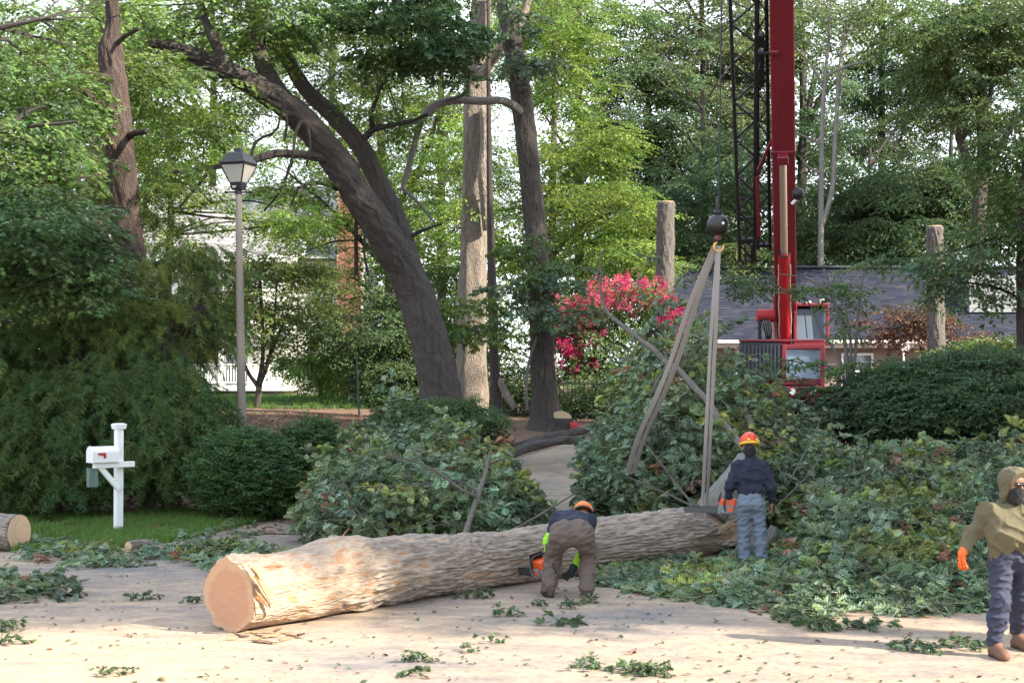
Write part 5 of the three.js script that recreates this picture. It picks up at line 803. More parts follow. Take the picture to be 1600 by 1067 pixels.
// ---------------------------------------------------------------- truck crane
const CRANE_PAINT = M.red, GRILLE = mat(0.02, 0.022, 0.028, { roughness: 0.45 });
{
  const D = 42, k = 1 / ppm(D), gy = land(7.5, -D), o = thing('truck_crane', 'red truck crane with raised boom parked before the slate roofed house', 'crane', V(P(1230, 590, D).x, gy, -D));
  // carrier: chassis, deck, wheels
  let off = 0; const X = px => P(px, 590, D + off).x, Y = py => P(800, py, D + off).y, zf = -D;    // off: how far behind the front plane
  part(o, 'chassis', box(2.5, 0.5, 10, X(1222), gy + 0.95, zf - 5.2, 0.04), M.black);
  part(o, 'deck', box(2.5, 0.35, 8, X(1222), gy + 1.4, zf - 5.4, 0.04), CRANE_PAINT);
  for (const sx of [-1, 1]) for (const dz of [1.3, 3.0, 6.6, 8.2]) {
    const w = shadowed(new THREE.Mesh(new THREE.TorusGeometry(0.4, 0.16, 12, 28), M.rubber)); w.name = 'wheel'; w.rotation.y = Math.PI / 2; w.position.set(X(1222) + sx * 1.12 - o.position.x, 0.56, -dz); o.add(w);
    const h = shadowed(new THREE.Mesh(new THREE.CylinderGeometry(0.3, 0.3, 0.2, 24), M.steel)); h.name = 'rim'; h.rotation.x = Math.PI / 2; w.add(h);
  }
  // radiator with upright bars
  const rl = X(1160), rrr = X(1222), rt = Y(534), rb = Y(590);
  const rad = part(o, 'radiator', box(rrr - rl, rt - rb, 0.5, (rl + rrr) / 2, (rt + rb) / 2, zf - 0.28, 0.02), GRILLE);
  for (let i = 0; i < 10; i++) { const m = shadowed(new THREE.Mesh(box(0.05, rt - rb - 0.12, 0.05, rl + 0.08 + i * (rrr - rl - 0.16) / 9 - o.position.x, (rt + rb) / 2 - 0.04 - o.position.y, zf - 0.01 - o.position.z, 0.015), mat(0.05, 0.055, 0.075, { roughness: 0.4 }))); m.name = 'grille_bar'; rad.add(m); }
  part(o, 'hood_edge', box(X(1288) - rl + 0.04, 0.06, 0.56, (rl + X(1288)) / 2, rt + 0.035, zf - 0.27, 0.02), CRANE_PAINT);
  // carrier cab with a big pane
  const cab = (l, r, t, b, z, depth, name, bw) => {
    const x0 = X(l), x1 = X(r), y1 = Y(t), y0 = Y(b), c = part(o, name, merged([box(bw, y1 - y0, depth, x0 + bw / 2, (y0 + y1) / 2, z - depth / 2, 0.03), box(bw, y1 - y0, depth, x1 - bw / 2, (y0 + y1) / 2, z - depth / 2, 0.03), box(x1 - x0 - 2 * bw + 0.04, bw, depth, (x0 + x1) / 2, y1 - bw / 2 - 0.004, z - depth / 2 - 0.003, 0.03), box(x1 - x0 - 2 * bw + 0.04, bw * 1.4, depth, (x0 + x1) / 2, y0 + bw * 0.7, z - depth / 2 - 0.003, 0.03), box(x1 - x0 - 0.1, y1 - y0 - 0.1, 0.06, (x0 + x1) / 2, (y0 + y1) / 2, z - depth + 0.03)]), CRANE_PAINT);
    const p = shadowed(new THREE.Mesh(box(x1 - x0 - 2 * bw + 0.02, y1 - y0 - 2.2 * bw, 0.02, (x0 + x1) / 2 - o.position.x, (y0 + y1) / 2 + bw * 0.2 - o.position.y, z - 0.07 - o.position.z), CABGLASS)); p.name = 'windscreen'; p.rotation.x = -0.035; c.add(p); return c;
  };
  const CABGLASS = new THREE.MeshPhysicalMaterial({ color: lin(0.30, 0.38, 0.50), roughness: 0.12, metalness: 0.55, clearcoat: 1, clearcoatRoughness: 0.05 });
  cab(1222, 1290, 538, 602, zf + 0.02, 1.7, 'carrier_cab', 0.13);
  part(o, 'bumper', box(1.6, 0.3, 0.3, X(1250), Y(612), zf + 0.1, 0.05), CRANE_PAINT); part(o, 'step_panel', merged([box(0.35, 0.55, 0.3, X(1275), Y(620), zf + 0.06, 0.05), box(0.2, 0.5, 0.25, X(1212), Y(610), zf + 0.06, 0.05), box(0.12, 1.1, 0.3, X(1283), Y(600), zf + 0.09, 0.03)]), CRANE_PAINT);
  for (const px of [1236, 1268]) { const lamp = shadowed(new THREE.Mesh(new THREE.CylinderGeometry(0.09, 0.09, 0.06, 20), mat(0.7, 0.7, 0.66, { roughness: 0.2 }))); lamp.name = 'headlight'; lamp.rotation.x = Math.PI / 2; lamp.position.set(X(px) - o.position.x, Y(612) - o.position.y, 0.27); o.add(lamp); }
  // operator's cab on the turntable
  off = 2.2;
  cab(1241, 1297, 473, 540, zf - 2.2, 1.6, 'operator_cab', 0.1);
  part(o, 'seat', merged([box(0.34, 0.9, 0.16, X(1268), Y(510), zf - 3.0, 0.05)]), mat(0.10, 0.085, 0.06)); part(o, 'wiper', bar(V(X(1262), Y(528), zf - 2.18), V(X(1258), Y(488), zf - 2.17), 0.018), M.black);
  for (const [px, py] of [[1266, 476], [1288, 474]]) { const g = box(0.16, 0.12, 0.12, X(px), Y(py) + 0.07, zf - 2.4, 0.03); part(o, 'work_light', g, M.trim); }
  off = 3;
  part(o, 'turntable', (() => { const g = new THREE.CylinderGeometry(1.0, 1.1, 0.35, 40); g.translate(X(1224), gy + 1.75, zf - 4); return g; })(), M.black);
  part(o, 'superstructure', box(2.0, 0.8, 3.4, X(1226), gy + 2.2, zf - 4.4, 0.08), CRANE_PAINT);
  // boom cheek plates and winch on the left
  for (const px of [1207, 1240]) part(o, 'cheek_plate', (() => { const s = new THREE.Shape(); s.moveTo(-0.5, 0); s.lineTo(0.6, 0); s.lineTo(0.2, 1.4); s.lineTo(-0.2, 1.4); s.closePath(); const g = new THREE.ExtrudeGeometry(s, { depth: 0.07, bevelEnabled: true, bevelSize: 0.015, bevelThickness: 0.015, bevelSegments: 1 }); g.rotateY(Math.PI / 2); g.translate(X(px), Y(540), zf - 2.9); return g; })(), CRANE_PAINT);
  off = 2.6;
  const wg = new THREE.CylinderGeometry(0.19, 0.19, 0.5, 28); wg.rotateZ(Math.PI / 2); wg.translate(X(1197), Y(493), zf - 2.6); part(o, 'winch_drum', wg, M.redflag);
  part(o, 'hose_rack', merged([box(0.1, 0.95, 0.1, X(1187), Y(512), zf - 2.5, 0.02), box(0.5, 0.12, 0.2, X(1194), Y(534), zf - 2.5, 0.02)]), M.black);
  for (let i = 0; i < 4; i++) part(o, 'hose', limb([{ p: V(X(1190 + i * 3), Y(498), zf - 2.4), r: 0.022 }, { p: V(X(1192 + i * 3.5), Y(514), zf - 2.25), r: 0.022 }, { p: V(X(1197 + i * 2), Y(530), zf - 2.4), r: 0.022 }], { sides: 8, step: 0.06, wobble: 0 }), M.rubber);
  // boom: box section leaning out over the road
  off = 3.4;
  const b0 = V(X(1229), Y(535), zf - 3.4), tip = V(3.35, 38, -20.5), dir = tip.clone().sub(b0), L = dir.length(); dir.normalize();
  const q = new THREE.Quaternion().setFromUnitVectors(V(0, 1, 0), dir), place = g => { g.rotateY(-0.175); g.applyQuaternion(q); g.translate(b0.x, b0.y, b0.z); return g; };
  const sect = (w, d, y0, y1, nm) => part(o, nm, place((() => { const g = new RoundedBoxGeometry(w, y1 - y0, d, 2, 0.035); g.translate(0, (y0 + y1) / 2, 0); return g; })()), CRANE_PAINT);
  sect(0.60, 0.85, -0.4, 12.5, 'boom'); sect(0.53, 0.76, 12.4, 20, 'boom_section'); sect(0.46, 0.67, 19.9, 28, 'boom_section'); sect(0.39, 0.58, 27.9, L, 'boom_section');
  part(o, 'boom_collar', place((() => { const g = box(0.66, 0.10, 0.92, 0, 6.55, 0, 0.02); return g; })()), CRANE_PAINT);
  for (const s of [-1, 1]) part(o, 'boom_rib', place((() => { const g = box(0.035, 1.9, 0.02, 0, 0, 0.432); g.rotateZ(s * 0.1); g.translate(s * 0.11, 7.6, 0); return g; })()), CRANE_PAINT);
  for (const s of [-1, 1]) part(o, 'boom_edge', place(box(0.02, 12.6, 0.02, s * 0.301, 6.1, 0.405, 0.006)), mat(0.45, 0.09, 0.10, { roughness: 0.4 }));
  part(o, 'boom_lug', place(box(0.22, 0.12, 0.2, -0.2, 9.5, 0.44, 0.03)), CRANE_PAINT);
  // lift cylinder in front of the boom
  const cyl = (r, y0, y1, nm, m, z0, z1) => part(o, nm, place(bar(V(-0.02, y0, z0), V(-0.02, y1, z1), r, 26)), m);
  cyl(0.165, -0.9, 3.5, 'cylinder_barrel', mat(0.36, 0.014, 0.02, { roughness: 0.35 }), 0.75, 0.68); cyl(0.10, 3.4, 6.45, 'cylinder_rod', M.chrome, 0.68, 0.62);
  part(o, 'cylinder_eye', place(box(0.3, 0.26, 0.34, -0.02, 6.45, 0.58, 0.04)), CRANE_PAINT); part(o, 'cylinder_ring', place((() => { const g = new THREE.TorusGeometry(0.165, 0.02, 8, 28); g.rotateX(Math.PI / 2); g.translate(-0.02, 3.5, 0.68); return g; })()), M.black);
  for (const s of [-1, 1]) part(o, 'grease_line', place(limb([...Array(14)].map((_, i) => ({ p: V(-0.02 + s * 0.165 + 0.012 * Math.sin(i * 2.1), 3.2 - i * 0.27, 0.78), r: 0.02 })), { sides: 6, step: 0.1, wobble: 0 })), mat(0.6, 0.52, 0.42));
  // small spare ball at the boom's side
  off = -1.2;
  const sb = new THREE.SphereGeometry(0.17, 28, 20); sb.translate(X(1249), Y(303), zf + 1.2); part(o, 'spare_ball', sb, M.black); part(o, 'ball_bracket', bar(V(X(1249), Y(303) - 0.1, zf + 1.2), V(X(1240), Y(318), zf + 1.1), 0.05), M.trim);
  // stowed lattice jib along the boom's left side: four chords, cross lacing
  const JX = px => X(px) - 0, yTop = 12, chord = (xb, xt, z, nm) => [V(xb, 3.05, z), V(xt, yTop, z)];
  const lx = (px, py) => { const p = P(px, py, D - 1.5); return (p.x - b0.x); };
  const y0 = 3.2, y1 = 11, A = [[-0.74, -1.16], [-1.22, -1.52]];
  const C = [chord(-1.26, -1.30, 0.30), chord(-0.86, -0.60, 0.30), chord(-0.76, -0.58, -0.35), chord(-0.42, -0.38, -0.35)];
  C.forEach(([a, b]) => part(o, 'jib_chord', place(bar(a, b, 0.052, 8)), M.black));
  const lace = (c1, c2, step, r) => { let s = 0; for (let t = 0; t < 1; t += step, s++) { const p1 = c1[0].clone().lerp(c1[1], t), p2 = c2[0].clone().lerp(c2[1], Math.min(1, t + step)), p3 = c2[0].clone().lerp(c2[1], t), p4 = c1[0].clone().lerp(c1[1], Math.min(1, t + step)); part(o, 'jib_lacing', place(s % 2 ? bar(p1, p2, r, 6) : bar(p3, p4, r, 6)), M.black); } };
  lace(C[0], C[1], 0.062, 0.03); lace(C[2], C[3], 0.05, 0.024); lace(C[0], C[2], 0.08, 0.016); lace(C[1], C[3], 0.09, 0.016);
  for (const t of [0.002, 0.08, 0.16, 0.52, 0.98]) part(o, 'jib_strut', place(bar(C[0][0].clone().lerp(C[0][1], t), C[1][0].clone().lerp(C[1][1], t), 0.03, 6)), M.black);
  part(o, 'jib_foot', place(merged([box(0.06, 0.6, 0.1, -1.1, 3.3, 0.3, 0.01), box(0.06, 0.6, 0.1, -0.92, 3.3, 0.3, 0.01), box(0.34, 0.16, 0.12, -1.0, 3.75, 0.32, 0.01), box(0.36, 0.1, 0.1, -0.57, 3.2, -0.3, 0.01)])), M.black);
  part(o, 'jib_bracket', place(bar(V(-0.8, 5.6, 0.1), V(-0.25, 6.9, 0.1), 0.05, 8)), CRANE_PAINT); part(o, 'jib_bracket', place(bar(V(-0.72, 3.9, 0.35), V(-0.72, 5.8, 0.35), 0.06, 8)), CRANE_PAINT);
  part(o, 'jib_bracket', place(merged([box(0.5, 0.07, 0.12, -0.46, 9.35, 0.2, 0.01), box(0.16, 1.0, 0.2, -0.55, 8.8, -0.1, 0.02), box(0.2, 0.35, 0.24, -0.55, 9.6, -0.1, 0.03)])), M.black);
  // hoist line down to the ball
  part(o, 'hoist_line', bar(tip, P(1123, 336, 20.5), 0.012, 6), M.black);
}
// hook ball
{
  const D = 20.5, c = P(1122, 351, D), o = thing('hook_ball', 'black headache ball and hook hanging on the crane cable', 'crane hook', c), r = 0.148;
  const g = new THREE.SphereGeometry(r, 40, 30); g.translate(c.x, c.y, c.z); part(o, 'ball', g, mat(0.014, 0.011, 0.013, { roughness: 0.42 }));
  part(o, 'swivel', merged([bar(V(c.x, c.y + r * 0.9, c.z), V(c.x, c.y + r + 0.05, c.z), 0.06, 20), bar(V(c.x, c.y + r + 0.04, c.z), V(c.x, c.y + r + 0.22, c.z), 0.028, 12)]), M.black);
  part(o, 'shank', bar(V(c.x, c.y - r * 0.9, c.z), V(c.x, c.y - r - 0.07, c.z), 0.045, 16), mat(0.10, 0.03, 0.03, { roughness: 0.5 }));
  const h = new THREE.TorusGeometry(0.06, 0.02, 10, 28, 4.8); h.rotateZ(1.9); h.translate(c.x + 0.01, c.y - r - 0.15, c.z); part(o, 'hook', h, mat(0.5, 0.33, 0.1, { roughness: 0.4, metalness: 0.6 }));
  const s = new THREE.CylinderGeometry(0.02, 0.02, 0.004, 12); s.rotateX(Math.PI / 2); s.translate(0, 0, 0); s.applyMatrix4(new THREE.Matrix4().makeRotationFromEuler(new THREE.Euler(-0.05, 0.36, 0))); s.translate(c.x + 0.052, c.y + 0.008, c.z + 0.14); part(o, 'sticker', s, M.trim);
}
// web slings
function sling(label, pts, w) {
  const top = pts[0], o = thing('web_sling', label, 'sling', top.clone(), 'grey web slings on the crane hook');
  for (const [dx, tw] of [[-0.5, 0.2], [0.5, -0.25]]) {
    const pos = [], idx = [], n = 60, curve = new THREE.CatmullRomCurve3(pts, false, 'centripetal'), th = 0.006;
    for (let i = 0; i <= n; i++) { const t = i / n, p = curve.getPoint(t), spread = mixf(0.35, 1.05, sstep(0, 0.35, t)), a = tw + 0.5 * Math.sin(t * 5 + dx), cx = Math.cos(a), cz = Math.sin(a); for (const [sx, sz] of [[-1, -1], [1, -1], [1, 1], [-1, 1]]) pos.push(p.x + dx * w * spread + sx * w * 0.46 * cx + sz * th * -cz, p.y, p.z + sx * w * 0.46 * cz + sz * th * cx + dx * 0.02); }
    for (let i = 0; i < n; i++) for (let j = 0; j < 4; j++) { const a = i * 4 + j, b = i * 4 + (j + 1) % 4; idx.push(a, b, a + 4, b, b + 4, a + 4); }
    const g = new THREE.BufferGeometry(); g.setAttribute('position', new THREE.Float32BufferAttribute(pos, 3)); g.setIndex(idx); g.computeVertexNormals(); part(o, 'strap', g, M.sling);
  }
}
sling('slanting grey web sling running from the hook into the brush heap', [P(1119, 384, 20.5), P(1090, 455, 20.8), P(1055, 560, 21.4), P(1030, 622, 21.8), P(1002, 684, 22.3), P(985, 740, 22.8)], 0.085);
sling('upright grey web sling running from the hook to the trunk end', [P(1123, 384, 20.5), P(1118, 470, 20.5), P(1113, 560, 20.7), P(1107, 680, 21), P(1101, 786, 21.4), P(1097, 812, 21.3)], 0.055);

// ---------------------------------------------------------------- street lamp
{
  const D = 28.5, b = foot(380, D), t = P(372, 302, D), o = thing('street_lamp', 'tall lamp post with a black glazed lantern behind the boxwood', 'lamp post', b);
  const k = 1 / ppm(D), bx = b.x, tx = t.x;
  part(o, 'post', limb([{ p: V(bx, b.y - 0.1, b.z), r: 7.6 * k }, { p: V(mixf(bx, tx, 0.5), mixf(b.y, t.y, 0.5), b.z), r: 6.6 * k }, { p: V(tx, t.y, b.z), r: 4.6 * k }], { sides: 28, step: 0.5, wobble: 0 }), new THREE.MeshStandardMaterial({ map: tex(256, 256, (u, v) => { const q = 1 + 0.14 * fbm(u, v, 10, 3, 3) + 0.12 * fbm(u, v, 60, 40, 2); return [0.235 * q, 0.20 * q, 0.165 * q]; }), roughness: 0.8 }));
  part(o, 'ladder_rest', merged([bar(V(tx - 20 * k, t.y + 0.02, b.z), V(tx + 20 * k, t.y + 0.02, b.z), 0.016, 8), (() => { const s = new THREE.SphereGeometry(0.03, 12, 8); s.translate(tx - 20 * k, t.y + 0.02, b.z); return s; })(), (() => { const s = new THREE.SphereGeometry(0.03, 12, 8); s.translate(tx + 20 * k, t.y + 0.02, b.z); return s; })()]), M.black);
  // lantern: four-sided, turned so that two sides show
  const L = new THREE.Group(); L.name = 'lantern'; L.position.set(tx - bx, t.y - b.y, 0); L.rotation.y = -0.32; o.add(L);
  const fr = (r0, r1, y0, y1, nm, m, sub) => { const g = new THREE.CylinderGeometry(r1 * 1.4142, r0 * 1.4142, y1 - y0, 4, 1); g.rotateY(Math.PI / 4); g.translate(0, (y0 + y1) / 2, 0); const q = g.toNonIndexed(); q.computeVertexNormals(); const s = shadowed(new THREE.Mesh(q, m)); s.name = nm; (sub ?? L).add(s); return s; };
  const collar = new THREE.CylinderGeometry(0.065, 0.065, 0.1, 20); collar.translate(0, 0.03, 0); const cm = shadowed(new THREE.Mesh(collar, M.black)); cm.name = 'collar'; L.add(cm);
  fr(0.095, 0.125, 0.06, 0.20, 'lantern_base', M.black); fr(0.245, 0.265, 0.515, 0.56, 'rim', M.black); fr(0.262, 0.165, 0.56, 0.725, 'lantern_roof', M.black); fr(0.165, 0.14, 0.725, 0.75, 'roof_top', M.black); fr(0.065, 0.06, 0.75, 0.835, 'chimney_cap', M.black);
  const pane = new THREE.MeshPhysicalMaterial({ color: lin(0.62, 0.60, 0.54), roughness: 0.75, transmission: 0.5, thickness: 0, side: THREE.DoubleSide });
  for (let i = 0; i < 4; i++) {                                          // panes and corner bars
    const a = i * Math.PI / 2, g = new THREE.BufferGeometry(), w0 = 0.118, w1 = 0.232, z0 = 0.12, z1 = 0.236, y0 = 0.20, y1 = 0.515;
    g.setAttribute('position', new THREE.Float32BufferAttribute([-w0, y0, z0, w0, y0, z0, w1, y1, z1, -w1, y1, z1], 3)); g.setIndex([0, 1, 2, 0, 2, 3]); g.computeVertexNormals(); g.rotateY(a); const m = shadowed(new THREE.Mesh(g, pane)); m.name = 'pane'; L.add(m);
    const c = bar(V(0.124, y0, 0.124), V(0.245, y1, 0.245), 0.014, 6); c.rotateY(a); const cb = shadowed(new THREE.Mesh(c, M.black)); cb.name = 'corner_bar'; L.add(cb);
  }
  const bulb = new THREE.SphereGeometry(0.07, 20, 14); bulb.scale(1, 1.4, 1); bulb.translate(0, 0.33, 0); const bm = shadowed(new THREE.Mesh(bulb, mat(0.75, 0.74, 0.68, { roughness: 0.4 }))); bm.name = 'bulb'; L.add(bm);
  const st = box(0.07, 0.035, 0.004, -0.005, 0.135, 0.118); const sm = shadowed(new THREE.Mesh(st, mat(0.55, 0.55, 0.53))); sm.name = 'sticker'; sm.rotation.x = 0.2; sm.position.set(0.0, 0, 0.02); L.add(sm);
}
// ---------------------------------------------------------------- mailbox
{
  const b = onLand(184, 832), D = -b.z, k = 1 / ppm(D), o = thing('mailbox', 'white mailbox with a red flag on a white wooden post in the grass', 'mailbox', b);
  const G = new THREE.Group(); G.rotation.y = -0.52; o.add(G); G.name = 'mailbox_stand';
  const add = (n, g, m, to = o) => { const q = shadowed(new THREE.Mesh(g, m)); q.name = n; q.rotation.y = 0; to.add(q); return q; };
  o.remove(G);
  const turn = g => { g.rotateY(0.74); return g; };                      // arm and box point to the left and a little forward: local -x
  const H = 166 * k; 
  add('post', turn(box(0.115, H - 0.05, 0.115, 0, (H - 0.05) / 2, 0, 0.006)), M.white);
  const cap = new THREE.CylinderGeometry(0.135, 0.115, 0.075, 4); cap.rotateY(Math.PI / 4); cap.translate(0, H - 0.015, 0); const capN = cap.toNonIndexed(); capN.computeVertexNormals(); const c2 = new THREE.CylinderGeometry(0.09, 0.135, 0.02, 4); c2.rotateY(Math.PI / 4); c2.translate(0, H + 0.031, 0); const c2n = c2.toNonIndexed(); c2n.computeVertexNormals();
  add('post_cap', turn(merged([capN, c2n])), M.white);
  const ay = H * 0.64;
  add('arm', turn(box(0.70, 0.09, 0.09, -0.14, ay, 0.104, 0.006)), M.white);
  const br = box(0.50, 0.085, 0.06, 0, 0, 0, 0.006); br.rotateZ(-0.83); br.translate(-0.215, ay - 0.21, 0.10); add('brace', turn(br), M.white);
  // arched box
  const s = new THREE.Shape(), w = 0.10, h = 0.14; s.moveTo(-w, 0); s.lineTo(w, 0); s.lineTo(w, h); s.absarc(0, h, w, 0, Math.PI, false); s.lineTo(-w, 0);
  const bx = new THREE.ExtrudeGeometry(s, { depth: 0.44, bevelEnabled: true, bevelSize: 0.006, bevelThickness: 0.006, bevelSegments: 2, curveSegments: 20 }); bx.rotateY(Math.PI / 2); bx.translate(-0.53, ay + 0.055, 0.09);
  const body = add('box', turn(bx), M.white);
  const dr = new THREE.ExtrudeGeometry(s, { depth: 0.014, bevelEnabled: true, bevelSize: 0.012, bevelThickness: 0.004, bevelSegments: 2, curveSegments: 20 }); dr.rotateY(Math.PI / 2); dr.translate(-0.556, ay + 0.055, 0.09); const door = add('door', turn(dr), mat(0.76, 0.76, 0.76, { roughness: 0.4 }), body);
  add('latch', turn(box(0.02, 0.03, 0.03, -0.55, ay + 0.30, 0.09, 0.006)), M.steel, body);
  const fl = new THREE.Shape(); fl.moveTo(0, 0); fl.lineTo(0.14, 0); fl.lineTo(0.14, -0.085); fl.lineTo(0.10, -0.085); fl.lineTo(0.10, -0.045); fl.lineTo(0, -0.03); fl.closePath();
  const fg = new THREE.ExtrudeGeometry(fl, { depth: 0.008, bevelEnabled: false }); fg.translate(-0.47, ay + 0.20, 0.205); add('flag', turn(fg), M.redflag, body);
  add('floor', turn(box(0.40, 0.02, 0.17, -0.32, ay + 0.047, 0.09)), mat(0.5, 0.42, 0.3));
  // clear plastic paper holder hanging under the front
  const tube = new THREE.BoxGeometry(0.15, 0.30, 0.10); tube.translate(-0.49, ay - 0.19, 0.06); add('paper_holder', turn(tube), new THREE.MeshPhysicalMaterial({ color: lin(0.55, 0.68, 0.66), roughness: 0.25, transmission: 0.85, thickness: 0, side: THREE.DoubleSide }));
}
// red fuel can by the oak
{
  const D = 44, b = foot(897, D), p = P(897, 637, D), o = thing('fuel_can', 'small red fuel can standing beside the stump near the straight oak', 'can', V(p.x, P(897, 648, D).y, p.z)), h = 0.32, r = 0.125;
  const can = new THREE.LatheGeometry([[0, 0], [r * 0.95, 0], [r, 0.015], [r, 0.10], [r * 0.97, 0.105], [r, 0.11], [r, 0.20], [r * 0.97, 0.205], [r, 0.21], [r, h - 0.03], [r * 0.7, h], [0, h]].map(([x, y]) => new THREE.Vector2(x, y)), 28); lpart(o, 'can', can, mat(0.40, 0.02, 0.02, { roughness: 0.4 }));
  const hd = new THREE.TorusGeometry(0.07, 0.012, 8, 20, Math.PI); hd.translate(0, h, 0); lpart(o, 'handle', hd, M.black); const sp = new THREE.CylinderGeometry(0.02, 0.025, 0.08, 12); sp.translate(0.07, h + 0.03, 0); lpart(o, 'spout', sp, M.black);
  o.position.y = land(o.position.x, o.position.z);
}
// thin stake with a hose by the lawn
{
  const b = foot(561, 50), o = thing('garden_stake', 'thin dark garden stake standing on the brown bank', 'stake', b), t = P(557, 556, 50); part(o, 'stake', bar(V(b.x, b.y - 0.1, b.z), V(t.x, t.y, b.z), 0.03, 8), mat(0.06, 0.09, 0.08)); part(o, 'crossbar', bar(V(t.x - 0.01, t.y, b.z - 0.12), V(t.x + 0.01, t.y + 0.02, b.z + 0.12), 0.022, 8), mat(0.06, 0.09, 0.08));
}

// ---------------------------------------------------------------- people: smooth bodies meshed from joined tapered capsules (surface nets)
function netMesh(bones, cell, k, disp, cuts = []) {
  const lo = V(9e9, 9e9, 9e9), hi = V(-9e9, -9e9, -9e9), pad = 4 * cell + (disp ? 0.03 : 0);
  for (const b of bones) for (const [p, r] of [[b.a, b.ra], [b.b, b.rb]]) { lo.min(V(p.x - r - pad, p.y - r - pad, p.z - r - pad)); hi.max(V(p.x + r + pad, p.y + r + pad, p.z + r + pad)); }
  const nx = Math.ceil((hi.x - lo.x) / cell) + 1, ny = Math.ceil((hi.y - lo.y) / cell) + 1, nz = Math.ceil((hi.z - lo.z) / cell) + 1, F = new Float32Array(nx * ny * nz).fill(1);
  for (const b of bones) {
    const kk = b.k ?? k, m = Math.max(b.ra, b.rb) + kk + 0.06, x0 = Math.max(0, Math.floor((Math.min(b.a.x, b.b.x) - m - lo.x) / cell)), x1 = Math.min(nx - 1, Math.ceil((Math.max(b.a.x, b.b.x) + m - lo.x) / cell)), y0 = Math.max(0, Math.floor((Math.min(b.a.y, b.b.y) - m - lo.y) / cell)), y1 = Math.min(ny - 1, Math.ceil((Math.max(b.a.y, b.b.y) + m - lo.y) / cell)), z0 = Math.max(0, Math.floor((Math.min(b.a.z, b.b.z) - m - lo.z) / cell)), z1 = Math.min(nz - 1, Math.ceil((Math.max(b.a.z, b.b.z) + m - lo.z) / cell));
    const dx = b.b.x - b.a.x, dy = b.b.y - b.a.y, dz = b.b.z - b.a.z, dd = dx * dx + dy * dy + dz * dz || 1e-9;
    for (let z = z0; z <= z1; z++) for (let y = y0; y <= y1; y++) for (let x = x0; x <= x1; x++) {
      const px = lo.x + x * cell - b.a.x, py = lo.y + y * cell - b.a.y, pz = lo.z + z * cell - b.a.z, t = clamp((px * dx + py * dy + pz * dz) / dd, 0, 1);
      const d = Math.hypot(px - dx * t, py - dy * t, pz - dz * t) - (b.ra + (b.rb - b.ra) * t), i = (z * ny + y) * nx + x, f = F[i];
      if (f >= 1) { F[i] = d; continue; }
      const h = Math.max(kk - Math.abs(f - d), 0) / kk; F[i] = Math.min(f, d) - h * h * kk / 4;
    }
  }
  if (disp || cuts.length) for (let z = 0, i = 0; z < nz; z++) for (let y = 0; y < ny; y++) for (let x = 0; x < nx; x++, i++) if (F[i] < 0.2) { const X = lo.x + x * cell, Y = lo.y + y * cell, Z = lo.z + z * cell; if (disp) F[i] -= disp(X, Y, Z); for (const [n, c] of cuts) F[i] = Math.max(F[i], n.x * X + n.y * Y + n.z * Z - c); }
  const vid = new Int32Array(nx * ny * nz).fill(-1), pos = [], idx = [], at = (x, y, z) => (z * ny + y) * nx + x;
  for (let z = 0; z < nz - 1; z++) for (let y = 0; y < ny - 1; y++) for (let x = 0; x < nx - 1; x++) {
    let sx = 0, sy = 0, sz = 0, n = 0; const v = [];
    for (let c = 0; c < 8; c++) v.push(F[at(x + (c & 1), y + (c >> 1 & 1), z + (c >> 2))]);
    for (const [p, q] of EDGES) if ((v[p] < 0) !== (v[q] < 0)) { const t = v[p] / (v[p] - v[q]); sx += (p & 1) + ((q & 1) - (p & 1)) * t; sy += (p >> 1 & 1) + ((q >> 1 & 1) - (p >> 1 & 1)) * t; sz += (p >> 2) + ((q >> 2) - (p >> 2)) * t; n++; }
    if (n) { vid[at(x, y, z)] = pos.length / 3; pos.push(lo.x + (x + sx / n) * cell, lo.y + (y + sy / n) * cell, lo.z + (z + sz / n) * cell); }
  }
  for (let z = 1; z < nz - 1; z++) for (let y = 1; y < ny - 1; y++) for (let x = 1; x < nx - 1; x++) {
    const f = F[at(x, y, z)] < 0;
    const quad = (a, b, c, d, flip) => { if (a < 0 || b < 0 || c < 0 || d < 0) return; flip ? idx.push(a, c, b, a, d, c) : idx.push(a, b, c, a, c, d); };
    if (f !== F[at(x + 1, y, z)] < 0) quad(vid[at(x, y - 1, z - 1)], vid[at(x, y, z - 1)], vid[at(x, y, z)], vid[at(x, y - 1, z)], !f);
    if (f !== F[at(x, y + 1, z)] < 0) quad(vid[at(x - 1, y, z - 1)], vid[at(x - 1, y, z)], vid[at(x, y, z)], vid[at(x, y, z - 1)], !f);
    if (f !== F[at(x, y, z + 1)] < 0) quad(vid[at(x - 1, y - 1, z)], vid[at(x, y - 1, z)], vid[at(x, y, z)], vid[at(x - 1, y, z)], !f);
  }
  const g = new THREE.BufferGeometry(); g.setAttribute('position', new THREE.Float32BufferAttribute(pos, 3)); g.setIndex(idx); g.computeVertexNormals(); return g;
}
const EDGES = [[0, 1], [2, 3], [4, 5], [6, 7], [0, 2], [1, 3], [4, 6], [5, 7], [0, 4], [1, 5], [2, 6], [3, 7]];
const B = (a, ra, b, rb, k) => ({ a, b, ra, rb, k });
const lerp3 = (a, b, t) => a.clone().lerp(b, t);
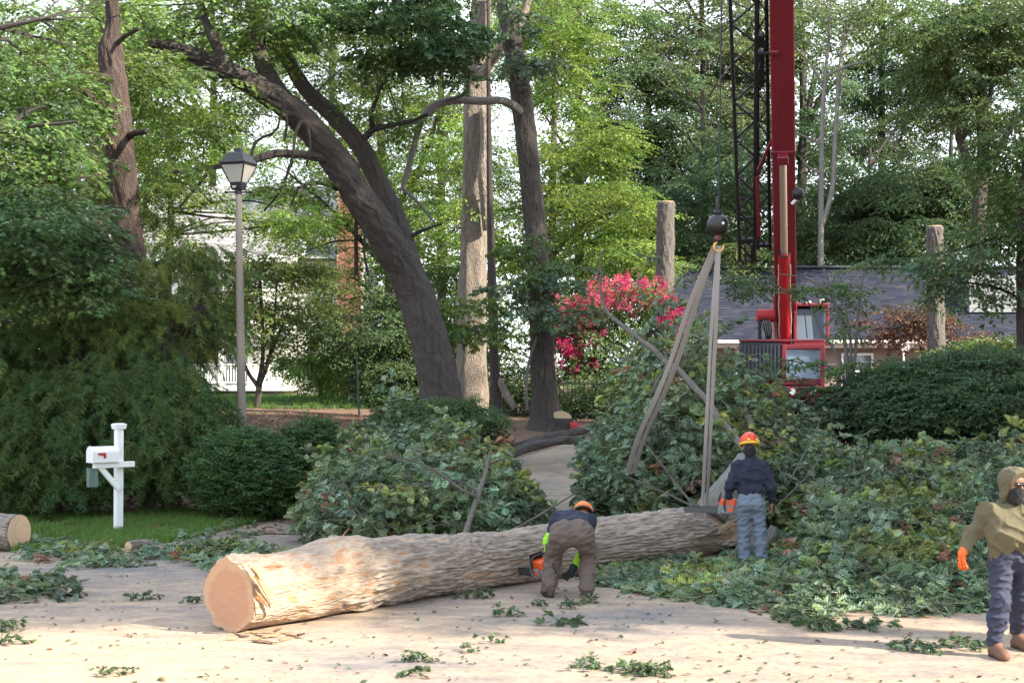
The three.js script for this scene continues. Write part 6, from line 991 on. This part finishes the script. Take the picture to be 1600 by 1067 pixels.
// cloth: folds as real relief, weave as fine colour grain
const folds = (amp, f = 9, ax = [1, 1, 1]) => (x, y, z) => { const w = 0.5 * N3(x * 3, y * 3, z * 3), a = N3((x + 0.5 * y + w * 0.1) * f * ax[0], (y - 0.35 * x) * f * ax[1], z * f * ax[2]), b = N3((x - 0.6 * y) * f * 1.7 * ax[0], (y + 0.5 * x) * f * 1.7 * ax[1], z * f * 1.7); return amp * (1 - 2.4 * Math.sqrt(Math.abs(a))) + amp * 0.5 * (0.5 - Math.abs(b)); };
function cloth(r, g, b) { return new THREE.MeshPhysicalMaterial({ color: lin(r, g, b), roughness: 0.92, sheen: 0.25, sheenRoughness: 0.6, sheenColor: lin(r * 1.5 + 0.02, g * 1.5 + 0.02, b * 1.5 + 0.02) }); }
const SKIN = mat(0.22, 0.115, 0.072, { roughness: 0.55 });
// hand with five fingers: wrist w, direction d along the hand, n out of the back of the hand; curl 0..1
function handBones(w, d, n, side, curl, s = 1) {
  d = d.clone().normalize(); n = n.clone().addScaledVector(d, -n.dot(d)).normalize(); const r = V(0, 0, 0).crossVectors(d, n).normalize().multiplyScalar(side), out = [];
  const pt = (a, b, c) => w.clone().addScaledVector(d, a * s).addScaledVector(r, b * s).addScaledVector(n, c * s);
  out.push(B(pt(-0.03, 0, 0), 0.027 * s, pt(0.03, 0, 0), 0.026 * s), B(pt(0.03, -0.018, 0), 0.019 * s, pt(0.085, -0.028, 0), 0.016 * s), B(pt(0.03, 0.012, 0), 0.020 * s, pt(0.085, 0.02, 0), 0.017 * s));
  [[-0.04, 0.072], [-0.014, 0.085], [0.012, 0.08], [0.037, 0.062]].forEach(([o, l]) => { let p = pt(0.088, o, 0), a = 0.25 * curl; for (let q = 0; q < 3; q++) { const e = p.clone().addScaledVector(d, Math.cos(a) * l * [0.45, 0.32, 0.26][q] * s).addScaledVector(n, -Math.sin(a) * l * [0.45, 0.32, 0.26][q] * s); out.push(B(p, [0.0095, 0.009, 0.0082][q] * s, e, [0.009, 0.0082, 0.0072][q] * s, 0.008)); p = e; a += 1.15 * curl; } });
  const t1 = pt(0.02, -0.03, -0.006), t2 = pt(0.052, -0.058, -0.022), t3 = pt(0.078, -0.056 + 0.02 * curl, -0.034 - 0.02 * curl); out.push(B(t1, 0.015 * s, t2, 0.0115 * s, 0.012), B(t2, 0.011 * s, t3, 0.009 * s, 0.008));
  return out;
}
// head about centre c: f faces forward, u up
function headBones(c, f, u) {
  f = f.clone().normalize(); u = u.clone().addScaledVector(f, -u.dot(f)).normalize(); const s = V(0, 0, 0).crossVectors(u, f), q = (a, b, d) => c.clone().addScaledVector(f, a).addScaledVector(u, b).addScaledVector(s, d);
  const o = [B(q(-0.03, 0.035, 0), 0.083, q(0.025, 0.04, 0), 0.078), B(q(0.03, -0.02, 0.02), 0.055, q(0.03, -0.02, -0.02), 0.055), B(q(0.045, -0.075, 0.012), 0.036, q(0.045, -0.075, -0.012), 0.036), B(q(0.088, 0.012, 0), 0.010, q(0.108, -0.022, 0), 0.013, 0.012), B(q(0.085, -0.052, 0.016), 0.010, q(0.085, -0.052, -0.016), 0.010, 0.01), B(q(0.084, 0.022, 0.034), 0.010, q(0.084, 0.022, -0.034), 0.010, 0.015)];
  for (const d of [-1, 1]) o.push(B(q(-0.005, 0.012, d * 0.082), 0.012, q(-0.012, -0.025, d * 0.08), 0.009, 0.01), B(q(0.078, 0.008, d * 0.032), 0.013, q(0.08, 0.008, d * 0.032), 0.012, 0.006));
  return o;
}
function worker(label, base) { const o = thing('person', label, 'person', base); return o; }
function garment(o, name, bones, material, o2 = {}) { return part(o, name, netMesh(bones, o2.cell ?? 0.0125, o2.k ?? 0.06, o2.disp, o2.cuts), material, o2.owner); }
function helmetOn(o, c, f, u, shell, band, brimM) {
  f = f.clone().normalize(); u = u.clone().addScaledVector(f, -u.dot(f)).normalize(); const s = V(0, 0, 0).crossVectors(u, f), basis = new THREE.Matrix4().makeBasis(s, u, f); basis.setPosition(c.x - o.position.x, c.y - o.position.y, c.z - o.position.z);
  const H = new THREE.Group(); H.name = 'helmet'; H.applyMatrix4(basis); o.add(H);
  const add = (n, g, m) => { const q = shadowed(new THREE.Mesh(g, m)); q.name = n; H.add(q); return q; };
  const dome = new THREE.SphereGeometry(0.128, 36, 20, 0, Math.PI * 2, 0, Math.PI * 0.56); { const p = dome.attributes.position; for (let i = 0; i < p.count; i++) { const x = p.getX(i), y = p.getY(i), z = p.getZ(i), rib = 1 + 0.03 * Math.exp(-Math.pow(x / 0.03, 2)) * (y > 0 ? 1 : 0); p.setXYZ(i, x * 0.95 * rib, y * 1.0 * rib + 0.02, z * 1.14 * rib); } dome.computeVertexNormals(); } shell.side = THREE.DoubleSide; add('shell', dome, shell);
  const ring = new THREE.TorusGeometry(0.125, 0.011, 10, 44); ring.rotateX(Math.PI / 2); ring.scale(0.96, 1.5, 1.15); ring.translate(0, -0.012, 0); add('rim', ring, band);
  const brim = new THREE.CylinderGeometry(0.15, 0.155, 0.012, 30, 1, false, -0.9, 1.8); brim.scale(0.85, 1, 1.2); brim.translate(0, -0.012, 0.005); add('brim', brim, brimM ?? shell);
  return { H, add };
}
const NAVY = cloth(0.014, 0.018, 0.036), JEAN = cloth(0.125, 0.155, 0.195), BROWN = cloth(0.105, 0.078, 0.064), DARKBLUE = cloth(0.030, 0.034, 0.060), OLIVE = cloth(0.104, 0.090, 0.050), LIME = cloth(0.30, 0.62, 0.03), GLOVEB = mat(0.018, 0.018, 0.02, { roughness: 0.8 }), GLOVEO = mat(0.68, 0.13, 0.02, { roughness: 0.8 }), BOOT = mat(0.13, 0.062, 0.035, { roughness: 0.75 }), BOOTD = mat(0.05, 0.038, 0.032, { roughness: 0.8 }), SOLE = mat(0.035, 0.028, 0.025, { roughness: 0.9 });
function boot(o, ankle, toeDir, m, len = 0.27) {
  const t = V(toeDir.x, 0, toeDir.z).normalize(), gy = land(ankle.x, ankle.z), heel = V(ankle.x - t.x * 0.055, gy + 0.055, ankle.z - t.z * 0.055), ball = V(ankle.x + t.x * (len - 0.12), gy + 0.05, ankle.z + t.z * (len - 0.12)), toe = V(ankle.x + t.x * (len - 0.085), gy + 0.045, ankle.z + t.z * (len - 0.085));
  const b = garment(o, 'boot', [B(V(ankle.x, gy + 0.17, ankle.z), 0.056, V(ankle.x, gy + 0.08, ankle.z), 0.055), B(heel, 0.047, ball, 0.045), B(ball, 0.047, toe, 0.042), B(V(ankle.x + t.x * 0.03, gy + 0.09, ankle.z + t.z * 0.03), 0.05, ball, 0.044)], m, { cell: 0.008, k: 0.03, cuts: [[V(0, -1, 0), -(gy + 0.018)]] });
  const s = new THREE.Shape(), N = 28; for (let i = 0; i <= N; i++) { const a = i / N * Math.PI * 2, x = 0.5 * (len + 0.03) * Math.cos(a), y = 0.05 * Math.sin(a) * (1 - 0.12 * Math.cos(a)) * (Math.abs(Math.cos(a)) > 0.8 ? 1.15 : 1.05); i ? s.lineTo(x, y) : s.moveTo(x, y); }
  const g = new THREE.ExtrudeGeometry(s, { depth: 0.022, bevelEnabled: false }); g.rotateX(-Math.PI / 2); g.rotateY(-Math.atan2(t.z, t.x)); g.translate(ankle.x + t.x * 0.05 - o.position.x, gy + 0.002 - o.position.y, ankle.z + t.z * 0.05 - o.position.z); const m2 = shadowed(new THREE.Mesh(g, SOLE)); m2.name = 'sole'; b.add(m2);
}
function bodyOf(o, J, skinK = 0.05) {                                     // one continuous figure under the clothes
  const n = lerp3(J.shL, J.shR, 0.5), hip = lerp3(J.hipL, J.hipR, 0.5), b = [B(hip, 0.065, lerp3(hip, n, 0.5), 0.06), B(lerp3(hip, n, 0.5), 0.06, lerp3(hip, n, 0.8), 0.065), B(J.shL, 0.042, J.shR, 0.042), B(n, 0.052, J.head, 0.05), B(J.hipL, 0.06, J.hipR, 0.06)];
  for (const s of ['L', 'R']) b.push(B(J['sh' + s], 0.046, J['el' + s], 0.036), B(J['el' + s], 0.036, J['wr' + s], 0.026), B(J['hip' + s], 0.055, J['kn' + s], 0.042), B(J['kn' + s], 0.042, J['an' + s], 0.032), B(J['an' + s], 0.032, V(J['an' + s].x, land(J['an' + s].x, J['an' + s].z) + 0.06, J['an' + s].z), 0.036));
  const body = netMesh(b, 0.0125, skinK), head = netMesh(headBones(J.head, J.face, J.up), 0.005, 0.035), parts = [body, head];
  for (const s of ['L', 'R']) if (J['hand' + s] && !J.gloves) parts.push(netMesh(J['hand' + s], 0.004, 0.014));
  part(o, 'body', merged(parts), SKIN);
  for (const s of ['L', 'R']) if (J['hand' + s] && J.gloves) part(o, 'glove', netMesh(J['hand' + s].map(q => ({ ...q, ra: q.ra * 1.03, rb: q.rb * 1.03 })), 0.0035, 0.010), J.gloves);
}
const legs = (J, th, kn, an, end = 0.0) => ['L', 'R'].flatMap(s => [B(J['hip' + s], th, J['kn' + s], kn), B(J['kn' + s], kn, lerp3(J['kn' + s], J['an' + s], 0.45), kn * 0.97), B(lerp3(J['kn' + s], J['an' + s], 0.45), kn * 0.97, lerp3(J['kn' + s], J['an' + s], 1 - end), an)]);

// chainsaw in its own coordinates: bar along +x, handle side -x
function chainsaw(label, at, quat) {
  const o = thing('chainsaw', label, 'chainsaw', at); o.quaternion.copy(quat);
  lpart(o, 'engine_cover', (() => { const g = new RoundedBoxGeometry(0.24, 0.13, 0.17, 3, 0.03); g.translate(0, 0.075, 0); return g; })(), M.orange);
  lpart(o, 'crankcase', (() => { const g = new RoundedBoxGeometry(0.27, 0.11, 0.18, 3, 0.02); g.translate(0, -0.02, 0); return g; })(), mat(0.22, 0.22, 0.23, { roughness: 0.5 }));
  const side = lpart(o, 'side_cover', (() => { const g = new THREE.CylinderGeometry(0.062, 0.062, 0.02, 30); g.rotateX(Math.PI / 2); g.translate(-0.03, 0.02, 0.095); return g; })(), M.black);
  lpart(o, 'clutch_cover', (() => { const g = new RoundedBoxGeometry(0.2, 0.11, 0.03, 2, 0.012); g.translate(0.02, 0, -0.1); return g; })(), mat(0.16, 0.16, 0.17, { roughness: 0.5 }));
  lpart(o, 'muffler_disc', (() => { const g = new THREE.CylinderGeometry(0.034, 0.034, 0.012, 24); g.rotateX(Math.PI / 2); g.translate(-0.03, 0.0, -0.118); return g; })(), M.orange);
  const dot = shadowed(new THREE.Mesh((() => { const g = new THREE.CylinderGeometry(0.032, 0.032, 0.01, 24); g.rotateX(Math.PI / 2); g.translate(-0.03, 0.02, 0.107); return g; })(), M.orange)); dot.name = 'starter_badge'; side.add(dot);
  lpart(o, 'rear_handle', limb([[-0.10, 0.07, 0], [-0.2, 0.10, 0], [-0.29, 0.07, 0], [-0.30, -0.02, 0], [-0.24, -0.06, 0], [-0.12, -0.06, 0]].map(p => ({ p: V(...p), r: 0.018 })), { sides: 12, step: 0.015, wobble: 0 }), M.black);
  lpart(o, 'front_handle', limb([[0.03, -0.05, 0.10], [0.05, 0.08, 0.115], [0.03, 0.175, 0.09], [0.03, 0.19, 0], [0.03, 0.17, -0.09], [0.05, 0.06, -0.115], [0.03, -0.05, -0.10]].map(p => ({ p: V(...p), r: 0.013 })), { sides: 10, step: 0.015, wobble: 0 }), M.black);
  lpart(o, 'hand_guard', (() => { const g = new RoundedBoxGeometry(0.02, 0.12, 0.17, 2, 0.008); g.rotateZ(0.3); g.translate(0.11, 0.16, 0); return g; })(), M.black);
  const s = new THREE.Shape(); s.moveTo(0.1, -0.042); s.lineTo(0.56, -0.032); s.absarc(0.56, 0.0, 0.032, -Math.PI / 2, Math.PI / 2, false); s.lineTo(0.1, 0.042); s.closePath(); const g = new THREE.ExtrudeGeometry(s, { depth: 0.006, bevelEnabled: false }); g.translate(0, -0.01, -0.06); lpart(o, 'guide_bar', g, mat(0.07, 0.07, 0.072, { roughness: 0.5, metalness: 0.3 }));
  const ch = []; for (let i = 0; i < 40; i++) for (const sy of [-1, 1]) ch.push(box(0.009, 0.012, 0.011, 0.11 + i * 0.0118, -0.01 + sy * mixf(0.046, 0.037, i / 40), -0.057)); lpart(o, 'chain', merged(ch), M.black).userData.kind = 'stuff';
  return o;
}
const quatOf = (x, up) => { x = x.clone().normalize(); const z = V(0, 0, 0).crossVectors(x, up).normalize(), y = V(0, 0, 0).crossVectors(z, x); return new THREE.Quaternion().setFromRotationMatrix(new THREE.Matrix4().makeBasis(x, y, z)); };

// --- man bending over the trunk
{
  const D = 17.45, q = (px, py, dz) => P(px, py, D + dz), o = worker('man in brown trousers bending over the trunk with his back turned, lime sleeves showing', V(P(884, 590, D).x, 0, -D));
  const J = { anL: q(858, 915, 0.05), anR: q(916, 919, 0), knL: q(864, 873, 0.24), knR: q(921, 872, 0.2), hipL: q(876, 838, -0.02), hipR: q(911, 838, -0.02), shL: q(871, 811, 0.46), shR: q(922, 814, 0.46), elL: q(857, 846, 0.5), elR: q(915, 853, 0.42), wrL: q(857, 872, 0.42), wrR: q(894, 891, 0.28), head: q(911, 812, 0.66), face: V(0.1, -0.75, -0.65), up: V(0.1, 0.7, -0.75), gloves: GLOVEB };
  J.handL = handBones(J.wrL, V(0.1, -1, 0.1), V(-0.6, 0, -0.4), 1, 0.8); J.handR = handBones(J.wrR, V(-0.8, -0.75, 0.2), V(0.5, 0.3, -0.6), -1, 0.8);
  bodyOf(o, J);
  const hip = lerp3(J.hipL, J.hipR, 0.5), n = lerp3(J.shL, J.shR, 0.5), w = lerp3(hip, n, 0.2);
  garment(o, 'trousers', [...legs(J, 0.125, 0.09, 0.078, 0.02), B(J.hipL.clone().add(V(0.03, 0.03, -0.02)), 0.135, J.hipR.clone().add(V(-0.03, 0.03, -0.02)), 0.135, 0.09), B(V(hip.x - 0.08, hip.y + 0.06, hip.z - 0.07), 0.12, V(hip.x + 0.08, hip.y + 0.06, hip.z - 0.07), 0.12), B(lerp3(J.anL, J.knL, 0.1), 0.08, V(J.anL.x, 0.12, J.anL.z + 0.01), 0.082), B(lerp3(J.anR, J.knR, 0.1), 0.08, V(J.anR.x, 0.12, J.anR.z + 0.01), 0.082)], BROWN, { cuts: [[V(0, -1, 0), -0.075]], disp: folds(0.012, 6, [0.7, 1.5, 0.7]), k: 0.07 });
  for (const [s, sx] of [['L', -1], ['R', 1]]) { const c = lerp3(J['hip' + s], J['kn' + s], 0.62); garment(o, 'cargo_pocket', [B(V(c.x + sx * 0.085, c.y + 0.05, c.z + 0.01), 0.04, V(c.x + sx * 0.085, c.y - 0.06, c.z - 0.0), 0.04)], BROWN, { cell: 0.01, k: 0.03, disp: folds(0.004, 16) }); }
  const belt = [B(V(w.x - 0.11, w.y + 0.035, w.z + 0.02), 0.112, V(w.x + 0.11, w.y + 0.035, w.z + 0.02), 0.112)]; garment(o, 'belt', belt, mat(0.03, 0.026, 0.024, { roughness: 0.6 }), { cuts: [[V(0, 0, -1), -w.z + 0.06 - 0.02], [V(0, 0, 1), w.z + 0.03]] });
  garment(o, 'shirt', [B(V(w.x - 0.09, w.y + 0.05, w.z - 0.04), 0.125, V(w.x + 0.09, w.y + 0.05, w.z - 0.04), 0.125), B(w, 0.15, lerp3(hip, n, 0.8), 0.16), B(J.shL.clone().add(V(0.05, -0.01, 0.03)), 0.105, J.shR.clone().add(V(-0.05, -0.01, 0.03)), 0.105), B(lerp3(w, n, 0.6).add(V(-0.1, 0, 0)), 0.11, lerp3(w, n, 0.6).add(V(0.1, 0, 0)), 0.11), B(J.shL, 0.085, lerp3(J.shL, J.elL, 0.45), 0.075), B(J.shR, 0.085, lerp3(J.shR, J.elR, 0.45), 0.075), B(n, 0.07, lerp3(n, J.head, 0.35), 0.062)], NAVY, { disp: folds(0.010, 5) });
  for (const s of ['L', 'R']) garment(o, 'sleeve', [B(lerp3(J['sh' + s], J['el' + s], 0.3), 0.058, J['el' + s], 0.054), B(J['el' + s], 0.054, lerp3(J['el' + s], J['wr' + s], 0.95), 0.042)], LIME, { cell: 0.009, disp: folds(0.005, 16) });
  for (const s of ['L', 'R']) garment(o, 'glove_cuff', [B(lerp3(J['el' + s], J['wr' + s], 0.86), 0.046, lerp3(J['el' + s], J['wr' + s], 1.05), 0.042)], GLOVEB, { cell: 0.008 });
  boot(o, J.anL, V(-0.25, 0, -1), BOOTD); boot(o, J.anR, V(0.2, 0, -1), BOOTD);
  helmetOn(o, J.head.clone().addScaledVector(J.up.clone().normalize(), 0.045).add(V(0, 0.035, 0)), J.face, J.up, mat(0.72, 0.16, 0.02, { roughness: 0.4 }), M.black);
  // his saw, biting in under the trunk
  chainsaw('orange and grey chainsaw held low by the bending man against the trunk', q(850, 892, 0.34), quatOf(V(-0.42, -0.06, -0.9), V(-0.25, 1, 0.1)));
}
// --- man with the red and yellow helmet, seen from behind
{
  const D = 20.4, q = (px, py, dz) => P(px, py, D + dz), o = worker('man in navy jersey and jeans with a red and yellow helmet, back turned', V(P(1176, 590, D).x, 0, -D));
  const J = { anL: q(1164, 876, 0.02), anR: q(1191, 878, -0.06), knL: q(1163, 832, 0.06), knR: q(1188, 832, 0.0), hipL: q(1164, 789, 0), hipR: q(1184, 789, 0), shL: q(1152, 727, 0.03), shR: q(1194, 727, 0.0), elL: q(1141, 759, 0.02), elR: q(1206, 762, -0.04), wrL: q(1139, 782, 0.14), wrR: q(1207, 785, 0.06), head: q(1171, 699, 0.05), face: V(-0.25, -0.25, -1), up: V(0, 1, -0.25) };
  J.handL = handBones(J.wrL, V(0.0, -0.85, -0.5), V(-1, 0, 0), 1, 0.85); J.handR = handBones(J.wrR, V(-0.1, -1, -0.15), V(1, 0, 0), -1, 0.45);
  bodyOf(o, J);
  const hip = lerp3(J.hipL, J.hipR, 0.5), n = lerp3(J.shL, J.shR, 0.5);
  garment(o, 'jeans', [...legs(J, 0.108, 0.078, 0.074, 0.0), B(J.hipL.clone().add(V(0.03, 0.03, 0.0)), 0.118, J.hipR.clone().add(V(-0.03, 0.03, 0.0)), 0.118, 0.08), B(V(hip.x - 0.06, hip.y + 0.02, hip.z + 0.05), 0.085, V(hip.x + 0.06, hip.y + 0.02, hip.z + 0.05), 0.085), B(V(hip.x - 0.05, hip.y + 0.13, hip.z), 0.11, V(hip.x + 0.05, hip.y + 0.13, hip.z), 0.11), B(lerp3(J.anL, J.knL, 0.1), 0.078, V(J.anL.x, 0.06, J.anL.z), 0.082), B(lerp3(J.anR, J.knR, 0.1), 0.078, V(J.anR.x, 0.06, J.anR.z), 0.082)], JEAN, { disp: folds(0.010, 6, [0.7, 1.6, 0.7]) });
  garment(o, 'jersey', [B(V(hip.x - 0.075, hip.y + 0.02, hip.z), 0.118, V(hip.x + 0.075, hip.y + 0.02, hip.z), 0.118), B(V(hip.x - 0.06, hip.y + 0.2, hip.z), 0.118, V(hip.x + 0.06, hip.y + 0.2, hip.z), 0.118), B(V(n.x - 0.09, n.y - 0.16, n.z), 0.122, V(n.x + 0.09, n.y - 0.16, n.z), 0.122), B(J.shL.clone().add(V(0.05, -0.03, 0)), 0.085, J.shR.clone().add(V(-0.05, -0.03, 0)), 0.085), B(n.clone().add(V(0, 0.02, 0)), 0.075, lerp3(n, J.head, 0.42), 0.06), B(J.shL, 0.078, J.elL, 0.062), B(J.elL, 0.062, lerp3(J.elL, J.wrL, 0.96), 0.046), B(J.shR, 0.078, J.elR, 0.062), B(J.elR, 0.062, lerp3(J.elR, J.wrR, 0.96), 0.046)], NAVY, { disp: folds(0.011, 5, [1.1, 0.9, 1]), cuts: [[V(0, -1, 0), -(hip.y - 0.035)]] });
  garment(o, 'hair', [B(J.head.clone().add(V(0, -0.0, 0.055)), 0.07, J.head.clone().add(V(0, -0.085, 0.045)), 0.056), B(J.head.clone().add(V(-0.05, -0.05, 0.02)), 0.045, J.head.clone().add(V(0.05, -0.05, 0.02)), 0.045)], mat(0.012, 0.010, 0.010, { roughness: 0.7 }), { cell: 0.008, k: 0.03, disp: folds(0.004, 40) });
  boot(o, J.anL, V(-0.2, 0, -1), BOOTD); boot(o, J.anR, V(0.25, 0, -1), BOOTD);
  const hc = J.head.clone().add(V(0, 0.055, 0)), { add } = helmetOn(o, hc, J.face, J.up, mat(0.62, 0.055, 0.02, { roughness: 0.35 }), M.yellow, M.yellow);
  for (const sx of [-1, 1]) { const g = new THREE.TorusGeometry(0.1, 0.018, 8, 30, 1.9); g.rotateY(Math.PI / 2); g.rotateZ(sx * 0.55); g.translate(sx * 0.066, 0.0, -0.03); add('side_stripe', g, M.yellow); }
  const back = new THREE.TorusGeometry(0.122, 0.022, 8, 30, 1.9); back.rotateX(Math.PI / 2); back.rotateY(Math.PI + 0.62 + 0.0); back.scale(0.97, 0.8, 1.14); back.translate(0, 0.012, 0); add('rear_stripe', back, M.yellow);
  for (const [x, y, z] of [[-0.035, 0.085, -0.115], [0.035, 0.085, -0.115], [0, 0.105, -0.1], [-0.045, 0.055, -0.133], [0.045, 0.055, -0.133]]) { const g = new THREE.SphereGeometry(0.011, 10, 8); g.scale(1.3, 0.8, 0.6); g.translate(x, y, z); add('vent', g, M.black); }
  chainsaw('orange chainsaw held out over the trunk end by the helmeted man', q(1138, 795, 0.16), quatOf(V(-1, 0.0, -0.12), V(0, 1, 0)));
}
// --- hooded man walking towards the camera at the right
{
  const D = 13.85, q = (px, py, dz) => P(px, py, D + dz), o = worker('hooded man in olive shirt and navy trousers walking at the right edge, orange gloves', V(P(1575, 590, D).x, 0, -D));
  const J = { anL: q(1556, 1000, -0.1), anR: q(1592, 985, 0.34), knL: q(1563, 944, -0.12), knR: q(1596, 938, 0.16), hipL: q(1566, 873, 0.02), hipR: q(1598, 873, 0.02), shL: q(1544, 797, 0.0), shR: q(1618, 799, 0.03), elL: q(1519, 836, 0.12), elR: q(1640, 842, 0.0), wrL: q(1505, 864, 0.02), wrR: q(1640, 876, -0.18), head: q(1585, 757, -0.04), face: V(0.42, -0.06, 1), up: V(0, 1, 0.05), gloves: GLOVEO };
  J.handL = handBones(J.wrL, V(-0.05, -1, 0.12), V(-0.8, 0, 0.6), -1, 0.55); J.handR = handBones(J.wrR, V(0, -0.9, 0.4), V(1, 0, 0.2), 1, 0.55);
  bodyOf(o, J);
  const hip = lerp3(J.hipL, J.hipR, 0.5), n = lerp3(J.shL, J.shR, 0.5);
  garment(o, 'trousers', [...legs(J, 0.112, 0.083, 0.068, -0.02), B(J.hipL.clone().add(V(0.02, 0.04, 0)), 0.125, J.hipR.clone().add(V(-0.02, 0.04, 0)), 0.125, 0.08), B(V(hip.x, hip.y + 0.1, hip.z), 0.14, V(hip.x, hip.y + 0.12, hip.z), 0.14)], DARKBLUE, { disp: folds(0.014, 5.5, [0.7, 1.7, 0.7]), cell: 0.011 });
  garment(o, 'shirt', [B(V(hip.x - 0.10, hip.y + 0.03, hip.z), 0.125, V(hip.x + 0.10, hip.y + 0.03, hip.z), 0.125), B(V(hip.x - 0.085, hip.y + 0.2, hip.z + 0.05), 0.15, V(hip.x + 0.085, hip.y + 0.2, hip.z + 0.05), 0.15), B(V(n.x - 0.1, n.y - 0.14, n.z + 0.02), 0.145, V(n.x + 0.1, n.y - 0.14, n.z + 0.02), 0.145), B(J.shL.clone().add(V(0.05, -0.02, 0)), 0.095, J.shR.clone().add(V(-0.05, -0.02, 0)), 0.095), B(n.clone().add(V(0, 0.01, -0.01)), 0.095, n.clone().add(V(0, 0.07, -0.02)), 0.085), B(J.shL, 0.084, J.elL, 0.068), B(J.elL, 0.068, lerp3(J.elL, J.wrL, 0.9), 0.048), B(J.shR, 0.084, J.elR, 0.068), B(J.elR, 0.068, lerp3(J.elR, J.wrR, 0.9), 0.048)], OLIVE, { disp: folds(0.016, 4, [1.2, 0.8, 1]), cell: 0.011, cuts: [[V(0.05, -1, 0), -(hip.y - 0.06) + 0.05 * hip.x]] });
  // hood: a shell round the head, open at the face
  const f = J.face.clone().normalize(), hc = J.head.clone().add(V(0, 0.02, 0));
  garment(o, 'hood', [B(hc.clone().addScaledVector(f, -0.035).add(V(0, 0.028, 0)), 0.112, hc.clone().addScaledVector(f, 0.05).add(V(0, 0.04, 0)), 0.106), B(hc.clone().addScaledVector(f, -0.03), 0.11, hc.clone().addScaledVector(f, -0.03).add(V(0, -0.13, 0)), 0.095), B(hc.clone().addScaledVector(f, -0.03).add(V(0, -0.13, 0)), 0.095, n.clone().add(V(0, 0.05, -0.02)), 0.11)], OLIVE, { cell: 0.008, k: 0.04, disp: folds(0.005, 12), cuts: [(() => { const cn = f.clone().add(V(0, -0.55, 0)).normalize(); return [cn, cn.dot(hc) + 0.062]; })()] });
  garment(o, 'face_mask', [B(J.head.clone().addScaledVector(f, 0.035).add(V(0, -0.05, 0)), 0.073, J.head.clone().addScaledVector(f, 0.02).add(V(0, -0.12, 0)), 0.07)], mat(0.014, 0.013, 0.014, { roughness: 0.9 }), { cell: 0.007, k: 0.03, disp: folds(0.004, 18) });
  garment(o, 'sunglasses', [B(J.head.clone().addScaledVector(f, 0.098).add(V(0.045, 0.012, -0.02)), 0.02, J.head.clone().addScaledVector(f, 0.098).add(V(-0.045, 0.012, 0.02)), 0.02)], mat(0.02, 0.018, 0.018, { roughness: 0.15 }), { cell: 0.006, k: 0.02 });
  garment(o, 'glove_cuff', [B(lerp3(J.elL, J.wrL, 0.88), 0.042, lerp3(J.elL, J.wrL, 1.05), 0.04)], GLOVEO, { cell: 0.008 });
  boot(o, J.anL, V(0.1, 0, 1), BOOT, 0.29); boot(o, J.anR, V(0.2, 0, 1), BOOT, 0.29);
}
renderer.render(scene, camera);
